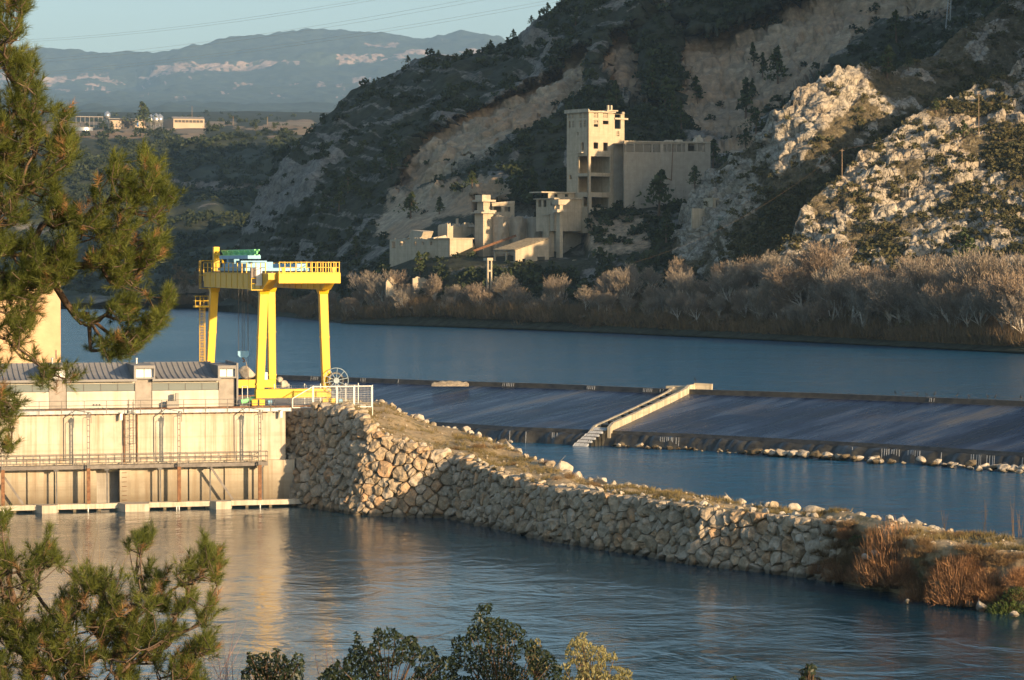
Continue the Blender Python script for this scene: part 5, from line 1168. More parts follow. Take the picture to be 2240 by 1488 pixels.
mb = MB(); mb.add([fpt(-2.6, -4.2, .25), fpt(-2.6, .6, .25), fpt(-0.6, .6, .25), fpt(-0.6, -4.2, .25), fpt(-2.6, -4.2, .75), fpt(-2.6, .6, .75), fpt(-0.6, .6, .75), fpt(-0.6, -4.2, .75)], BOXF); mb.build('head_block', M_pale, fw)
mb = MB(); hp_ = [fpt(-1.6, 0.3, .8), fpt(-1.9, 2.0, .75), fpt(-2.1, 3.2, .7)]
for p, q in zip(hp_[:-1], hp_[1:]): mb.bar(p, q, 0.6, 1.0, local=False)
mb.build('head_wing', M_pale, fw)
mb = MB()
for k in range(6):
    d0 = TOE_D + 0.2 + k * 0.7; z0 = 2.55 - k * 0.42
    for j in range(7):
        o0 = -2.5 + j * 0.36 + rb.uniform(-.05, .05); c = crest(sT + o0 - 0.25 * k * 0.6); w = 0.12 + 0.06 * rb.random()
        p = c + cnorm * d0; q = c + cnorm * (d0 + 0.55)
        mb.add([(p[0] - w, p[1], z0), (p[0] + w, p[1], z0), (q[0] + w, q[1], z0 - 0.4), (q[0] - w, q[1], z0 - 0.4), (p[0] - w, p[1], z0 - .15), (p[0] + w, p[1], z0 - .15), (q[0] + w, q[1], z0 - 0.6), (q[0] - w, q[1], z0 - 0.6)], BOXF)
cs_ = mb.build('cascade', M_foam, fw); cs_['kind'] = 'stuff'
mb = MB()
for k in range(5): c = crest(sT - 1.3 - 0.15 * k) + cnorm * (TOE_D + 0.6 + k * 0.7); mb.add([c + cdir * sx * 1.35 + cnorm * dd + np.array([0, 0, zz - c[2]]) for zz in (-0.5, 2.2 - k * 0.42) for sx, dd in ((-1, -.4), (1, -.4), (1, .3), (-1, .3))], BOXF)
mb.build('outfall_step', M_wet, fw)
# rocks and ledge fragments along the toe
for px_, py_, sz, fl in ((1100, 948, 2.2, .6), (1115, 946, 1.5, .7), (1360, 970, 1.6, .6), (1398, 968, 2.0, .5), (1435, 970, 1.4, .5), (1650, 981, 2.6, .5), (1680, 979, 2.4, .6), (1710, 974, 2.6, .7), (1735, 976, 2.2, .7), (1760, 976, 2.0, .8), (1785, 986, 2.0, .9), (1753, 992, 1.1, .8), (1815, 996, .9, .8), (1760, 968, 1.6, .7), (1690, 970, 1.8, .6), (1848, 984, 2.4, .6), (1868, 998, 1.5, .8), (1920, 1004, 1.4, .5), (2016, 1000, 1.9, 1.0), (2052, 1005, 1.5, .9), (2090, 1017, 1.5, .5), (2125, 997, 2.6, .6), (2175, 998, 1.4, .6), (2155, 1016, 1.8, .5), (2185, 1022, 2.0, .5), (2215, 1024, 2.2, .5), (2235, 1022, 1.6, .8), (2100, 1018, 1.0, .6), (2200, 1012, 1.2, .6), (1800, 992, .9, .7)):
    boulder(UZ(px_, max(py_, np.interp(px_, [1279, 1516, 1636, 1896, 2059, 2240], [968, 981, 989, 1004, 1012, 1026])) + 1.5, 0.35), sz * 0.85, 'larger rock at the weir foot, ' + by_weir(px_), 'rocks along the foot of the weir', rb, 0.25, fl, 'boulder', .45 if px_ < 2000 else .15)
mb = MB(); c = UZ(1466, 978, 0.0); hl = []
for i in range(12): q = i / 11; hl.append((c[0] - 3.0 + 6.0 * q, c[1] - 0.9 + 0.2 * q, 0.15 + 1.0 * math.sin(math.pi * min(1, q * 1.1 + 0.05)) ** 0.6 * (1 if q < .92 else .8)))
V = [(x, y, -0.4) for x, y, z in hl] + [(x, y, z * .55) for x, y, z in hl] + [(x, y + 0.8, z) for x, y, z in hl] + [(x, y + 2.2, -0.3) for x, y, z in hl]
mb.add(V, [(r2 * 12 + i, r2 * 12 + i + 1, (r2 + 1) * 12 + i + 1, (r2 + 1) * 12 + i) for r2 in range(3) for i in range(11)])
tag(mb.build('gravel_mound', M_boul, None, True), 'low pale gravel mound at the foot of the weir near the fish ladder', 'gravel mound')
mb = MB(); c = UZ(985, 838, ZU); V = []; 
for j in range(4):
    for i in range(14): q = i / 13; V.append((c[0] - 3.2 + 6.4 * q, c[1] - 1.6 + j * 1.0, ZU + (-.5 if j in (0, 3) else .45 * math.sin(math.pi * q) ** .5 + .12 * math.sin(i * 2.2) - .1)))
mb.add(V, [(r2 * 14 + i, r2 * 14 + i + 1, (r2 + 1) * 14 + i + 1, (r2 + 1) * 14 + i) for r2 in range(3) for i in range(13)])
tag(mb.build('gravel_mound', M_boul, None, True), 'low pale gravel bar lying on the weir crest beyond the embankment', 'gravel mound')
# birds perched along the crest
def bird_mesh():
    b = MB(); rings = [(-0.30, 0.02, 0.30), (-0.22, 0.05, 0.33), (-0.08, 0.10, 0.40), (0.05, 0.11, 0.48), (0.12, 0.08, 0.58), (0.14, 0.045, 0.68), (0.15, 0.04, 0.76), (0.18, 0.055, 0.82), (0.23, 0.035, 0.83), (0.32, 0.008, 0.82)]
    n = 7; V = []
    for xx, r, z in rings:
        for i in range(n): q = 2 * math.pi * i / n; V.append((xx + 0.3 * r * math.sin(q), r * math.cos(q), z + r * math.sin(q)))
    F = [(k * n + i, k * n + (i + 1) % n, (k + 1) * n + (i + 1) % n, (k + 1) * n + i) for k in range(len(rings) - 1) for i in range(n)] + [tuple(range(n)), tuple(range(len(V) - 1, len(V) - n - 1, -1))]
    b.add(V, F)
    for s in (-0.05, 0.05): b.tube((0.0, s, 0.4), (0.02, s, 0.0), 0.018, n=4); b.tube((0.02, s, 0.01), (0.12, s, 0.01), 0.02, n=4)
    return b
M_bird = simple('dark_plumage', (0.03, 0.03, 0.03), 0.6)
b0 = bird_mesh().build('bird', M_bird); bl = 'dark slender bird perched on the weir crest'; first = True
for xz in (1650, 1685, 1755, 1795, 1835, 1940, 1993, 2080, 2115, 2228):
    px_ = 1200 + xz / 2.154; s = np.interp(px_, [q[0] for q in cr_px], s_cr); c = crest(s); o = b0 if first else b0.copy()
    if not first: C.objects.link(o)
    first = False; o.location = (c[0] + cnorm[0] * .2, c[1] + cnorm[1] * .2, ZU + 0.045); o.rotation_euler = (0, 0, rb.uniform(0, 6.28)); o.scale = (1.15,) * 3; tag(o, bl, 'bird', 'birds perched on the weir crest')
o = b0.copy(); C.objects.link(o); p = fpt(-1.6, 0.5, 1.3); o.location = p; tag(o, 'dark bird perched on the head of the fish ladder', 'bird'); o['group'] = ''; del o['group']
# ================================================================== ruined works on the far slope
M_ruin = concrete('weathered_ruin_plaster', (0.50, 0.42, 0.30), (0.34, 0.275, 0.19), bump=0.5)
M_ruin2 = concrete('grey_ruin_masonry', (0.40, 0.345, 0.265), (0.33, 0.28, 0.21), bump=0.6)
M_slab = concrete('broken_roof_slab', (0.52, 0.45, 0.34), (0.30, 0.25, 0.18))
M_tile = simple('lichened_roof_tile', (0.17, 0.15, 0.11), 0.9, 0, 0.5, 1.2, 0.6)
UR = np.array([0.80, 0.60])
def wall_open(fr, a0, a1, z0, z1, ops, th, name, mat, parent, top=None):
    """a wall slab with real openings through it"""
    ops = [(min(p[0], p[1]), max(p[0], p[1]), min(p[2], p[3]), max(p[2], p[3])) for p in ops]
    xs = sorted({a0, a1} | {v for o in ops for v in o[:2] if a0 < v < a1}); zs = sorted({z0, z1} | {v for o in ops for v in o[2:] if z0 < v < z1})
    nx, nz = len(xs) - 1, len(zs) - 1
    sol = [[not any(o[0] - 1e-6 <= (xs[i] + xs[i + 1]) / 2 <= o[1] + 1e-6 and o[2] - 1e-6 <= (zs[j] + zs[j + 1]) / 2 <= o[3] + 1e-6 for o in ops) for j in range(nz)] for i in range(nx)]
    V, F, key = [], [], {}
    def v(a, t, z):
        k = (round(a, 4), t, round(z, 4))
        if k not in key: key[k] = len(V); V.append(fr.P(a, t, z))
        return key[k]
    for i in range(nx):
        for j in range(nz):
            if not sol[i][j]: continue
            x0, x1, y0, y1 = xs[i], xs[i + 1], zs[j], zs[j + 1]
            F.append((v(x0, 0, y0), v(x1, 0, y0), v(x1, 0, y1), v(x0, 0, y1))); F.append((v(x0, th, y0), v(x0, th, y1), v(x1, th, y1), v(x1, th, y0)))
            if i == 0 or not sol[i - 1][j]: F.append((v(x0, 0, y0), v(x0, 0, y1), v(x0, th, y1), v(x0, th, y0)))
            if i == nx - 1 or not sol[i + 1][j]: F.append((v(x1, 0, y0), v(x1, th, y0), v(x1, th, y1), v(x1, 0, y1)))
            if j == 0 or not sol[i][j - 1]: F.append((v(x0, 0, y0), v(x0, th, y0), v(x1, th, y0), v(x1, 0, y0)))
            if j == nz - 1 or not sol[i][j + 1]: F.append((v(x0, 0, y1), v(x1, 0, y1), v(x1, th, y1), v(x0, th, y1)))
    mb = MB(); mb.add(V, F); return mb.build(name, mat, parent)
def lattice(fr, op, nx, nz, parent, mat, w=0.22, broken=0):
    a0, a1, z0, z1 = min(op[:2]), max(op[:2]), min(op[2:]), max(op[2:]); mb = MB(fr)
    for i in range(1, nx): a = a0 + (a1 - a0) * i / nx; mb.box(a - w / 2, a + w / 2, 0.12, 0.34, z0 + (z1 - z0) * broken, z1)
    for j in range(1, nz):
        z = z0 + (z1 - z0) * j / nz
        if z > z0 + (z1 - z0) * broken - 0.01: mb.box(a0, a1, 0.125, 0.335, z - w / 2, z + w / 2)
    return mb.build('window_lattice', mat, parent)
class Block:
    """a ruin block: lit face on frame R (corner at its near edge), shaded face on frame L going back"""
    def __init__(s, cpx, cpy, D, u=UR):
        s.c = U(cpx, cpy, D); s.R = Frame(s.c, u); s.L = Frame(s.c, (s.R.n[0] * -1, s.R.n[1] * -1))
    def r(s, px, py, t=0.0): return s.R.px(px, py, t)
    def l(s, px, py, t=0.0): return s.L.px(px, py, t)
def ops_of(f, crop, rects):
    out = []
    for x0, x1, y0, y1 in rects:
        p, q = f(*crop(x0, y0)), f(*crop(x1, y1)); out.append((p[0], q[0], q[1], p[1]))
    return out
def cT(x, y): return 1220 + x / 5.953, 220 + y / 5.953
def cR(x, y): return 820 + x / 4.48, 400 + y / 4.48

# ---- the tall tower
DT = ground_at(L_hill, 1290, 462)[1] - 1.0
b = Block(*cT(403, 1420), DT); zb_ = b.c[2] - 8.0; zt_ = b.r(*cT(403, 150))[1]
tow = thing('ruined_tower', 'tall ruined concrete tower with empty window openings, its top in sunlight', 'tower', b.c)
aF, aS = b.r(*cT(725, 600))[0], b.r(*cT(868, 600))[0]; lL = b.l(*cT(118, 600))[0]
fo_ = ops_of(b.r, cT, [(470, 527, 165, 222), (593, 652, 165, 222), (470, 527, 260, 345), (588, 662, 262, 312), (467, 527, 545, 630), (593, 652, 547, 657), (432, 683, 725, 945), (432, 683, 985, 1200), (442, 665, 1258, 1400)])
w1 = wall_open(b.R, 0, aF, zb_, zt_, fo_, 0.7, 'front_wall', M_ruin, tow)
for k in (0, 1): lattice(b.R, fo_[k], 3, 3, w1, M_ruin, 0.28)
lattice(b.R, fo_[2], 3, 4, w1, M_ruin, 0.28, 0.45)
zs_ = b.r(*cT(800, 178))[1]; zn_ = b.r(*cT(800, 372))[1]
so_ = ops_of(b.r, cT, [(742, 820, 178, 372), (768, 803, 402, 465), (768, 803, 550, 608), (768, 820, 700, 1390)])
w2 = wall_open(b.R, aF + 0.004, aS, zb_, zs_, so_, 0.7, 'stair_wall', M_ruin, tow); lattice(b.R, so_[1], 2, 3, w2, M_ruin, 0.26); lattice(b.R, so_[2], 2, 3, w2, M_ruin, 0.26)
lo_ = ops_of(b.l, cT, [(145, 165, 270, 355), (190, 214, 270, 350), (140, 165, 175, 232), (190, 216, 175, 232), (285, 312, 165, 225), (338, 368, 165, 225), (285, 312, 260, 352), (338, 368, 258, 345), (256, 270, 412, 455), (308, 338, 548, 650), (265, 392, 725, 945), (262, 388, 990, 1195), (150, 182, 972, 1025), (320, 392, 1255, 1380)])
w3 = wall_open(b.L, lL, -0.003, zb_, zt_ - 0.02, lo_, 0.7, 'side_wall', M_ruin, tow)
for k in (1, 2, 3, 4, 5, 6, 7): lattice(b.L, lo_[k], 2, 3, w3, M_ruin, 0.26)
mb = MB(b.R); Ld = -lL; mb.box(aF - 0.7, aF - 0.003, 0.705, Ld, zb_, zt_ - 0.03); mb.build('rear_wall', M_ruin, tow); mb = MB(b.R); mb.box(0.705, aF - 0.705, Ld - 0.6, Ld, zb_, zt_ - 0.04); mb.build('rear_wall', M_ruin, tow)
mb = MB(b.R); mb.box(aS - 0.6, aS - 0.003, 0.705, Ld * 0.5, zb_, zn_); mb.box(aF + 0.01, aS - 0.61, Ld * 0.5 - 0.6, Ld * 0.5 - 0.01, zb_, zn_); mb.build('rear_wall', M_ruin, tow)
for y0, y1 in ((945, 985), (1200, 1258), (680, 722)):
    z0, z1 = b.r(*cT(500, y1))[1], b.r(*cT(500, y0))[1]; mb = MB(b.R); mb.box(0.71, aF - 0.71, 0.71, Ld - 0.61, z0 + 0.05, z1 - 0.05); mb.build('floor_slab', M_ruin2, tow)
mb = MB(b.R); mb.box(aF * 0.42, aF * 0.42 + 0.5, Ld * 0.42, Ld * 0.42 + 0.5, zb_, zt_ - 0.5); mb.build('inner_column', M_ruin2, tow)
rr_ = random.Random(4); mb = MB(b.R); NQ = 14; prof_ = [(-0.7 + (aF + 1.2) * i / NQ, 0.38 + 0.25 * rr_.random() + (0.7 if i in (0,) else 0)) for i in range(NQ + 1)]
for (p, h0), (q, h1) in zip(prof_[:-1], prof_[1:]): mb.hexa([(p, -0.7, zt_ + .002), (q, -0.7, zt_ + .002), (q, Ld + 0.5, zt_ + .002), (p, Ld + .5, zt_ + .002), (p, -0.7, zt_ + h0), (q, -0.7, zt_ + h1), (q, Ld + .5, zt_ + h1 * 1.1), (p, Ld + .5, zt_ + h0 * 1.1)])
mb.build('roof_slab', M_slab, tow)
pz = b.r(*cT(715, 60))[1]; mb = MB(b.R)
for dx in (-1.2, 0.2): mb.box(aF + dx - .3, aF + dx + .3, 1.2, 1.9, zt_ + .3, pz)
mb.box(aF - 2.2, aF + 2.6, 0.6, 2.6, zt_ + 0.66, zt_ + 1.1); mb.build('roof_stub', M_slab, tow)
mb = MB(b.R); z = b.r(*cT(800, 238))[1]; mb.box(aF + 0.4, aS + 1.3, -0.5, 0.9, z - .3, z + .3); mb.box(aS - 1.1, aS - 0.1, -0.25, 0.6, zs_ + .002, zs_ + .8); mb.build('corner_beam', M_slab, tow)
mb = MB(b.L); z = b.l(*cT(300, 680))[1]; a0_, a1_ = b.l(*cT(262, 680))[0], b.l(*cT(342, 680))[0]; mb.box(a0_, a1_, -1.2, -0.005, z - .15, z + .15); mb.build('balcony_slab', M_slab, tow)

# ---- long walled store beside the tower
sx = thing('ruined_store', 'long roofless concrete store with a band of lattice windows beside the ruined tower', 'building', U(1445, 455, DT + 8))
b2 = Block(*cT(1345, 1000), DT + 3, (0.965, 0.26)); zt2 = b2.r(*cT(1345, 545))[1]; zb2 = zt2 - 34
b2L = Frame(b2.c, (0.93, 0.36))
def l2(px, py): return b2L.px(px, py, 0)
rects1 = [(868, 880, 562, 670), (895, 990, 562, 672), (1010, 1105, 562, 672), (1125, 1220, 562, 674), (1240, 1335, 562, 674)]
o1 = ops_of(l2, cT, rects1); e0_ = l2(*cT(866, 600))[0]
w = wall_open(b2L, e0_, -0.01, zb2, zt2, o1, 0.6, 'wall', M_ruin2, sx)
for o in o1[1:]: lattice(b2L, o, 6, 6, w, M_ruin2, 0.13)
rects2 = [(1375, 1412, 572, 668), (1432, 1475, 570, 668), (1503, 1535, 566, 668), (1555, 1605, 563, 668), (1622, 1655, 562, 668), (1697, 1785, 560, 662), (1795, 1805, 560, 662), (1828, 1915, 560, 668)]
o2 = ops_of(b2.r, cT, rects2); e1_ = b2.r(*cT(1990, 600))[0]
w = wall_open(b2.R, 0.0, e1_, zb2, zt2, o2, 0.6, 'wall', M_ruin2, sx)
for k, o in enumerate(o2):
    if k not in (5, 6): lattice(b2.R, o, 5 if k == 7 else 3, 6, w, M_ruin2, 0.13)
mb = MB(b2.R); mb.box(0.6, e1_, 9.0, 9.6, zb2, zt2 - .6); mb.build('rear_wall', M_ruin2, sx); mb = MB(b2L); mb.box(e0_, 0, 9.0, 9.6, zb2, zt2 - .62); mb.build('rear_wall', M_ruin2, sx)
mb = MB(b2.R); mb.box(0.62, e1_, .62, 8.98, zt2 - .5, zt2 - .1); mb.build('roof_slab', M_slab, sx); mb = MB(b2L); mb.box(e0_, -.3, .62, 8.98, zt2 - .52, zt2 - .12); mb.build('roof_slab', M_slab, sx)  # slabs added to keep sky light out, so the window holes look dark
mb = MB(b2L); mb.box(e0_ - .2, 0.1, -0.35, 1.2, zt2 + .003, zt2 + .35); mb.build('coping', M_slab, sx); mb = MB(b2.R); mb.box(0.12, e1_, -0.35, 1.2, zt2 + .003, zt2 + .35); mb.build('coping', M_slab, sx)
for x0, x1, h in ((1400, 1520, .9), (1540, 1640, 1.1), (1790, 1905, 2.0), (1830, 1880, 2.9)):
    p, q = b2.r(*cT(x0, 530))[0], b2.r(*cT(x1, 530))[0]; mb = MB(b2.R); mb.hexa([(p, .5, zt2 + .36), (q, .5, zt2 + .36), (q, 3, zt2 + .36), (p, 3, zt2 + .36), (p + .5, .7, zt2 + h), (q - .3, .7, zt2 + h * .9), (q - .3, 2.6, zt2 + h), (p + .4, 2.5, zt2 + h * .8)]); mb.build('roof_fragment', M_slab, sx)
mb = MB(b2.R); p0, p1 = b2.r(*cT(1498, 560)), b2.r(*cT(1480, 1040)); mb.tube((p0[0], -.2, p0[1]), (p1[0], -.2, p1[1]), 0.12); p2 = b2.r(*cT(1375, 990)); mb.tube((p1[0], -.2, p1[1]), (p2[0], -.2, p2[1]), 0.14); mb.build('down_pipe', M_rust, sx)

# ---- lower buildings: walls from corner, right edge and far edge in the photograph
def hall(name, label, cat, cx, cbase, ctop, rx, lx, crop, mat, rops=(), lops=(), D=None, th=0.5, roof=None, deep=6.0, u=UR, ltop=None):
    px, py = crop(cx, cbase); g = ground_at(L_hill, px, min(py, 640)); D = D or g[1]
    bk = Block(px, py, D, u); t = thing(name, label, cat, bk.c); z0 = bk.c[2] - deep; z1 = bk.r(*crop(cx, ctop))[1]
    a1 = bk.r(*crop(rx, (cbase + ctop) / 2))[0]; l1 = bk.l(*crop(lx, (cbase + ctop) / 2))[0]
    wall_open(bk.R, 0, a1, z0, z1, ops_of(bk.r, crop, rops), th, 'wall', mat, t); wall_open(bk.L, l1, -0.004, z0, z1 - 0.01, ops_of(bk.l, crop, lops), th, 'wall', mat, t)
    mb = MB(bk.R); mb.box(a1 - th, a1 - .004, th + .004, -l1, z0, z1 - .02); mb.build('wall', mat, t); mb = MB(bk.R); mb.box(th + .004, a1 - th - .004, -l1 - th, -l1, z0, z1 - .03); mb.build('wall', mat, t)
    if roof:
        mb = MB(bk.R); o = roof; mb.box(-o, a1 + o, -o, -l1 + o, z1 + .003, z1 + .3); mb.build('roof_slab', M_slab, t)
    return t, bk, a1, l1, z0, z1
rq = random.Random(9)
def jag(t, fr, a0, a1, d0, d1, z, hmax, step=.8):
    """broken crest left standing along the top of a wall"""
    mb = MB(fr); a = a0; h = rq.random() * hmax
    while a < a1 - .05:
        w = min(step * rq.uniform(.6, 1.5), a1 - a); h2 = max(.05, min(hmax, h + rq.uniform(-.6, .6) * hmax))
        mb.hexa([(a, d0, z + .002), (a + w, d0, z + .002), (a + w, d1, z + .002), (a, d1, z + .002), (a, d0, z + max(h, .05)), (a + w, d0, z + h2), (a + w, d1, z + h2 * .9), (a, d1, z + max(h, .05) * .9)]); a += w; h = h2 if rq.random() < .8 else 0.05
    mb.build('broken_crest', M_slab, t)
def debris(t, bk, a0, a1, t0, t1, z, n, hmax):
    for _ in range(n):
        a, d = rq.uniform(a0, a1), rq.uniform(t0, t1); w, l, h = rq.uniform(.6, 2.2), rq.uniform(.6, 2.0), rq.uniform(.3, hmax); mb = MB(bk.R); s = [rq.uniform(-.4, .4) for _ in range(8)]
        mb.hexa([(a - w, d - l, z + .01), (a + w, d - l, z + .01), (a + w, d + l, z + .01), (a - w, d + l, z + .01), (a - w + s[0], d - l + s[1], z + h * .5), (a + w + s[2], d - l * .5, z + h), (a + w * .6, d + l * .6, z + h * .8), (a - w * .7, d + l * .5, z + h * .4)]); mb.build('roof_fragment', M_slab, t)
t, bk, a1, l1, z0, z1 = hall('ruined_hall', 'broad roofless ruin hall nearest the river, small windows high on its shaded side', 'building', 735, 815, 550, 957, 145, cR, M_ruin, (), [(168, 200, 575, 640), (242, 275, 575, 615), (281, 293, 572, 598), (390, 415, 575, 610), (460, 485, 575, 610), (540, 565, 575, 610)], D=DT + 6, deep=9)
mb = MB(bk.R); mb.box(-.4, a1 + .4, -.4, -l1 * .35, z1 + .003, z1 + .35); mb.build('roof_slab', M_slab, t); debris(t, bk, 0, a1, -l1 * .2, -l1 * .95, z1 + .1, 12, 1.4); jag(t, bk.L, l1, l1 * .36, 0, .5, z1, 1.3)
pz_ = bk.l(*cR(450, 462))[1]; mb = MB(bk.R); mb.hexa([(.5, -l1 * .5, z1), (a1 * .5, -l1 * .5, z1), (a1 * .5, -l1 * .72, z1), (.5, -l1 * .72, z1), (.5, -l1 * .45, pz_ - .6), (a1 * .5, -l1 * .45, pz_ - .4), (a1 * .5, -l1 * .62, pz_), (.5, -l1 * .64, pz_)]); mb.build('roof_fragment', M_slab, t)
t, bk, a1, l1, z0, z1 = hall('ruined_block', 'small ruin block with a thin standing chimney post, behind the broad hall', 'building', 710, 640, 432, 1035, 617, cR, M_ruin, D=DT + 24, deep=10)
debris(t, bk, .5, a1, 1, -l1, z1, 8, 1.5); jag(t, bk.R, 0, a1, 0, .5, z1, 1.6); jag(t, bk.L, l1, -.01, 0, .5, z1, 1.2); cp = bk.r(*cR(825, 360)); mb = MB(bk.R); mb.box(cp[0] - .35, cp[0] + .35, .8, 1.5, z1 - .2, bk.r(*cR(825, 350))[1]); mb.build('chimney_post', M_slab, t)
DK = DT + 14
# stepped chimney
pxc, pyc = cR(1062, 720); bc = Block(pxc, pyc, DK); ch = thing('stepped_chimney', 'square stepped ruin chimney with two jutting collars', 'chimney', bc.c)
def cz(y): return bc.r(*cR(1062, y))[1]
def ca_(x): return bc.r(*cR(x, 400))[0]
mb = MB(bc.R); mb.box(0, ca_(1160), 0, 5, bc.c[2] - 5, cz(300)); mb.build('shaft', M_ruin, ch); mb = MB(bc.R); mb.box(ca_(1072), ca_(1137), .5, 4.2, cz(268) + .003, cz(185)); mb.build('neck', M_ruin, ch); mb = MB(bc.R); mb.box(ca_(1055), ca_(1137), .2, 4.4, cz(166) + .003, cz(118)); mb.build('cap', M_slab, ch)
mb = MB(bc.R); mb.box(ca_(1030), ca_(1165), -.9, 5.4, cz(300) + .003, cz(285)); mb.box(ca_(1062), ca_(1180), -.6, 5.2, cz(284.5), cz(268)); mb.build('collar', M_slab, ch); mb = MB(bc.R); mb.box(ca_(1040), ca_(1176), -.6, 5, cz(185) + .003, cz(166)); mb.build('collar', M_slab, ch)
# portal house behind the kilns
px_, py_ = cR(1150, 420); bp = Block(px_, py_, DK + 7, (0.93, 0.37)); po = thing('ruined_portal', 'small roofless ruin with two wide openings beside the stepped chimney', 'building', bp.c)
wo = ops_of(bp.r, cR, [(1165, 1240, 232, 286), (1275, 1330, 236, 282)]); ar_ = bp.r(*cR(1368, 300))[0]; zp_ = bp.r(*cR(1150, 205))[1]; wall_open(bp.R, 0, ar_, bp.c[2] - 6, zp_, wo, .6, 'wall', M_ruin, po)
zq_ = bp.r(*cR(1300, 178))[1]; mb = MB(bp.R); mb.hexa([(-.3, -.3, zp_ + .003), (ar_, -.3, zp_ + .003), (ar_, 6, zp_ + .003), (-.3, 6, zp_ + .003), (-.3, -.3, zp_ + .3), (ar_, -.3, zq_), (ar_, 6, zq_), (-.3, 6, zp_ + .3)]); mb.build('sloping_roof', M_slab, po); mb = MB(bp.R); mb.box(0, ar_, 6, 6.5, bp.c[2] - 6, zp_); mb.build('wall', M_ruin2, po)
# kiln mass
kr = thing('ruined_kilns', 'rough rounded masonry kilns filling the middle of the ruin', 'kiln', U(1130, 560, DK))
V, F = [], []; NA, NZ = 40, 14; k0 = U(1120, 560, DK + 6); kt = U(1120, 474, DK)[2]
for j in range(NZ + 2):
    for i in range(NA + 1):
        q = i / NA; z = k0[2] - 6 + (kt - k0[2] + 6) * min(j / NZ, 1)
        if j == NZ + 1: z += 0.3
        px = 1076 + 114 * q; D = DK + 3 - 4.2 * abs(math.sin(q * math.pi * 3)) ** .7 - 1.5 * (1 - j / NZ) + (10 if j == NZ + 1 else 0)
        p = np.array([(px - 1120) / FPX * D, D, z]); nz = float(fbm(p / np.array([2.5, 2.5, 3.0]), 4, 151)); p[1] += nz * 1.1; p[2] += (nz * 2.0 if j >= NZ else 0); V.append(p)
for j in range(NZ + 1):
    for i in range(NA): a = j * (NA + 1) + i; F.append((a, a + 1, a + NA + 2, a + NA + 1))
mb = MB(); mb.add(V, F); mb.build('kiln_wall', M_ruin2, kr)
mb = MB(); 
for q in range(3): c = U(1092 + 38 * q, 560, DK + 8); mb.tube((c[0], c[1], k0[2] - 6), (c[0], c[1], kt - 0.4), 5.2, 4.9, n=18, local=False)
mb.build('kiln_core', M_ruin2, kr)
t, bk, a1, l1, z0, z1 = hall('ruined_block', 'square shaded ruin block between the kilns and the tower foot', 'building', 1850, 600, 322, 2022, 1632, cR, M_ruin2, D=DK - 10, deep=8)
debris(t, bk, 1, a1, 1, -l1, z1, 7, .9); jag(t, bk.R, 0, a1, 0, .5, z1, 1.2); jag(t, bk.L, l1, -.01, 0, .5, z1, 1.4)
px_, py_ = cR(1706, 700); bq = Block(px_, py_, DK - 16); pi = thing('ruined_pillar', 'plain square ruin pillar between the kilns and the capped column', 'pillar', bq.c); mb = MB(bq.R); a_e = bq.r(*cR(1757, 400))[0]; zt3 = bq.r(*cR(1706, 318))[1]; mb.box(0, a_e, 0, 3.2, bq.c[2] - 4, zt3); mb.build('shaft', M_ruin, pi); mb = MB(bq.R); mb.box(-.5, a_e + .15, -.4, 3.5, zt3 + .003, zt3 + .4); mb.build('cap', M_slab, pi)
px_, py_ = cR(1812, 735); bt = Block(px_, py_, DK - 24); tc = thing('capped_column', 'tall slim concrete column with a broad tilted cap and a collar', 'column', bt.c)
def tz(y): return bt.r(*cR(1812, y))[1]
def ta(x): return bt.r(*cR(x, 400))[0]
mb = MB(bt.R); mb.box(0, ta(1843), 0, 2.0, bt.c[2] - 4, tz(215)); mb.build('shaft', M_ruin, tc); mb = MB(bt.R); mb.box(ta(1776), ta(1868), -.6, 2.6, tz(290), tz(262)); mb.build('collar', M_slab, tc)
mb = MB(bt.R); mb.hexa([(ta(1790), -.6, tz(215) + .003), (ta(1862), -.6, tz(215) + .003), (ta(1862), 3, tz(215) + .003), (ta(1790), 3, tz(215) + .003), (ta(1786), -.8, tz(165)), (ta(1910), -.8, tz(162)), (ta(1910), 3.4, tz(160)), (ta(1786), 3.4, tz(163))]); mb.build('cap', M_slab, tc)
# flat-roofed house below the tower
t, bk, a1, l1, z0, z1 = hall('ruined_house', 'flat-roofed ruin house with paired windows at the foot of the tower', 'building', 1760, 300, 158, 2030, 1580, cR, M_ruin, (), [(1600, 1630, 172, 236), (1650, 1680, 172, 236), (1722, 1752, 180, 222)], D=DT - 4, roof=0.7)
ch0, ch1 = bk.r(*cR(1700, 130), 4.0)[0], bk.r(*cR(1975, 130), 4.0)[0]; zc = bk.r(*cR(1760, 100), 4.0)[1]; co_ = [(bk.r(*cR(x0, 125), 4.0)[0], bk.r(*cR(x1, 125), 4.0)[0], bk.r(*cR(x0, 138), 4.0)[1], bk.r(*cR(x0, 112), 4.0)[1]) for x0, x1 in ((1760, 1792), (1862, 1895))]
f4 = Frame(bk.R.P(0, 4.0, 0), bk.R.u); wall_open(f4, ch0, ch1, z1 + .31, zc, co_, .4, 'clerestory', M_ruin, t); mb = MB(f4); mb.box(ch0 - 3.5, ch1 + .8, -.7, 6, zc + .003, zc + .4); mb.build('roof_slab', M_slab, t)
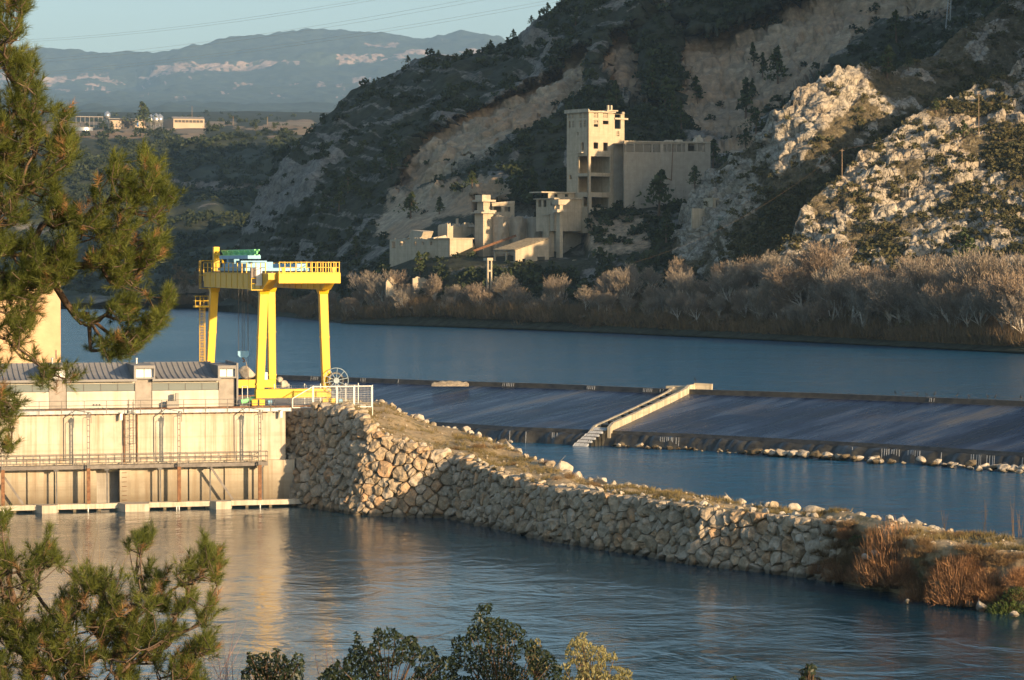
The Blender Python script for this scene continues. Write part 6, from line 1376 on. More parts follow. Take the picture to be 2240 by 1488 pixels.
# shed with a sloping tiled roof
px_, py_ = cR(1378, 815); bs = Block(px_, py_, DT - 22); sh = thing('tiled_shed', 'ruin shed with a sloping tiled roof and an open front on posts', 'shed', bs.c)
def sr(x, y): return bs.r(*cR(x, y))
aE, zE = sr(1708, 550); z0_ = sr(1378, 662)[1]; zf = bs.c[2] - 4
hl_ = ops_of(bs.r, cR, [(1445, 1478, 745, 830), (1592, 1670, 725, 765)])
wall_open(bs.R, 0, aE, zf, z0_, hl_, .45, 'gable_wall', M_ruin, sh)
mb = MB(bs.R); mb.prism([(0, z0_ + .003), (aE, z0_ + .003), (aE, zE)], 0, .45); mb.build('gable_top', M_ruin, sh)
lE = bs.l(*cR(1165, 700))[0]
NT_ = 15; mb = MB(bs.R)
mb.hexa([(-.6, -.3, z0_ - .1), (aE, -.3, zE - .1 + .2), (aE, -lE, zE + .1), (-.6, -lE, z0_ - .1), (-.6, -.3, z0_ + .15), (aE, -.3, zE + .35), (aE, -lE, zE + .35), (-.6, -lE, z0_ + .15)]); rfo = mb.build('roof', M_tile, sh)
for i in range(NT_):
    d = -.2 + (-lE + .1) * i / NT_; mb = MB(bs.R); mb.hexa([(-.6, d, z0_ + .152), (aE, d, zE + .352), (aE, d + .5, zE + .352), (-.6, d + .5, z0_ + .152), (-.6, d + .1, z0_ + .34), (aE, d + .1, zE + .54), (aE, d + .4, zE + .54), (-.6, d + .4, z0_ + .34)]); mb.build('tile_row', M_tile, rfo)
for q in (0.06, 0.45, 0.97):
    mb = MB(bs.R); mb.box(0, .5, -lE * q - .25, -lE * q + .25, zf, z0_ - .12); mb.build('post', M_ruin, sh)
mb = MB(bs.R); mb.box(.05, .4, 0.5, -lE, zf, bs.l(*cR(1300, 770))[1]); mb.box(.1, .3, -lE * .1, -lE * .9, z0_ - 1.0, z0_ - .7); mb.build('low_wall', M_ruin, sh); mb = MB(bs.R); mb.box(aE - .4, aE - .01, .46, -lE, zf, zE - .1); mb.build('rear_wall', M_ruin2, sh)
# concrete stand
px_, py_ = cR(1104, 925); bs2 = Block(px_, py_, DT - 40); st = thing('concrete_stand', 'small two-legged concrete stand among the thicket by the river', 'stand', bs2.c); zt4 = bs2.r(*cR(1104, 745))[1]; a4 = bs2.r(*cR(1150, 800))[0]
for a in (0, a4 - .5): mb = MB(bs2.R); mb.box(a, a + .5, 0, .6, bs2.c[2] - 5, zt4 - .6); mb.build('leg', M_ruin, st)
mb = MB(bs2.R); mb.box(-.2, a4 + .2, -.2, 2, zt4 - .6 + .003, zt4 + .3); mb.build('top', M_slab, st); mb = MB(bs2.R); z = bs2.r(*cR(1104, 862))[1]; mb.box(.51, a4 - .51, .1, .5, z - .3, z + .3); mb.build('crossbar', M_slab, st)
# roofless lit wall block and broken wall near the river
t, bk, a1, l1, z0, z1 = hall('ruined_hut', 'small sunlit roofless hut standing in the riverside thicket', 'building', 1924, 925, 778, 2084, 1895, cR, M_ruin, D=DT - 30); jag(t, bk.R, 0, a1, 0, .5, z1, .8)
px_, py_ = cR(372, 1015); bw_ = Block(px_, py_, DT - 2, (0.92, 0.39)); bw2 = thing('broken_wall', 'broken sunlit stone wall with an arch stump in the thicket', 'wall', bw_.c)
a5 = bw_.r(*cR(675, 960))[0]; V = []; NB = 24
for i in range(NB + 1):
    q = i / NB; a = a5 * q; y = 935 - 12 * math.sin(q * 9) - 30 * sstep(.68, .8, q) + 8 * math.sin(q * 31); V += [bw_.R.P(a, 0, bw_.c[2] - 5), bw_.R.P(a, 0, bw_.r(*cR(372, y))[1]), bw_.R.P(a, .8, bw_.r(*cR(372, y + 4))[1]), bw_.R.P(a, .8, bw_.c[2] - 5)]
F = [(4 * i + k, 4 * i + k + 4, 4 * i + (k + 1) % 4 + 4, 4 * i + (k + 1) % 4) for i in range(NB) for k in range(4)] + [(0, 1, 2, 3), (4 * NB + 3, 4 * NB + 2, 4 * NB + 1, 4 * NB)]
mb = MB(); mb.add(V, F); mb.build('masonry', M_ruin, bw2)
mb = MB(bw_.R); q0 = bw_.r(*cR(605, 1000))[0]; q1 = bw_.r(*cR(668, 1000))[0]; zt5 = bw_.r(*cR(640, 880))[1]
for a in (q0, q1): mb.box(a - .18, a + .18, -.3, 0.2, bw_.c[2] - 3, zt5 - 1.2)
ap = [(q0 + (q1 - q0) * (0.5 - 0.5 * math.cos(w_)), -.05, zt5 - 1.2 + 1.2 * math.sin(w_)) for w_ in np.linspace(0, math.pi, 9)]
for p, q in zip(ap[:-1], ap[1:]): mb.bar(p, q, .36)
mb.build('arch', M_rust, bw2)
p = U(*cR(110, 1010), DT + 4); mb = MB(Frame(p, (.9, .43))); mb.prism([(0, p[2] - 4), (0, p[2] + 1.2), (.7, p[2] + 2.6), (1.2, p[2] + 2.3), (1.7, p[2] + 3.1), (2.6, p[2] + 2.7), (3.0, p[2] + 1.2), (3.9, p[2] + .7), (4.2, p[2] - 4)], 0, .7); o_ = mb.build('broken_wall', M_ruin, None); tag(o_, 'jagged stump of a sunlit ruined wall among bare trees', 'wall')
# conveyor tube
p0, p1 = U(*cR(968, 668), DT + 8), U(*cR(1385, 518), DK - 6); cv = thing('conveyor_tube', 'rusty sloping conveyor tube between the hall and the kilns', 'conveyor', p0); mb = MB(); mb.bar(p0, p1, .9, .8, local=False); mb.build('casing', M_rust, cv)
pm = U(*cR(1183, 590), DT + 11); mb = MB(); mb.bar((pm[0], pm[1], pm[2] + .8), (pm[0], pm[1], pm[2] - 9), .7, local=False); mb.build('support_post', M_ruin, cv)
# hut and terrace wall on the limestone spur
g = ground_at(L_sb, 1556, 447); bh = Block(1560, 448, g[1] - 2.5, (.85, .53)); hu = thing('stone_hut', 'tiny sunlit stone hut with a dark doorway on the limestone spur', 'hut', bh.c)
zz = bh.r(1560, 433)[1]; wall_open(bh.R, 0, bh.r(1573, 440)[0], bh.c[2] - 4, zz, [(bh.r(1566, 440)[0], bh.r(1570, 440)[0], bh.c[2] - 1, bh.r(1568, 437)[1])], .35, 'wall', M_ruin, hu); wall_open(bh.L, bh.l(1539, 440)[0], -.003, bh.c[2] - 4, zz - .01, [], .35, 'wall', M_ruin, hu)
mb = MB(bh.R); mb.box(.36, bh.r(1573, 440)[0] - .01, 2.4, 2.8, bh.c[2] - 4, zz - .02); mb.build('wall', M_ruin, hu)
g = ground_at(L_sb, 1530, 470); mb = MB(Frame(U(1514, 470, g[1] - 3), (.95, .3))); mb.box(0, 5.6, 0, .8, g[2] - 4, U(1514, 456, g[1] - 3)[2]); o_ = mb.build('terrace_wall', M_ruin); tag(o_, 'short plastered terrace wall under the stone hut on the spur', 'wall')
# ================================================================== vegetation
g8 = np.random.default_rng(88)
def leaf_cloud(n, rad, size, r, shell=0.45, flat=0.0, base=0.0):
    """n leaf-clump quads filling an ellipsoid that stands on z = base"""
    d = r.normal(size=(n, 3)); d /= np.linalg.norm(d, axis=1, keepdims=True); d[:, 2] = np.abs(d[:, 2]) * 1.0 - 0.25
    rr = r.random(n) ** shell; P = d * rr[:, None] * np.array(rad); P[:, 2] += base + rad[2] * 0.28
    a = r.normal(size=(n, 3)) + d * 0.3; a /= np.linalg.norm(a, axis=1, keepdims=True); b = np.cross(a, r.normal(size=(n, 3))); b /= np.linalg.norm(b, axis=1, keepdims=True)
    s = size * (0.55 + 0.9 * r.random(n))[:, None]
    V = np.stack([P - a * s, P - b * s * 0.6, P + a * s, P + b * s * 0.6], 1).reshape(-1, 3)
    T = np.repeat(r.random(n), 4); F = np.arange(n * 4).reshape(n, 4); return V, F, T
def twigs(n, rad, L, w, r, up=0.8):
    """n thin upright twig blades in a dome"""
    d = r.normal(size=(n, 3)); d[:, 2] = np.abs(d[:, 2]); d /= np.linalg.norm(d, axis=1, keepdims=True)
    P = d * (r.random(n) ** 0.6)[:, None] * np.array(rad); P[:, 2] *= 0.8
    v = d * (1 - up) + np.array([0, 0, up]) + r.normal(size=(n, 3)) * 0.28; v /= np.linalg.norm(v, axis=1, keepdims=True)
    s = np.cross(v, r.normal(size=(n, 3))); s /= np.linalg.norm(s, axis=1, keepdims=True); l = (L * (0.5 + r.random(n)))[:, None]
    V = np.stack([P - s * w, P + s * w, P + v * l], 1).reshape(-1, 3); T = np.repeat(r.random(n), 3); return V, np.arange(n * 3).reshape(n, 3), T
def scatter(name, tmpl, pos, scl, mat, tint=None, parent=None, squash=None):
    """merge turned and scaled copies of the templates into one mass"""
    Vs, Fs, Ts = [], [], []; off = 0; n = len(pos); pick = g8.integers(0, len(tmpl), n); ang = g8.random(n) * 6.2832
    tint = g8.random(n) if tint is None else tint; squash = np.ones(n) if squash is None else squash
    for k, (V, F, T) in enumerate(tmpl):
        i = np.where(pick == k)[0]
        if not len(i): continue
        c, s = np.cos(ang[i])[:, None], np.sin(ang[i])[:, None]; x, y, z = V[:, 0][None], V[:, 1][None], V[:, 2][None]
        W = np.stack([x * c - y * s, x * s + y * c, np.repeat(z, len(i), 0) * squash[i][:, None]], -1) * scl[i][:, None, None] + pos[i][:, None, :]
        Vs.append(W.reshape(-1, 3)); Fs.append((F[None] + (np.arange(len(i)) * len(V))[:, None, None]).reshape(-1, F.shape[1]) + off); off += len(i) * len(V)
        Ts.append((np.clip(tint[i][:, None] * 0.65 + T[None] * 0.35, 0, 1)).reshape(-1))
    return arr_obj(name, np.concatenate(Vs), np.concatenate(Fs), mat, parent, False, {'tint': np.concatenate(Ts)})
def sow(L, n, dens, x0=-1e9, x1=2262, y0=-25, y1=700, seed=1):
    r = np.random.default_rng(seed); PX, PY, P, cov = L['PX'], L['PY'], L['P'], L['cov']
    w = dens(PX, PY, P, cov) * ((PX > x0) & (PX < x1) & (PY > y0) & (PY < y1)); ar = np.abs(np.gradient(PY, axis=0)) * np.abs(np.gradient(PX, axis=1)); w = np.clip(w, 0, None) * ar
    w = w.ravel() / w.sum(); k = r.choice(w.size, n, p=w); jit = r.normal(size=(n, 3)) * np.array([.8, .8, 0]); return P.reshape(-1, 3)[k] + jit, PX.ravel()[k], PY.ravel()[k]
M_scrub = leafy('hill_scrub_leaves', (0.010, 0.020, 0.010), (0.060, 0.075, 0.028), 0.7, 0.12)
M_scrub2 = leafy('spur_scrub_leaves', (0.030, 0.038, 0.014), (0.135, 0.115, 0.045), 0.7, 0.15)
M_pinefar = leafy('hill_pine_leaves', (0.014, 0.028, 0.012), (0.085, 0.105, 0.028), 0.65, 0.12)
M_bark = simple('brown_bark', (0.13, 0.085, 0.055), 0.9, 0, 0.4, 4.0, 0.5)
M_pale_bark = simple('pale_grey_bark', (0.56, 0.51, 0.43), 0.85, 0, 0.3, 1.0, 0.3)
M_twig = leafy('bare_twigs', (0.19, 0.14, 0.095), (0.38, 0.295, 0.21), 0.8, 0.15, (0.40, 0.35, 0.275))
M_thick = leafy('riverside_thicket', (0.055, 0.048, 0.024), (0.27, 0.175, 0.09), 0.8, 0.12)
M_reed = leafy('dry_reeds', (0.15, 0.095, 0.045), (0.36, 0.245, 0.12), 0.8, 0.1)
bush_t = [leaf_cloud(48, (1, 1, 1.05), 0.30, np.random.default_rng(k)) for k in range(6)]
# ---- scrub on the mountain
def d_hill(PX, PY, P, cov):
    n = fbm(P / 22, 3, 201); m, m2, g = qmask(PX, PY); base = sstep(-0.5, 0.35, n + 0.1) * (1 - 0.92 * np.clip(cov[..., 0] * 1.3 - .25, 0, 1)) * (1 - 0.94 * m) * (1 - 0.75 * m2) * (1 - 0.7 * sstep(.3, .8, cov[..., 1]))
    ru = sstep(-10, 20, poly_dist(PX, PY, [(850, 500), (1040, 430), (1290, 425), (1300, 590), (850, 620)]))
    return (base + 0.55 * g) * (1 - .85 * ru)
P_, X_, Y_ = sow(L_hill, 5800, d_hill, 520, 2262, -30, 655, 5); sc_ = (0.8 + 2.3 * g8.random(len(P_)) ** 1.6) * np.where(Y_ < 260, 1.15, 1.0)
tag(scatter('scrub', bush_t, P_ - np.array([0, 0, .3]), sc_, M_scrub), 'dark evergreen scrub covering the shaded mountain slopes', 'scrub', kind='stuff')
def d_sb(PX, PY, P, cov): n = fbm(P / 10, 3, 203); return sstep(-0.35, 0.4, n) * (1 - 0.82 * cov[..., 0]) + 1.6 * cov[..., 2]
P_, X_, Y_ = sow(L_sb, 2300, d_sb, 1450, 2262, -30, 660, 6)
tag(scatter('scrub', bush_t, P_ - np.array([0, 0, .2]), 0.5 + 1.7 * g8.random(len(P_)) ** 1.9, M_scrub2), 'olive scrub on the limestone spur behind and in its gully', 'scrub', kind='stuff')
def d_sa(PX, PY, P, cov): n = fbm(P / 9, 3, 205); return sstep(-0.25, 0.45, n + .25 * sstep(2050, 2240, PX)) * (1 - 0.80 * cov[..., 0]) + .02
P_, X_, Y_ = sow(L_sa, 2200, d_sa, 1650, 2262, -30, 660, 7)
tag(scatter('scrub', bush_t, P_ - np.array([0, 0, .2]), 0.45 + 1.5 * g8.random(len(P_)) ** 1.9, M_scrub2), 'olive scrub dotting the nearer limestone spur', 'scrub', kind='stuff')
def d_pl(PX, PY, P, cov): n = fbm(P / 60, 3, 207); return sstep(-.5, .3, n) * (1 - .8 * cov[..., 0]) * (1 - .9 * cov[..., 1]) * np.where(PY < 262, .6, 1)
P_, X_, Y_ = sow(L_pl, 2600, d_pl, 40, 700, 245, 655, 8)
tag(scatter('scrub', bush_t, P_ - np.array([0, 0, .5]), (2.0 + 4.0 * g8.random(len(P_)) ** 1.4), M_scrub), 'dark trees and scrub covering the far plateau and its shaded scarp', 'scrub', kind='stuff')

# ---- single pines on the slopes
def far_pine(seed, slim):
    r = np.random.default_rng(seed); root = thing('pine_tree', 'x', 'tree', (0, 0, 0)); mb = MB(); lean = r.normal() * .05
    mb.tube((0, 0, -.1), (lean * .5, 0, .5), .035, .022, 6); mb.tube((lean * .5, 0, .5), (lean, 0, .93), .022, .006, 6)
    for _ in range(7): z = .25 + .55 * r.random(); q = r.random() * 6.28; l = (.34 - .28 * z) * slim * 2; mb.tube((lean * z, 0, z), (lean * z + l * math.cos(q), l * math.sin(q), z + .08), .010, .004, 4)
    mb.build('trunk', M_bark, root); Vs, Fs, Ts = [], [], []; k = 0
    for i in range(13):
        z = .16 + .80 * (i / 12) ** .9; q = r.random() * 6.28; w = slim * (1.02 - z) * (.6 + .7 * r.random()) + .035; rr = w * .75 * r.random()
        V, F, T = leaf_cloud(34, (w * .8, w * .8, w * .62 + .03), .05, r, .5); V += np.array([lean * z + rr * math.cos(q), rr * math.sin(q), z - .06]); Vs.append(V); Fs.append(F + k); k += len(V); Ts.append(np.clip(T * .5 + .5 * r.random(), 0, 1))
    arr_obj('crown', np.concatenate(Vs), np.concatenate(Fs), M_pinefar, root, False, {'tint': np.concatenate(Ts)}); return root
PT = [far_pine(40, .40), far_pine(41, .30), far_pine(42, .52), far_pine(43, .24), far_pine(44, .62)]; used_pt = set()
def put_pine(L, px, py, hpx, k, label, group=None, D=None):
    p = ground_at(L, px, py) if L is not None else U(px, py, D); h = hpx * p[1] / FPX; c, s_ = (px, py)
    if k in used_pt: o = copy_thing(PT[k], p, random.random() * 6.28, h, label)
    else: o = PT[k]; used_pt.add(k); o.location = tuple(p); o.scale = (h, h, h); o['label'] = label
    if group: o['group'] = group
    elif 'group' in o: del o['group']
    return o
QG, QL = 'dark pines under the quarry face', 'slender dark pine standing on the scree under the big quarry face'
for px_, py_, h, k in ((1526, 205, 62, 0), (1626, 240, 88, 3), (1656, 165, 50, 1), (1672, 180, 52, 3), (1702, 190, 84, 0), (1640, 205, 50, 1), (1470, 250, 70, 0), (1445, 225, 76, 0), (1425, 200, 70, 1), (1490, 285, 60, 0), (1330, 250, 60, 0), (1350, 230, 66, 1)): put_pine(L_hill, px_, py_, h, k, QL, QG)
for L, px_, py_, h, k, lb in ((L_sb, 1938, 176, 74, 0, 'sunlit green pine on the crest of the rocky spur'), (L_sb, 1985, 165, 40, 2, 'small round pine beside the crest pine on the spur'), (L_hill, 1968, 115, 72, 0, 'dark pine high on the slope under the lattice mast'),
                              (L_hill, 1440, 470, 102, 4, 'big dense pine in front of the lattice-windowed store'), (L_hill, 1456, 535, 78, 2, 'lit green pine below the terrace of the store'), (L_sb, 1522, 412, 50, 2, 'small pine at the corner of store and spur'), (L_hill, 1560, 365, 66, 4, 'dark round pine at the far end of the store'),
                              (L_hill, 1655, 300, 58, 4, 'dark bushy pine behind the white spur rocks'), (L_hill, 1630, 320, 46, 2, 'low dark pine beside the bushy one behind the spur'), (L_sa, 2112, 585, 92, 4, 'large round green pine rising behind the riverside trees'), (L_sa, 2045, 262, 34, 2, 'small pine on the bare upper spur'),
                              (L_sa, 2110, 310, 42, 4, 'bushy pine beside the tall wooden pole'), (L_sb, 1880, 352, 34, 2, 'small pine beside the short wooden pole'), (L_hill, 918, 606, 56, 0, 'bright green pine before the broad ruin hall'), (L_hill, 780, 562, 46, 0, 'young pine on the shore slope beyond the crane'),
                              (L_hill, 860, 378, 52, 2, 'yellow-green tree lit on the edge of the quarry slope'), (L_hill, 770, 432, 58, 2, 'yellow-green tree on the slope below the quarry edge'), (L_hill, 748, 472, 50, 4, 'round olive-green tree low on the mountain slope'), (L_hill, 825, 385, 40, 2, 'small lit tree by the quarry edge'),
                              (L_hill, 1040, 425, 40, 4, 'dark round tree at the foot of the quarry scar'), (L_hill, 1140, 430, 70, 0, 'tall dark pine between quarry scar and tower'), (L_hill, 1170, 425, 84, 1, 'tallest dark pine close to the tower'), (L_hill, 1205, 445, 60, 0, 'dark pine against the side of the tower'), (L_hill, 1110, 440, 44, 4, 'low dark pine above the stepped chimney'),
                              (L_hill, 1256, 52, 44, 1, 'pine on the skyline shoulder catching the light'), (L_hill, 1245, 80, 30, 2, 'small lit pine under the skyline shoulder'), (L_hill, 900, 480, 60, 4, 'dark broad tree left of the ruins'.replace('left of', 'beside')), (L_hill, 960, 470, 40, 2, 'small dark tree above the broad ruin hall')):
    put_pine(L, px_, py_, h, k, lb)
# trees along the near skyline of the mountain
for px_, py_, h, k in ((655, 282, 26, 4), (700, 258, 22, 2), (745, 228, 20, 4), (820, 186, 20, 2), (905, 150, 22, 4), (960, 124, 18, 2), (1030, 115, 20, 4), (1075, 106, 26, 2), (1125, 84, 26, 4), (1165, 50, 22, 2), (1200, 22, 26, 4)):
    put_pine(L_hill, px_, py_ + 8, h, k, 'small dark tree on the skyline ridge of the mountain', 'trees on the mountain skyline')

# ---- bare riverside trees
def bare_tree(seed, spread):
    r = random.Random(seed); root = thing('bare_tree', 'x', 'tree', (0, 0, 0)); tr, V, T = MB(), [], []
    def tri(a, b, w):
        d = b - a; s = np.cross(d, np.array([r.gauss(0, 1), r.gauss(0, 1), r.gauss(0, 1)])); s /= np.linalg.norm(s) + 1e-9
        V.extend([a - s * w, a + s * w, b]); T.extend([r.random()] * 3)
    def grow(p, d, L, rad, lev):
        n = 3 if lev < 2 else 2; q = p
        for i in range(n):
            d = d + np.array([r.gauss(0, .10), r.gauss(0, .10), .05 + .03 * lev]); d /= np.linalg.norm(d); q2 = q + d * L / n
            if lev <= 2: tr.tube(q, q2, rad * (1 - .25 * i / n), rad * (1 - .25 * (i + 1) / n), 5 if lev < 2 else 3, local=False, cap=False)
            else: tri(q, q2 + d * .01, max(rad * .9, .0034 if lev > 3 else .0055))
            if lev < 5 and (i > 0 or lev > 0):
                for _ in range(2 if lev < 3 else 2):
                    ax = np.array([r.gauss(0, 1), r.gauss(0, 1), r.gauss(0, .35)]); ax /= np.linalg.norm(ax); nd = d * (1 - spread * r.uniform(.5, 1)) + ax * spread * r.uniform(.6, 1.2); nd /= np.linalg.norm(nd)
                    grow(q2, nd, L * r.uniform(.55, .78), rad * r.uniform(.45, .62), lev + 1)
            q = q2
        if lev < 5: grow(q, d, L * .62, rad * .6, lev + 1)
    stems = 1 if seed % 2 else 3
    for s in range(stems):
        d0 = np.array([r.gauss(0, .10 * stems), r.gauss(0, .10 * stems), 1.0]); grow(np.array([r.gauss(0, .02 * stems), r.gauss(0, .02 * stems), -.03]), d0 / np.linalg.norm(d0), .36 if stems == 1 else .32, .021 if stems == 1 else .016, 0 if stems == 1 else 1)
    V = np.array(V); h = max(V[:, 2].max(), .5); tr.v = [tuple(np.array(v) / h) for v in tr.v]; V = V / h
    if len(V) > 36000: k_ = np.array(r.sample(range(len(V) // 3), 12000)); V = V.reshape(-1, 3, 3)[k_].reshape(-1, 3); T = np.array(T).reshape(-1, 3)[k_].reshape(-1)
    tr.build('trunk', M_pale_bark, root); arr_obj('crown', V, np.arange(len(V)).reshape(-1, 3), M_twig, root, False, {'tint': np.array(T)}); return root
BT = [bare_tree(61, .50), bare_tree(62, .48), bare_tree(63, .62), bare_tree(64, .42), bare_tree(65, .55), bare_tree(66, .6)]
PF = L_hill['P'].reshape(-1, 3)[::3]
def land_z(x, y): return float(PF[np.argmin((PF[:, 0] - x) ** 2 + (PF[:, 1] - y) ** 2), 2])
WLX = [q[0] for q in wl_px]; WLD = [UZ(q[0], q[1], ZU)[1] for q in wl_px]
rt = random.Random(17); first = set(); HX = [400, 600, 700, 800, 950, 1100, 1250, 1400, 1500, 1650, 1750, 1850, 2000, 2240]; HY = [10, 9, 9, 14, 14, 13, 13, 13, 14, 15, 18, 20, 19, 19]
def put_bare(px, dD, h, k, label, group):
    D = np.interp(px, WLX, WLD) + dD; x = (px - 1120) / FPX * D; lz = max(land_z(x, D), ZU); p = (x, D, (min(lz, ZU + 4.0) if px < 1330 else lz) - .2)
    if k in first: o = copy_thing(BT[k], p, rt.random() * 6.28, h, label, group)
    else: o = BT[k]; first.add(k); o.location = p; o.scale = (h, h, h); o['label'] = label; o['group'] = group
px = 392.0; GB, LB = 'bare trees along the far bank', 'bare pale-twigged tree on the far bank, '
def where(px): return LB + ('behind the yellow crane' if px < 790 else 'before the broad ruin hall' if px < 1010 else 'before the kilns and the tiled shed' if px < 1200 else 'below the ruined tower' if px < 1420 else 'at the foot of the shaded spur' if px < 1640 else 'under the gully between the spurs' if px < 1800 else 'under the sunlit spur' if px < 2050 else 'at the upstream end of the bank')
while px < 2262:
    for row in range(2 if px < 1300 else 3): put_bare(px + rt.uniform(-14, 14), rt.uniform(4, 12) + row * (7 if px < 1330 else 13), np.interp(px, HX, HY) * rt.choice([.45, .6, .75, .85, .95, 1.0, 1.1]) * (1 if row else .8), rt.randrange(6), where(px), GB)
    px += rt.uniform(17, 36) * (1.25 if px < 1300 else 1)
# ---- thicket and reeds at their feet
thick_t = [tuple(np.concatenate(z) if i != 1 else None for i, z in enumerate(((a[0], b[0]), (0, 0), (a[2], b[2])))) for a, b in []]
tw_t = [twigs(150, (1, 1, 1.0), .75, .020, np.random.default_rng(70 + k)) for k in range(5)]
lf_t = [leaf_cloud(44, (1, 1, 1.1), .22, np.random.default_rng(80 + k), .4) for k in range(4)]
def bank_pts(n, x0, x1, d0, d1, seed):
    r = np.random.default_rng(seed); X = r.uniform(x0, x1, n); D = np.interp(X, WLX, WLD) + d0 + (np.where((X > 800) & (X < 1310), min(d1, 13), d1) - d0) * r.random(n) ** 1.3; x = (X - 1120) / FPX * D
    z = np.array([max(land_z(a, b), ZU - .1) for a, b in zip(x, D)]); return np.stack([x, D, z - .1], 1), X
P_, X_ = bank_pts(120, 385, 2262, 8, 40, 97); tag(scatter('green_bushes', lf_t, P_, 1.4 + 2.4 * g8.random(len(P_)), M_scrub2), 'green bushes scattered among the bare far bank trees', 'bushes', kind='stuff')
P_, X_ = bank_pts(1500, 385, 2262, 1.5, 42, 91); tag(scatter('thicket', tw_t, P_, 1.6 + 2.8 * g8.random(len(P_)), M_thick), 'tangle of bare brown bushes along the far river bank', 'thicket', kind='stuff')
P_, X_ = bank_pts(620, 385, 2262, 2, 46, 92); tag(scatter('undergrowth', lf_t, P_, 1.2 + 2.2 * g8.random(len(P_)), M_thick, g8.random(len(P_)) * .8), 'olive and russet undergrowth between the far bank trees', 'undergrowth', kind='stuff')
P_, X_ = bank_pts(2600, 1250, 2262, .2, 7, 93); rd_t = [twigs(16, (.55, .55, .05), 2.2, .035, np.random.default_rng(95 + k), .97) for k in range(4)]
tag(scatter('reeds', rd_t, P_, .7 + .7 * g8.random(len(P_)), M_reed), 'strip of dry brown reeds along the far waterline', 'reeds', kind='stuff')
# agave clump on the spur by the hut
M_agave = leafy('agave_leaves', (0.14, 0.19, 0.15), (0.27, 0.31, 0.24), .5, .1)
for i, (px_, py_) in enumerate(((1552, 490), (1566, 498), (1540, 502), (1575, 485), (1558, 510))):
    p = ground_at(L_sb, px_, py_); V, F, T = twigs(46, (.25, .25, .1), 1.5, .13, np.random.default_rng(120 + i), .35); o = arr_obj('agave', V + p + np.array([0, -.5, .2]), F, M_agave, None, False, {'tint': T}); tag(o, 'grey-green agave rosette below the stone hut on the spur', 'agave', 'agaves below the hut')

# ================================================================== growth on the embankment
M_grass = leafy('bank_grass', (0.075, 0.070, 0.024), (0.30, 0.225, 0.10), .8, .15)
M_russet = leafy('russet_twigs', (0.19, 0.095, 0.045), (0.42, 0.235, 0.115), .8, .1)
M_dry = leafy('dry_shrub_twigs', (0.13, 0.085, 0.04), (0.29, 0.19, 0.09), .8, .1)
r_ = np.random.default_rng(131); n_ = 6500; ii = r_.integers(1, NC - 1, n_); jj = r_.integers(0, TOPG.shape[1] - 2, n_); f_ = r_.random((n_, 1))
Pg = TOPG[ii, jj] * (1 - f_) + TOPG[ii, jj + 1] * f_ + np.stack([r_.normal(size=n_) * .3, r_.normal(size=n_) * .3, np.zeros(n_)], 1); nn = fbm(Pg / np.array([3.5, 3.5, 1e6]), 3, 133); keep = nn > -.05; Pg = Pg[keep]; nn = nn[keep]
jn = [wall_pt(rg0.uniform(3, ARC - 1), rg0.random() * 5, -.05) for rg0 in [random.Random(9)] for _ in range(260)]
gr_t = [twigs(14, (.22, .22, .03), .30, .016, np.random.default_rng(140 + k), .8) for k in range(4)]
tag(scatter('grass', gr_t, Pg, .6 + 1.0 * r_.random(len(Pg)), M_grass, np.clip(.5 - nn + .3 * r_.random(len(Pg)), 0, 1)), 'thin grass on the earth top of the embankment', 'grass', kind='stuff')
tag(scatter('weeds', gr_t, np.array(jn), .5 + .8 * r_.random(len(jn)), M_grass), 'weeds growing in the joints of the rubble face', 'weeds', kind='stuff')
n_ = 900; ii = r_.integers(0, NC, n_); jj = r_.integers(4, TOPG.shape[1] - 1, n_); Pp = TOPG[ii, jj] + np.stack([r_.normal(size=n_) * .4, r_.normal(size=n_) * .4, np.zeros(n_)], 1)
def pebble(seed): r = np.random.default_rng(seed); V = np.array([(1, 0, 0), (-1, 0, 0), (0, 1, 0), (0, -1, 0), (0, 0, .8), (0, 0, -.6)]) * (0.7 + .6 * r.random((6, 1))); return V, np.array([(0, 2, 4), (2, 1, 4), (1, 3, 4), (3, 0, 4), (2, 0, 5), (1, 2, 5), (3, 1, 5), (0, 3, 5)]), np.full(6, r.random())
tag(scatter('pebbles', [pebble(k) for k in range(6)], Pp, .06 + .16 * r_.random(n_) ** 2, M_boul), 'loose pale pebbles strewn over the embankment top', 'pebbles', kind='stuff')
def twig_bush(name, seed, mat, n, ww=.010, up=.72, rad=(1, 1, 1.0), L=.45):
    r = np.random.default_rng(seed); root = thing(name, 'x', 'bush', (0, 0, 0)); mb = MB()
    for _ in range(14): q = r.random() * 6.28; l = .55 + .4 * r.random(); a = .25 + .55 * r.random(); mb.tube((.08 * math.cos(q), .08 * math.sin(q), -.05), (l * a * math.cos(q), l * a * math.sin(q), l * .9), .018, .006, 4)
    mb.build('stem', M_bark, root); V, F, T = twigs(n, rad, L, ww, r, up); arr_obj('crown', V, F, mat, root, False, {'tint': T}); return root
RB_ = [twig_bush('bush', 160 + k, M_russet, 4200, .0060, .40, (1, 1, 1.05), .17) for k in range(3)]; DB_ = [twig_bush('bush', 170 + k, M_dry, 700, .012, .45, (1, 1, .9), .32) for k in range(3)]; GB_ = [twig_bush('bush', 180, leafy('green_bush_leaves', (.03, .055, .015), (.10, .14, .035), .6, .2), 900, .035, .3, (1, 1, 1.0), .16)]
uset = set()
def put_bush(src, k, p, sc, label, group=None, sq=1.0):
    key = (id(src), k)
    if key in uset: o = copy_thing(src[k], p, rt.random() * 6.28, (sc, sc, sc * sq), label)
    else: o = src[k]; uset.add(key); o.location = tuple(p); o.scale = (sc, sc, sc * sq); o['label'] = label
    if group: o['group'] = group
    elif 'group' in o: del o['group']
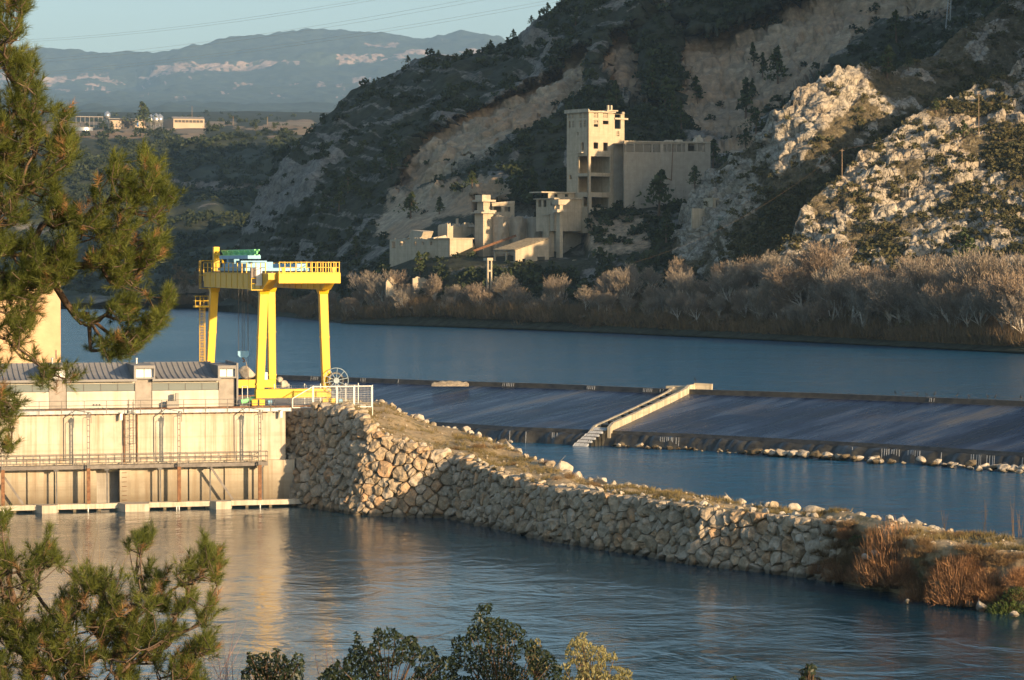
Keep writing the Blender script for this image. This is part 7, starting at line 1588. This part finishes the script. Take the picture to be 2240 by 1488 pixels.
def bank_pt(px, h):                    # a place on the overgrown slope at the embankment's end, h from waterline to top
    x0 = float(np.interp(ARC, arc_, BX))
    if x0 - 5 < px < 1935: q = min(max((px - x0) / (1935 - x0), 0), 1); return bank_pt(x0 - 6, h) * (1 - q) + bank_pt(1935.5, h) * q
    if px < 1935: a = np.interp(px, BX, arc_); return wall_pt(a, wall_col(min(a, ARC))[3] * h, .15)
    i = min(int((px - 1935) / (2500 - 1935) * (NE - 1)), NE - 1); f0 = UZ(sl_[i][0], sl_[i][1], -.2); return f0 + (FR[160 + i] - f0) * h + np.array([0, -1.0 * h * (1 - h) - .25, -.1])
for px_, h_, s, k, sq, lb in ((1962, .22, 3.3, 0, 1.75, 'largest russet bush at the end of the embankment'), (1905, .15, 2.1, 1, 1.3, 'russet bush just beside the largest one, towards the rubble face'), (1850, .06, 1.8, 2, 1.05, 'russet bush where the rubble face ends'), (2015, .05, 1.8, 1, 1.1, 'low russet bush by the waterline beyond the largest one'),
                              (2098, .10, 2.7, 2, 1.6, 'russet bush near the edge of the picture above the waterline stones'), (2160, .3, 1.8, 0, 1.3, 'russet bush beside the green bush on the bank'), (1792, .1, 1.2, 1, 1.0, 'small russet bush clinging to the rubble face'), (2060, .45, 1.5, 0, 1.0, 'russet bush below the red track on the bank'), (2238, .5, 1.6, 1, 1.1, 'russet bush cut by the picture edge')):
    put_bush(RB_, k, bank_pt(px_, h_), s, lb, None, sq)
rn = random.Random(55)
for i in range(16): put_bush(RB_, i % 3, bank_pt(rn.uniform(1800, 2248), rn.uniform(.05, .8)), rn.uniform(.8, 1.5), 'smaller russet bush in the growth covering the bank end', 'smaller russet bushes on the bank end', 1.1)
for i in range(22): put_bush(DB_, i % 3, bank_pt(rn.uniform(1845, 1940), rn.uniform(0, .98)), rn.uniform(.6, 1.1), 'low brown shrub hiding the end of the rubble face', 'low shrubs at the end of the rubble face', .85)
for i in range(90): put_bush(DB_, i % 3, bank_pt(rn.uniform(1790, 2250), rn.uniform(0, .98)), rn.uniform(.45, 1.15), 'low brown shrub on the bank slope among the russet bushes', 'low shrubs on the bank slope', .85)
for px_, h_, s, lb in ((2212, .02, 1.7, 'leafy green bush at the waterline beside the russet bushes'), (2230, .3, 1.1, 'small green bush above the leafy one on the bank'), (1870, .75, .7, 'tiny green bush at the foot of the russet bushes')): put_bush(GB_, 0, bank_pt(px_, h_), s, lb)
rg = random.Random(77)
for i in range(46):
    j = rg.randrange(30, TOPG.shape[1] - 1); p = TOPG[rg.randrange(3, NC - 1), j]; put_bush(DB_, rg.randrange(3), p, rg.uniform(.35, .8), 'low dry brown shrub growing on the embankment top', 'dry shrubs on the embankment top', rg.uniform(.6, .9))
for px_, py_, D, h in ((2155, 1165, 208, 3.0), (2215, 1168, 206, 3.2), (2065, 1160, 211, 2.2), (2232, 1172, 205, 2.2)):
    mb = MB(); p = U(px_, py_, D)
    for q in range(6): mb.tube(p + np.array([rg.uniform(-.15, .15), rg.uniform(-.1, .1), -.2]), p + np.array([rg.uniform(-.4, .4), rg.uniform(-.3, .3), h * rg.uniform(.6, 1)]), .015, .006, 3, local=False)
    tag(mb.build('dry_stalk', M_reed), 'thin dry stalks standing on the bank against the weir pool', 'stalk', 'dry stalks on the bank')
# ================================================================== the near slope below the camera
nx_, ny_ = 70, 60; gx, gy = np.meshgrid(np.linspace(-60, 60, nx_), np.linspace(-6, 150, ny_)); gz = np.interp(gy, [-6, 6, 30, 60, 100, 150], [25.6, 24.6, 19.2, 14.0, 8.6, -1.5]) + 0.5 * fbm(np.stack([gx / 4, gy / 4, 0 * gx], -1), 4, 211) - .03 * np.abs(gx) ** .9 * 0
ix = np.arange(gx.size).reshape(gx.shape); tag(arr_obj('slope', np.stack([gx, gy, gz], -1).reshape(-1, 3), np.stack([ix[:-1, :-1], ix[:-1, 1:], ix[1:, 1:], ix[1:, :-1]], -1).reshape(-1, 4), M_bank, None, True), kind='structure')
def slope_z(y): return float(np.interp(y, [-6, 6, 30, 60, 100, 150], [25.6, 24.6, 19.2, 14.0, 8.6, -1.5]))
# ---- Aleppo-type pines: shoots grown through a crown volume, joined back to the trunk by branches
M_needle = leafy('pine_needles', (0.036, 0.058, 0.012), (0.175, 0.195, 0.038), .5, .30)
M_deadneedle = leafy('dead_needles', (0.20, 0.10, 0.04), (0.34, 0.20, 0.09), .7, .1)
M_twigbark = simple('grey_pine_twig', (0.12, 0.085, 0.06), .9, 0, .4, 8, .4)
M_cone = simple('pine_cone', (0.16, 0.085, 0.045), .8, 0, .4, 20, .6)
def shoot(seed, n=62, L=.094, stem=.16):
    r = np.random.default_rng(seed); t = r.random(n) ** .8; P = np.stack([0 * t, 0 * t, t * stem], 1); q = r.random(n) * 6.28; a = .55 + .55 * (1 - t) + .15 * r.normal(size=n)
    d = np.stack([np.sin(a) * np.cos(q), np.sin(a) * np.sin(q), np.cos(a)], 1); s = np.cross(d, r.normal(size=(n, 3))); s /= np.linalg.norm(s, axis=1, keepdims=True); l = (L * (.7 + .5 * r.random(n)))[:, None]
    V = np.stack([P - s * .0023, P + s * .0023, P + d * l], 1).reshape(-1, 3); return V, np.arange(3 * n).reshape(n, 3), np.repeat(r.random(n), 3)
SH = [shoot(400 + k) for k in range(8)]
def near_pine(label, polys, D0, depth, n, root_p, seed, holes=.0, cones=14, dead=.05):
    r = np.random.default_rng(seed); pts = []
    allp = np.concatenate([np.array(p) for p in polys]); x0, y0 = allp.min(0); x1, y1 = allp.max(0)
    while len(pts) < n:
        m = 4000; X = r.uniform(x0, x1, m); Y = r.uniform(y0, y1, m); ok = np.zeros(m, bool)
        for p in polys: ok |= poly_dist(X, Y, p) + 9 * fbm(np.stack([X / 16, Y / 16, 0 * X + seed], -1), 3, 221) > 0
        nz = fbm(np.stack([X / 34, Y / 34, 0 * X + seed * 3], -1), 3, 223); ok &= nz > holes - .5 + .35 * r.random(m)
        for a, b in zip(X[ok], Y[ok]): pts.append(U(a, b, D0 + depth * (r.random() - .5) * 2 * (.35 + .65 * r.random())))
    P = np.array(pts[:n]); root_p = np.array(root_p, float)
    order = np.argsort(np.linalg.norm(P - root_p, axis=1)); P = P[order]; nodes = [root_p]; par = [-1]; NA_ = np.zeros((n + 1, 3)); NA_[0] = root_p; dr = np.zeros(n + 1)
    for i in range(n):
        p = P[i]; d = np.linalg.norm(NA_[:i + 1] - p, axis=1) + .16 * dr[:i + 1]; j = int(np.argmin(d)); par.append(j); NA_[i + 1] = p; dr[i + 1] = dr[j] + np.linalg.norm(NA_[j] - p)
    cnt = np.ones(n + 1)
    for i in range(n, 0, -1): cnt[par[i]] += cnt[i]
    t = thing('pine_tree', label, 'tree', (root_p[0], root_p[1], slope_z(root_p[1]))); mb = MB(); mb2 = MB(); pd = np.zeros((n + 1, 3)); pd[0] = (0, 0, 1)
    for i in range(1, n + 1):
        a, b = NA_[par[i]], NA_[i]; rad = .0026 + .0026 * cnt[i] ** .5; rp = min(.0026 + .0026 * cnt[par[i]] ** .5, rad * 1.7); d = b - a; pd[i] = d / (np.linalg.norm(d) + 1e-9)
        mid = (a + b) / 2 + np.array([0, 0, -.06]) * np.linalg.norm(d) * .5
        tgt = mb if cnt[i] > 22 else mb2; tgt.tube(a, mid, rp, (rp + rad) / 2, 5 if cnt[i] > 22 else 3, local=False, cap=False); tgt.tube(mid, b, (rp + rad) / 2, rad, 5 if cnt[i] > 22 else 3, local=False, cap=False)
    mb.tube((root_p[0], root_p[1], slope_z(root_p[1]) - .3), root_p, .16, .10, 9, local=False); mb.build('trunk', M_bark, t, True); mb2.build('branches', M_twigbark, t, True)
    Vs, Fs, Ts, Vd, Fd, Td = [], [], [], [], [], []; k = kd = 0; leafn = [i for i in range(1, n + 1) if cnt[i] <= 9]
    for i in leafn:
        for rep in range(2 if r.random() < .45 else 1):
            ax = pd[i] * .55 + np.array([.1, -.05, .75]) + r.normal(size=3) * .30; ax /= np.linalg.norm(ax); x = np.cross(ax, r.normal(size=3)); x /= np.linalg.norm(x); y = np.cross(ax, x); V, F, T = SH[r.integers(0, 8)]; s = .75 + .55 * r.random()
            W = (V[:, :1] * x + V[:, 1:2] * y + V[:, 2:] * ax) * s + NA_[i] - ax * .05 + r.normal(size=3) * .03 * rep
            tn = float(np.clip(.5 + .55 * fbm(NA_[i] * 1.6, 3, 231) + .22 * r.normal(), 0, 1))
            if r.random() < dead: Vd.append(W); Fd.append(F + kd); kd += len(V); Td.append(np.clip(T, 0, 1))
            else: Vs.append(W); Fs.append(F + k); k += len(V); Ts.append(np.clip(tn * .75 + T * .25, 0, 1))
    arr_obj('needles', np.concatenate(Vs), np.concatenate(Fs), M_needle, t, False, {'tint': np.concatenate(Ts)})
    if Vd: arr_obj('dead_needles', np.concatenate(Vd), np.concatenate(Fd), M_deadneedle, t, False, {'tint': np.concatenate(Td)})
    cm = None
    for i in r.choice(np.where((cnt > 2) & (cnt < 60))[0], cones, replace=False):
        if i == 0: continue
        if cm is None:
            cb = MB(); cb.sphere((0, 0, 0), (.028, .028, .045), 8, 6); co = cb.build('cone', M_cone, t, True); cm = co
        else: co = cm.copy(); C.objects.link(co); co.parent = t
        q = NA_[i] - OFF[t.name]; co.location = (q[0] + .02, q[1] - .03, q[2] - .03); co.rotation_euler = (r.random() * 2, r.random() * 2, 0)
    return t
DP = 31.0
A1 = [(-60, -60), (48, -60), (62, 25), (45, 55), (68, 110), (80, 150), (62, 185), (95, 195), (90, 225), (128, 255), (165, 225), (168, 255), (140, 285), (162, 330), (150, 370), (122, 380), (128, 430), (145, 460), (185, 470), (220, 500), (190, 560), (170, 600), (122, 622), (88, 655), (72, 705), (78, 770), (105, 800), (150, 806), (168, 830), (120, 860), (60, 850), (38, 900), (30, 980), (10, 1000), (-60, 1000)]
A2 = [(200, 435), (215, 392), (236, 410), (246, 335), (262, 340), (276, 400), (300, 392), (316, 330), (332, 325), (352, 365), (360, 415), (384, 435), (370, 480), (362, 540), (350, 590), (322, 636), (300, 650), (250, 640), (200, 640), (160, 600), (165, 560), (200, 520), (215, 480)]
A3 = [(165, 690), (240, 660), (300, 650), (345, 640), (350, 612), (372, 635), (375, 665), (352, 700), (335, 735), (290, 775), (230, 790), (180, 775), (215, 750), (260, 730), (230, 715), (170, 710)]
T1 = U(-70, 560, DP + .4)
near_pine('tall pine overhanging the frame edge in front of the power station', [A1, A2, A3], DP, .95, 3500, T1, 501, .24, 34)
A4 = [(-60, 1190), (20, 1215), (60, 1240), (88, 1165), (110, 1170), (135, 1230), (128, 1270), (140, 1300), (165, 1270), (200, 1250), (215, 1280), (250, 1245), (285, 1165), (330, 1172), (340, 1215), (330, 1260), (380, 1260), (425, 1225), (445, 1175), (470, 1200), (490, 1260), (470, 1310), (468, 1340), (450, 1380), (462, 1420), (440, 1470), (455, 1560), (-60, 1560)]
A5 = [(-60, 1120), (10, 1130), (22, 1180), (8, 1215), (-60, 1220)]
T2 = U(150, 1620, DP - 1.5)
near_pine('young pine low at the picture corner with cones on its branches', [A4, A5], DP - 1.5, 1.1, 2200, T2, 502, .24, 36, .06)
# ---- broadleaf shrubs along the bottom
M_shadeleaf = leafy('shade_dark_evergreen_leaves', (0.008, 0.016, 0.008), (0.035, 0.050, 0.022), .45, .08)  # shade over the bottom shrubs is put into this darker leaf colour
M_olive = leafy('silvery_olive_leaves', (0.13, 0.125, 0.045), (0.30, 0.27, 0.12), .5, .2)
def near_shrub(label, poly, D0, depth, n, seed, mat, size, up=.2):
    r = np.random.default_rng(seed); pts = []; poly = np.array(poly, float); x0, y0 = poly.min(0); x1, y1 = poly.max(0)
    while len(pts) < n:
        X = r.uniform(x0, x1, 3000); Y = r.uniform(y0, y1, 3000); ok = poly_dist(X, Y, poly) + 12 * fbm(np.stack([X / 14, Y / 14, 0 * X + seed], -1), 3, 241) > 0; ok &= fbm(np.stack([X / 22, Y / 22, 0 * X + seed * 2], -1), 3, 243) > -.34
        for a, b in zip(X[ok], Y[ok]): pts.append(U(a, b, D0 + depth * (r.random() * 2 - 1)))
    P = np.array(pts[:n]); c = P.mean(0); root_p = np.array([c[0], c[1], slope_z(c[1]) - .1]); t = thing('shrub', label, 'shrub', root_p); mb = MB()
    sub = P[r.choice(n, 60)]; hub = np.array([c[0], c[1], P[:, 2].min()])
    mb.tube(root_p, hub, .05, .03, 6, local=False)
    for p in sub: m = (hub + p) / 2 + np.array([0, 0, -.05]); mb.tube(hub, m, .012, .008, 3, local=False, cap=False); mb.tube(m, p, .008, .004, 3, local=False, cap=False)
    mb.build('stem', M_bark, t)
    a = r.normal(size=(n, 3)) + np.array([0, 0, up * 3]); a /= np.linalg.norm(a, axis=1, keepdims=True); b = np.cross(a, r.normal(size=(n, 3))); b /= np.linalg.norm(b, axis=1, keepdims=True); s = size * (.6 + .7 * r.random(n))[:, None]
    V = np.stack([P - a * s, P - b * s * .38, P + a * s, P + b * s * .38], 1).reshape(-1, 3); tn = np.clip(.5 + .6 * fbm(P * 2.5, 3, 245) + .2 * r.normal(size=n), 0, 1)
    arr_obj('leaves', V, np.arange(4 * n).reshape(n, 4), mat, t, False, {'tint': np.repeat(tn, 4)}); return t
near_shrub('small shade-dark evergreen shrub at the bottom edge, nearest the young pine', [(530, 1520), (528, 1460), (545, 1432), (580, 1430), (600, 1418), (640, 1428), (668, 1436), (660, 1490), (650, 1520)], 30, .5, 1500, 601, M_shadeleaf, .035)
near_shrub('broad shade-dark evergreen shrub at the bottom edge', [(690, 1530), (700, 1470), (760, 1440), (778, 1384), (792, 1392), (800, 1430), (825, 1378), (868, 1374), (885, 1400), (905, 1388), (912, 1410), (950, 1412), (960, 1440), (990, 1436), (1000, 1530)], 31, .8, 4200, 602, M_shadeleaf, .035)
near_shrub('tallest shade-dark evergreen shrub at the bottom edge', [(985, 1540), (990, 1440), (985, 1405), (1005, 1390), (1020, 1380), (1045, 1330), (1075, 1322), (1072, 1350), (1110, 1360), (1150, 1380), (1152, 1400), (1200, 1430), (1230, 1460), (1235, 1540)], 31.5, .8, 5200, 603, M_shadeleaf, .033)
near_shrub('sunlit silvery olive shrub at the bottom edge', [(1225, 1540), (1230, 1460), (1248, 1400), (1262, 1388), (1278, 1385), (1300, 1410), (1345, 1430), (1350, 1460), (1385, 1470), (1400, 1540)], 29.5, .55, 4200, 604, M_olive, .024, .5)
near_shrub('wisp of silvery olive foliage behind the tallest dark shrub', [(1155, 1470), (1150, 1430), (1165, 1395), (1178, 1395), (1185, 1430), (1200, 1470)], 32.8, .25, 500, 605, M_olive, .024, .5)
near_shrub('tip of a dark shrub peeping over the bottom edge', [(1745, 1520), (1755, 1470), (1768, 1455), (1785, 1460), (1795, 1520)], 30, .2, 260, 606, M_shadeleaf, .033)
near_shrub('dark sprig barely over the bottom edge', [(1585, 1520), (1590, 1484), (1612, 1480), (1620, 1520)], 30, .15, 140, 607, M_shadeleaf, .033)
# red-stemmed sprays and a dry grass plume by the young pine
M_redtw = leafy('reddish_stems', (0.28, 0.11, 0.10), (0.42, 0.22, 0.18), .8, .1)
for px_, py_, h, n, m, lb, D in ((480, 1500, .75, 30, M_redtw, 'spray of thin reddish stems between the young pine and the shrubs', 31), (715, 1500, .6, 10, M_redtw, 'two thin bare stems rising behind the dark shrubs', 33), (190, 1330, .95, 40, M_reed, 'dry pale grass plume behind the young pine', 33)):
    r = np.random.default_rng(int(px_)); V, F, T = twigs(n, (.32, .2, .05), h, .004, r, .96); V = V; o = arr_obj('stem_spray', V + U(px_, py_, D), F, m, None, False, {'tint': T}); tag(o, lb, 'stems')
p = U(440, 1492, 27.5)
# ================================================================== farm on the plateau, poles and wires
M_barn = simple('pale_farm_wall', (0.50, 0.40, 0.29), .85, 0, .1, .1); M_shade = simple('farm_opening_shade', (0.10, 0.085, 0.07), .8); M_tank = simple('bright_tank_steel', (0.55, 0.57, 0.58), .35, .7, .1, .3); M_croof = simple('grey_farm_roof', (0.27, 0.25, 0.23), .8, 0, .1, .1)
def zF(x, y): return x / 2.657, y / 2.657
DFm = ground_at(L_pl, 390, 282)[1]
def farm_frame(x, y, D=None): return Frame(U(*zF(x, y), D or DFm), (0.97, 0.24))
f = farm_frame(1008, 750); zb_ = U(*zF(1008, 752), DFm)[2]; zt_ = U(*zF(1008, 690), DFm)[2]; aR = f.px(*zF(1188, 720))[0]; fl_ = Frame(f.o, (0.55, -.83)); aL = fl_.px(*zF(940, 720))[0]
t = thing('farm_barn', 'long pale farm barn with a row of dark windows on the plateau', 'barn', f.P(0, 0, zb_)); mb = MB(f); mb.box(0, aR, 0, 14, zb_ - 3, zt_); mb.build('wall', M_barn, t); mb = MB(fl_); mb.box(aL, -.01, .3, 14, zb_ - 3, zt_ + .1); mb.build('wall', M_barn, t)
mb = MB(f); mb.hexa([(-1, -1, zt_ + .12), (aR, -1, zt_ + .12), (aR, 15, zt_ + .12), (-1, 15, zt_ + .12), (-1, -.5, zt_ + .5), (aR, -.5, zt_ + .5), (aR, 7, zt_ + 2.6), (-1, 7, zt_ + 2.6)]); mb.build('roof', M_croof, t)
for k in range(8): c = 3 + (aR - 6) * k / 7; mb = MB(f); mb.box(c - 1.6, c + 1.6, -.25, -.01, zt_ - 4.0, zt_ - 1.4); mb.build('window', M_shade, t)
f = farm_frame(778, 748, DFm + 8); zb2_ = U(*zF(778, 750), DFm + 8)[2]; zt2_ = U(*zF(778, 695), DFm + 8)[2]; a2_ = f.px(*zF(850, 720))[0]; a0_ = f.px(*zF(635, 720))[0]
t = thing('farm_house', 'farm building with an open dark bay beside the plateau pine', 'building', f.P(0, 0, zb2_)); mb = MB(f); mb.box(0, a2_, 0, 10, zb2_ - 3, zt2_); mb.build('wall', M_barn, t); mb = MB(f); mb.box(a0_, -.01, 1, 12, zb2_ - 3, zt2_ - 1); mb.build('wall', M_barn, t)
q0, q1 = f.px(*zF(708, 720))[0], f.px(*zF(772, 720))[0]; mb = MB(f); mb.box(q0, q1, .8, .98, zb2_, zt2_ - 1.2); mb.build('bay_shade', M_shade, t); mb = MB(f); mb.box(a0_ - 1, a2_ + .5, -.6, 12.6, zt2_ + .01, zt2_ + .9); mb.build('roof', M_croof, t)  # bay is a dark slab, its inner shade put into the colour
c = f.px(*zF(800, 712))[0]; mb = MB(f); mb.box(c - .9, c + .9, -.2, -.01, zb2_ + 2.4, zt2_ - 1.2); mb.build('window', simple('blue_shutter', (.10, .22, .45), .6), t)
for i, (x, y0, y1, r0) in enumerate(((878, 672, 738, 2.6), (907, 670, 738, 4.2), (930, 672, 730, 3.4), (624, 655, 700, 3.2))):
    D = DFm + 6; p0, p1 = U(*zF(x, y1), D), U(*zF(x, y0), D); h = p1[2] - p0[2]; t = thing('farm_silo', ['slim steel farm silo nearest the plateau pine', 'widest steel farm silo between pine and barn', 'steel farm silo touching the barn', 'lone white silo at the far side of the farm'][i], 'silo', p0)
    mb = MB(); mb.tube(p0 + np.array([0, 0, h * .3]), p1 - np.array([0, 0, h * .08]), r0, n=16, local=False); mb.build('drum', M_tank, t, True); mb = MB(); mb.tube(p1 - np.array([0, 0, h * .08]), p1 + np.array([0, 0, r0 * .5]), r0, .3, 16, local=False); mb.build('roof', M_tank, t); mb = MB(); mb.tube(p0 + np.array([0, 0, h * .1]), p0 + np.array([0, 0, h * .3]), .4, r0, 16, local=False); mb.build('hopper', M_tank, t); mb = MB()
    for q in range(4): mb.tube(p0 + np.array([r0 * .8 * math.cos(q * 1.57), r0 * .8 * math.sin(q * 1.57), -2]), p0 + np.array([r0 * .8 * math.cos(q * 1.57), r0 * .8 * math.sin(q * 1.57), h * .34]), .2, n=5, local=False)
    mb.build('leg', M_tank, t)
p0 = U(*zF(487, 782), DFm - 120); p1 = U(*zF(487, 744), DFm - 120); t = thing('water_tank', 'round galvanised water tank at the rim of the plateau', 'tank', p0); rT = 53 / 2.657 / FPX * (DFm - 120); mb = MB(); mb.tube(p0 - np.array([0, 0, 2]), p1, rT, n=40, local=False); mb.build('shell', M_tank, t, False); mb = MB(); mb.tube(p1 + np.array([0, 0, .01]), p1 + np.array([0, 0, .7]), rT * 1.02, rT * 1.01, 40, local=False); mb.build('rim', M_croof, t)
f = farm_frame(440, 690, DFm + 40); aC = f.px(*zF(600, 690))[0]; zc_ = U(*zF(440, 678), DFm + 40)[2]; t = thing('farm_canopy', 'long open canopy on thin posts behind the farm', 'canopy', f.P(0, 0, zc_ - 8)); mb = MB(f); mb.box(0, aC, 0, 14, zc_ - .5, zc_ + .5); mb.build('roof', M_croof, t)
for q in range(7): mb = MB(f); c = .4 + (aC - .8) * q / 6; mb.box(c - .25, c + .25, .2, .7, zc_ - 12, zc_ - .502); mb.build('post', M_croof, t)
put_pine(None, 315, 283, 62, 4, 'tall dark pine standing between the farm buildings', None, DFm - 14)
for px_, py_, h, k in ((100, 268, 22, 4), (118, 270, 18, 2), (228, 284, 20, 4), (246, 283, 18, 2), (455, 282, 20, 4), (470, 283, 16, 2), (520, 290, 18, 4), (560, 286, 20, 2), (600, 285, 18, 4)): put_pine(L_pl, px_, py_, h, k, 'low dark tree on the plateau near the farm', 'plateau trees')
M_pole = simple('weathered_pole', (0.24, 0.17, 0.11), .9)
def pole(px, y0, y1, D, label, r=.14, arms=True, name='utility_pole', p0=None):
    a = U(px, y1, D); b = U(px, y0, D); t = thing(name, label, 'pole', a); mb = MB(); mb.tube(a - np.array([0, 0, 2]), b, r, r * .7, 8, local=False); mb.build('shaft', M_pole, t)
    if arms: mb = MB(); mb.bar(b + np.array([-.7, 0, -.4]), b + np.array([.7, 0, -.4]), .12, local=False); mb.build('crossarm', M_pole, t)
    return b
g1 = ground_at(L_sa, 1842, 381)[1]; g2 = ground_at(L_sa, 2141, 298)[1]
t1 = pole(1842, 326, 384, g1 - .5, 'short weathered pole on the rim of the nearer limestone spur'); t2 = pole(2141, 204, 302, g2 - .5, 'tall wooden pole on the upper limestone spur')
g3 = ground_at(L_hill, 2080, 66)
b3 = U(2080, -40, g3[1]); t = thing('lattice_mast', 'pale lattice mast on the high slope at the top of the picture', 'mast', g3); w = .8
for sx, sy in ((-1, -1), (1, -1), (1, 1), (-1, 1)): mb = MB(); mb.bar(g3 + np.array([sx * w, sy * w, -1]), b3 + np.array([sx * .4, sy * .4, 0]), .16, local=False); mb.build('leg', M_galv, t)
mb = MB()
for i in range(9):
    q0, q1 = i / 9, (i + 1) / 9; a = g3 * (1 - q0) + b3 * q0; b = g3 * (1 - q1) + b3 * q1; w0, w1 = w + (.4 - w) * q0, w + (.4 - w) * q1; s = 1 if i % 2 else -1
    mb.bar(a + np.array([s * w0, -w0, 0]), b + np.array([-s * w1, -w1, 0]), .09, local=False); mb.bar(a + np.array([-w0, s * w0, 0]), b + np.array([-w1, -s * w1, 0]), .09, local=False)
mb.build('bracing', M_galv, t)
M_wire = simple('bright_wire', (.42, .40, .36), .5, .3)
def wire(pts, r, label, group=None):
    mb = MB(); mb.path([tuple(p) for p in pts], r, 4, local=False); o = mb.build('power_line', M_wire if r > .03 else M_pole); tag(o, label, 'wire', group)
def sag(a, b, s, n=18): return [a + (b - a) * q - np.array([0, 0, s * 4 * q * (1 - q)]) for q in np.linspace(0, 1, n)]
M_wire2 = M_pole
wire(sag(t1, t2, 3), .010, 'thin wire between the two poles on the spur'); e_ = U(1385, 575, 700); wire(sag(t1, e_, 4), .010, 'thin wire dropping from the short pole to the riverside trees')
for i, (x0, y0, x1, y1) in enumerate(((0, 80, 800, -10), (0, 84, 800, -4), (0, 133, 1010, -8), (0, 139, 1010, 0), (0, 165, 1190, -6), (0, 170, 1190, 1))):
    a, b = U(x0 - 200, y0 + 12, 2100), U(x1 + 120, y1 - 14, 1500); wire(sag(a, b, 9, 26), .055, 'high-voltage line crossing the sky before the far mountains', 'power lines across the sky')
for px_, y0, y1 in ((510, 255, 275), (585, 256, 276), (420, 232, 262)): g = ground_at(L_pl, px_, y1); pole(px_, y0, y1, g[1], 'distant pole on the plateau beyond the farm', .5, False)['x'] if 0 else pole(px_, y0, y1, g[1], {510: 'distant thin pole on the plateau, nearest the barn', 585: 'distant thin pole on the plateau near the mountain foot', 420: 'distant thin pole rising behind the barn'}[px_], .4, False)
# ================================================================== the air
hz = NT('haze_air'); hz.t.nodes.remove(hz.b)
pv = hz.n('ShaderNodeVolumePrincipled'); pv.inputs['Density'].default_value = 0.000043; pv.inputs['Color'].default_value = (0.40, 0.67, 1.0, 1); pv.inputs['Anisotropy'].default_value = 0.0
hz.l(pv.outputs[0], hz.o.inputs['Volume'])
hb = MB(); hb.box(-13500, 13500, -1500, 27500, -5.5, 2250)
tag(hb.build('haze', hz.m), 'thin blue evening haze hanging over the whole river valley', 'haze', kind='stuff')
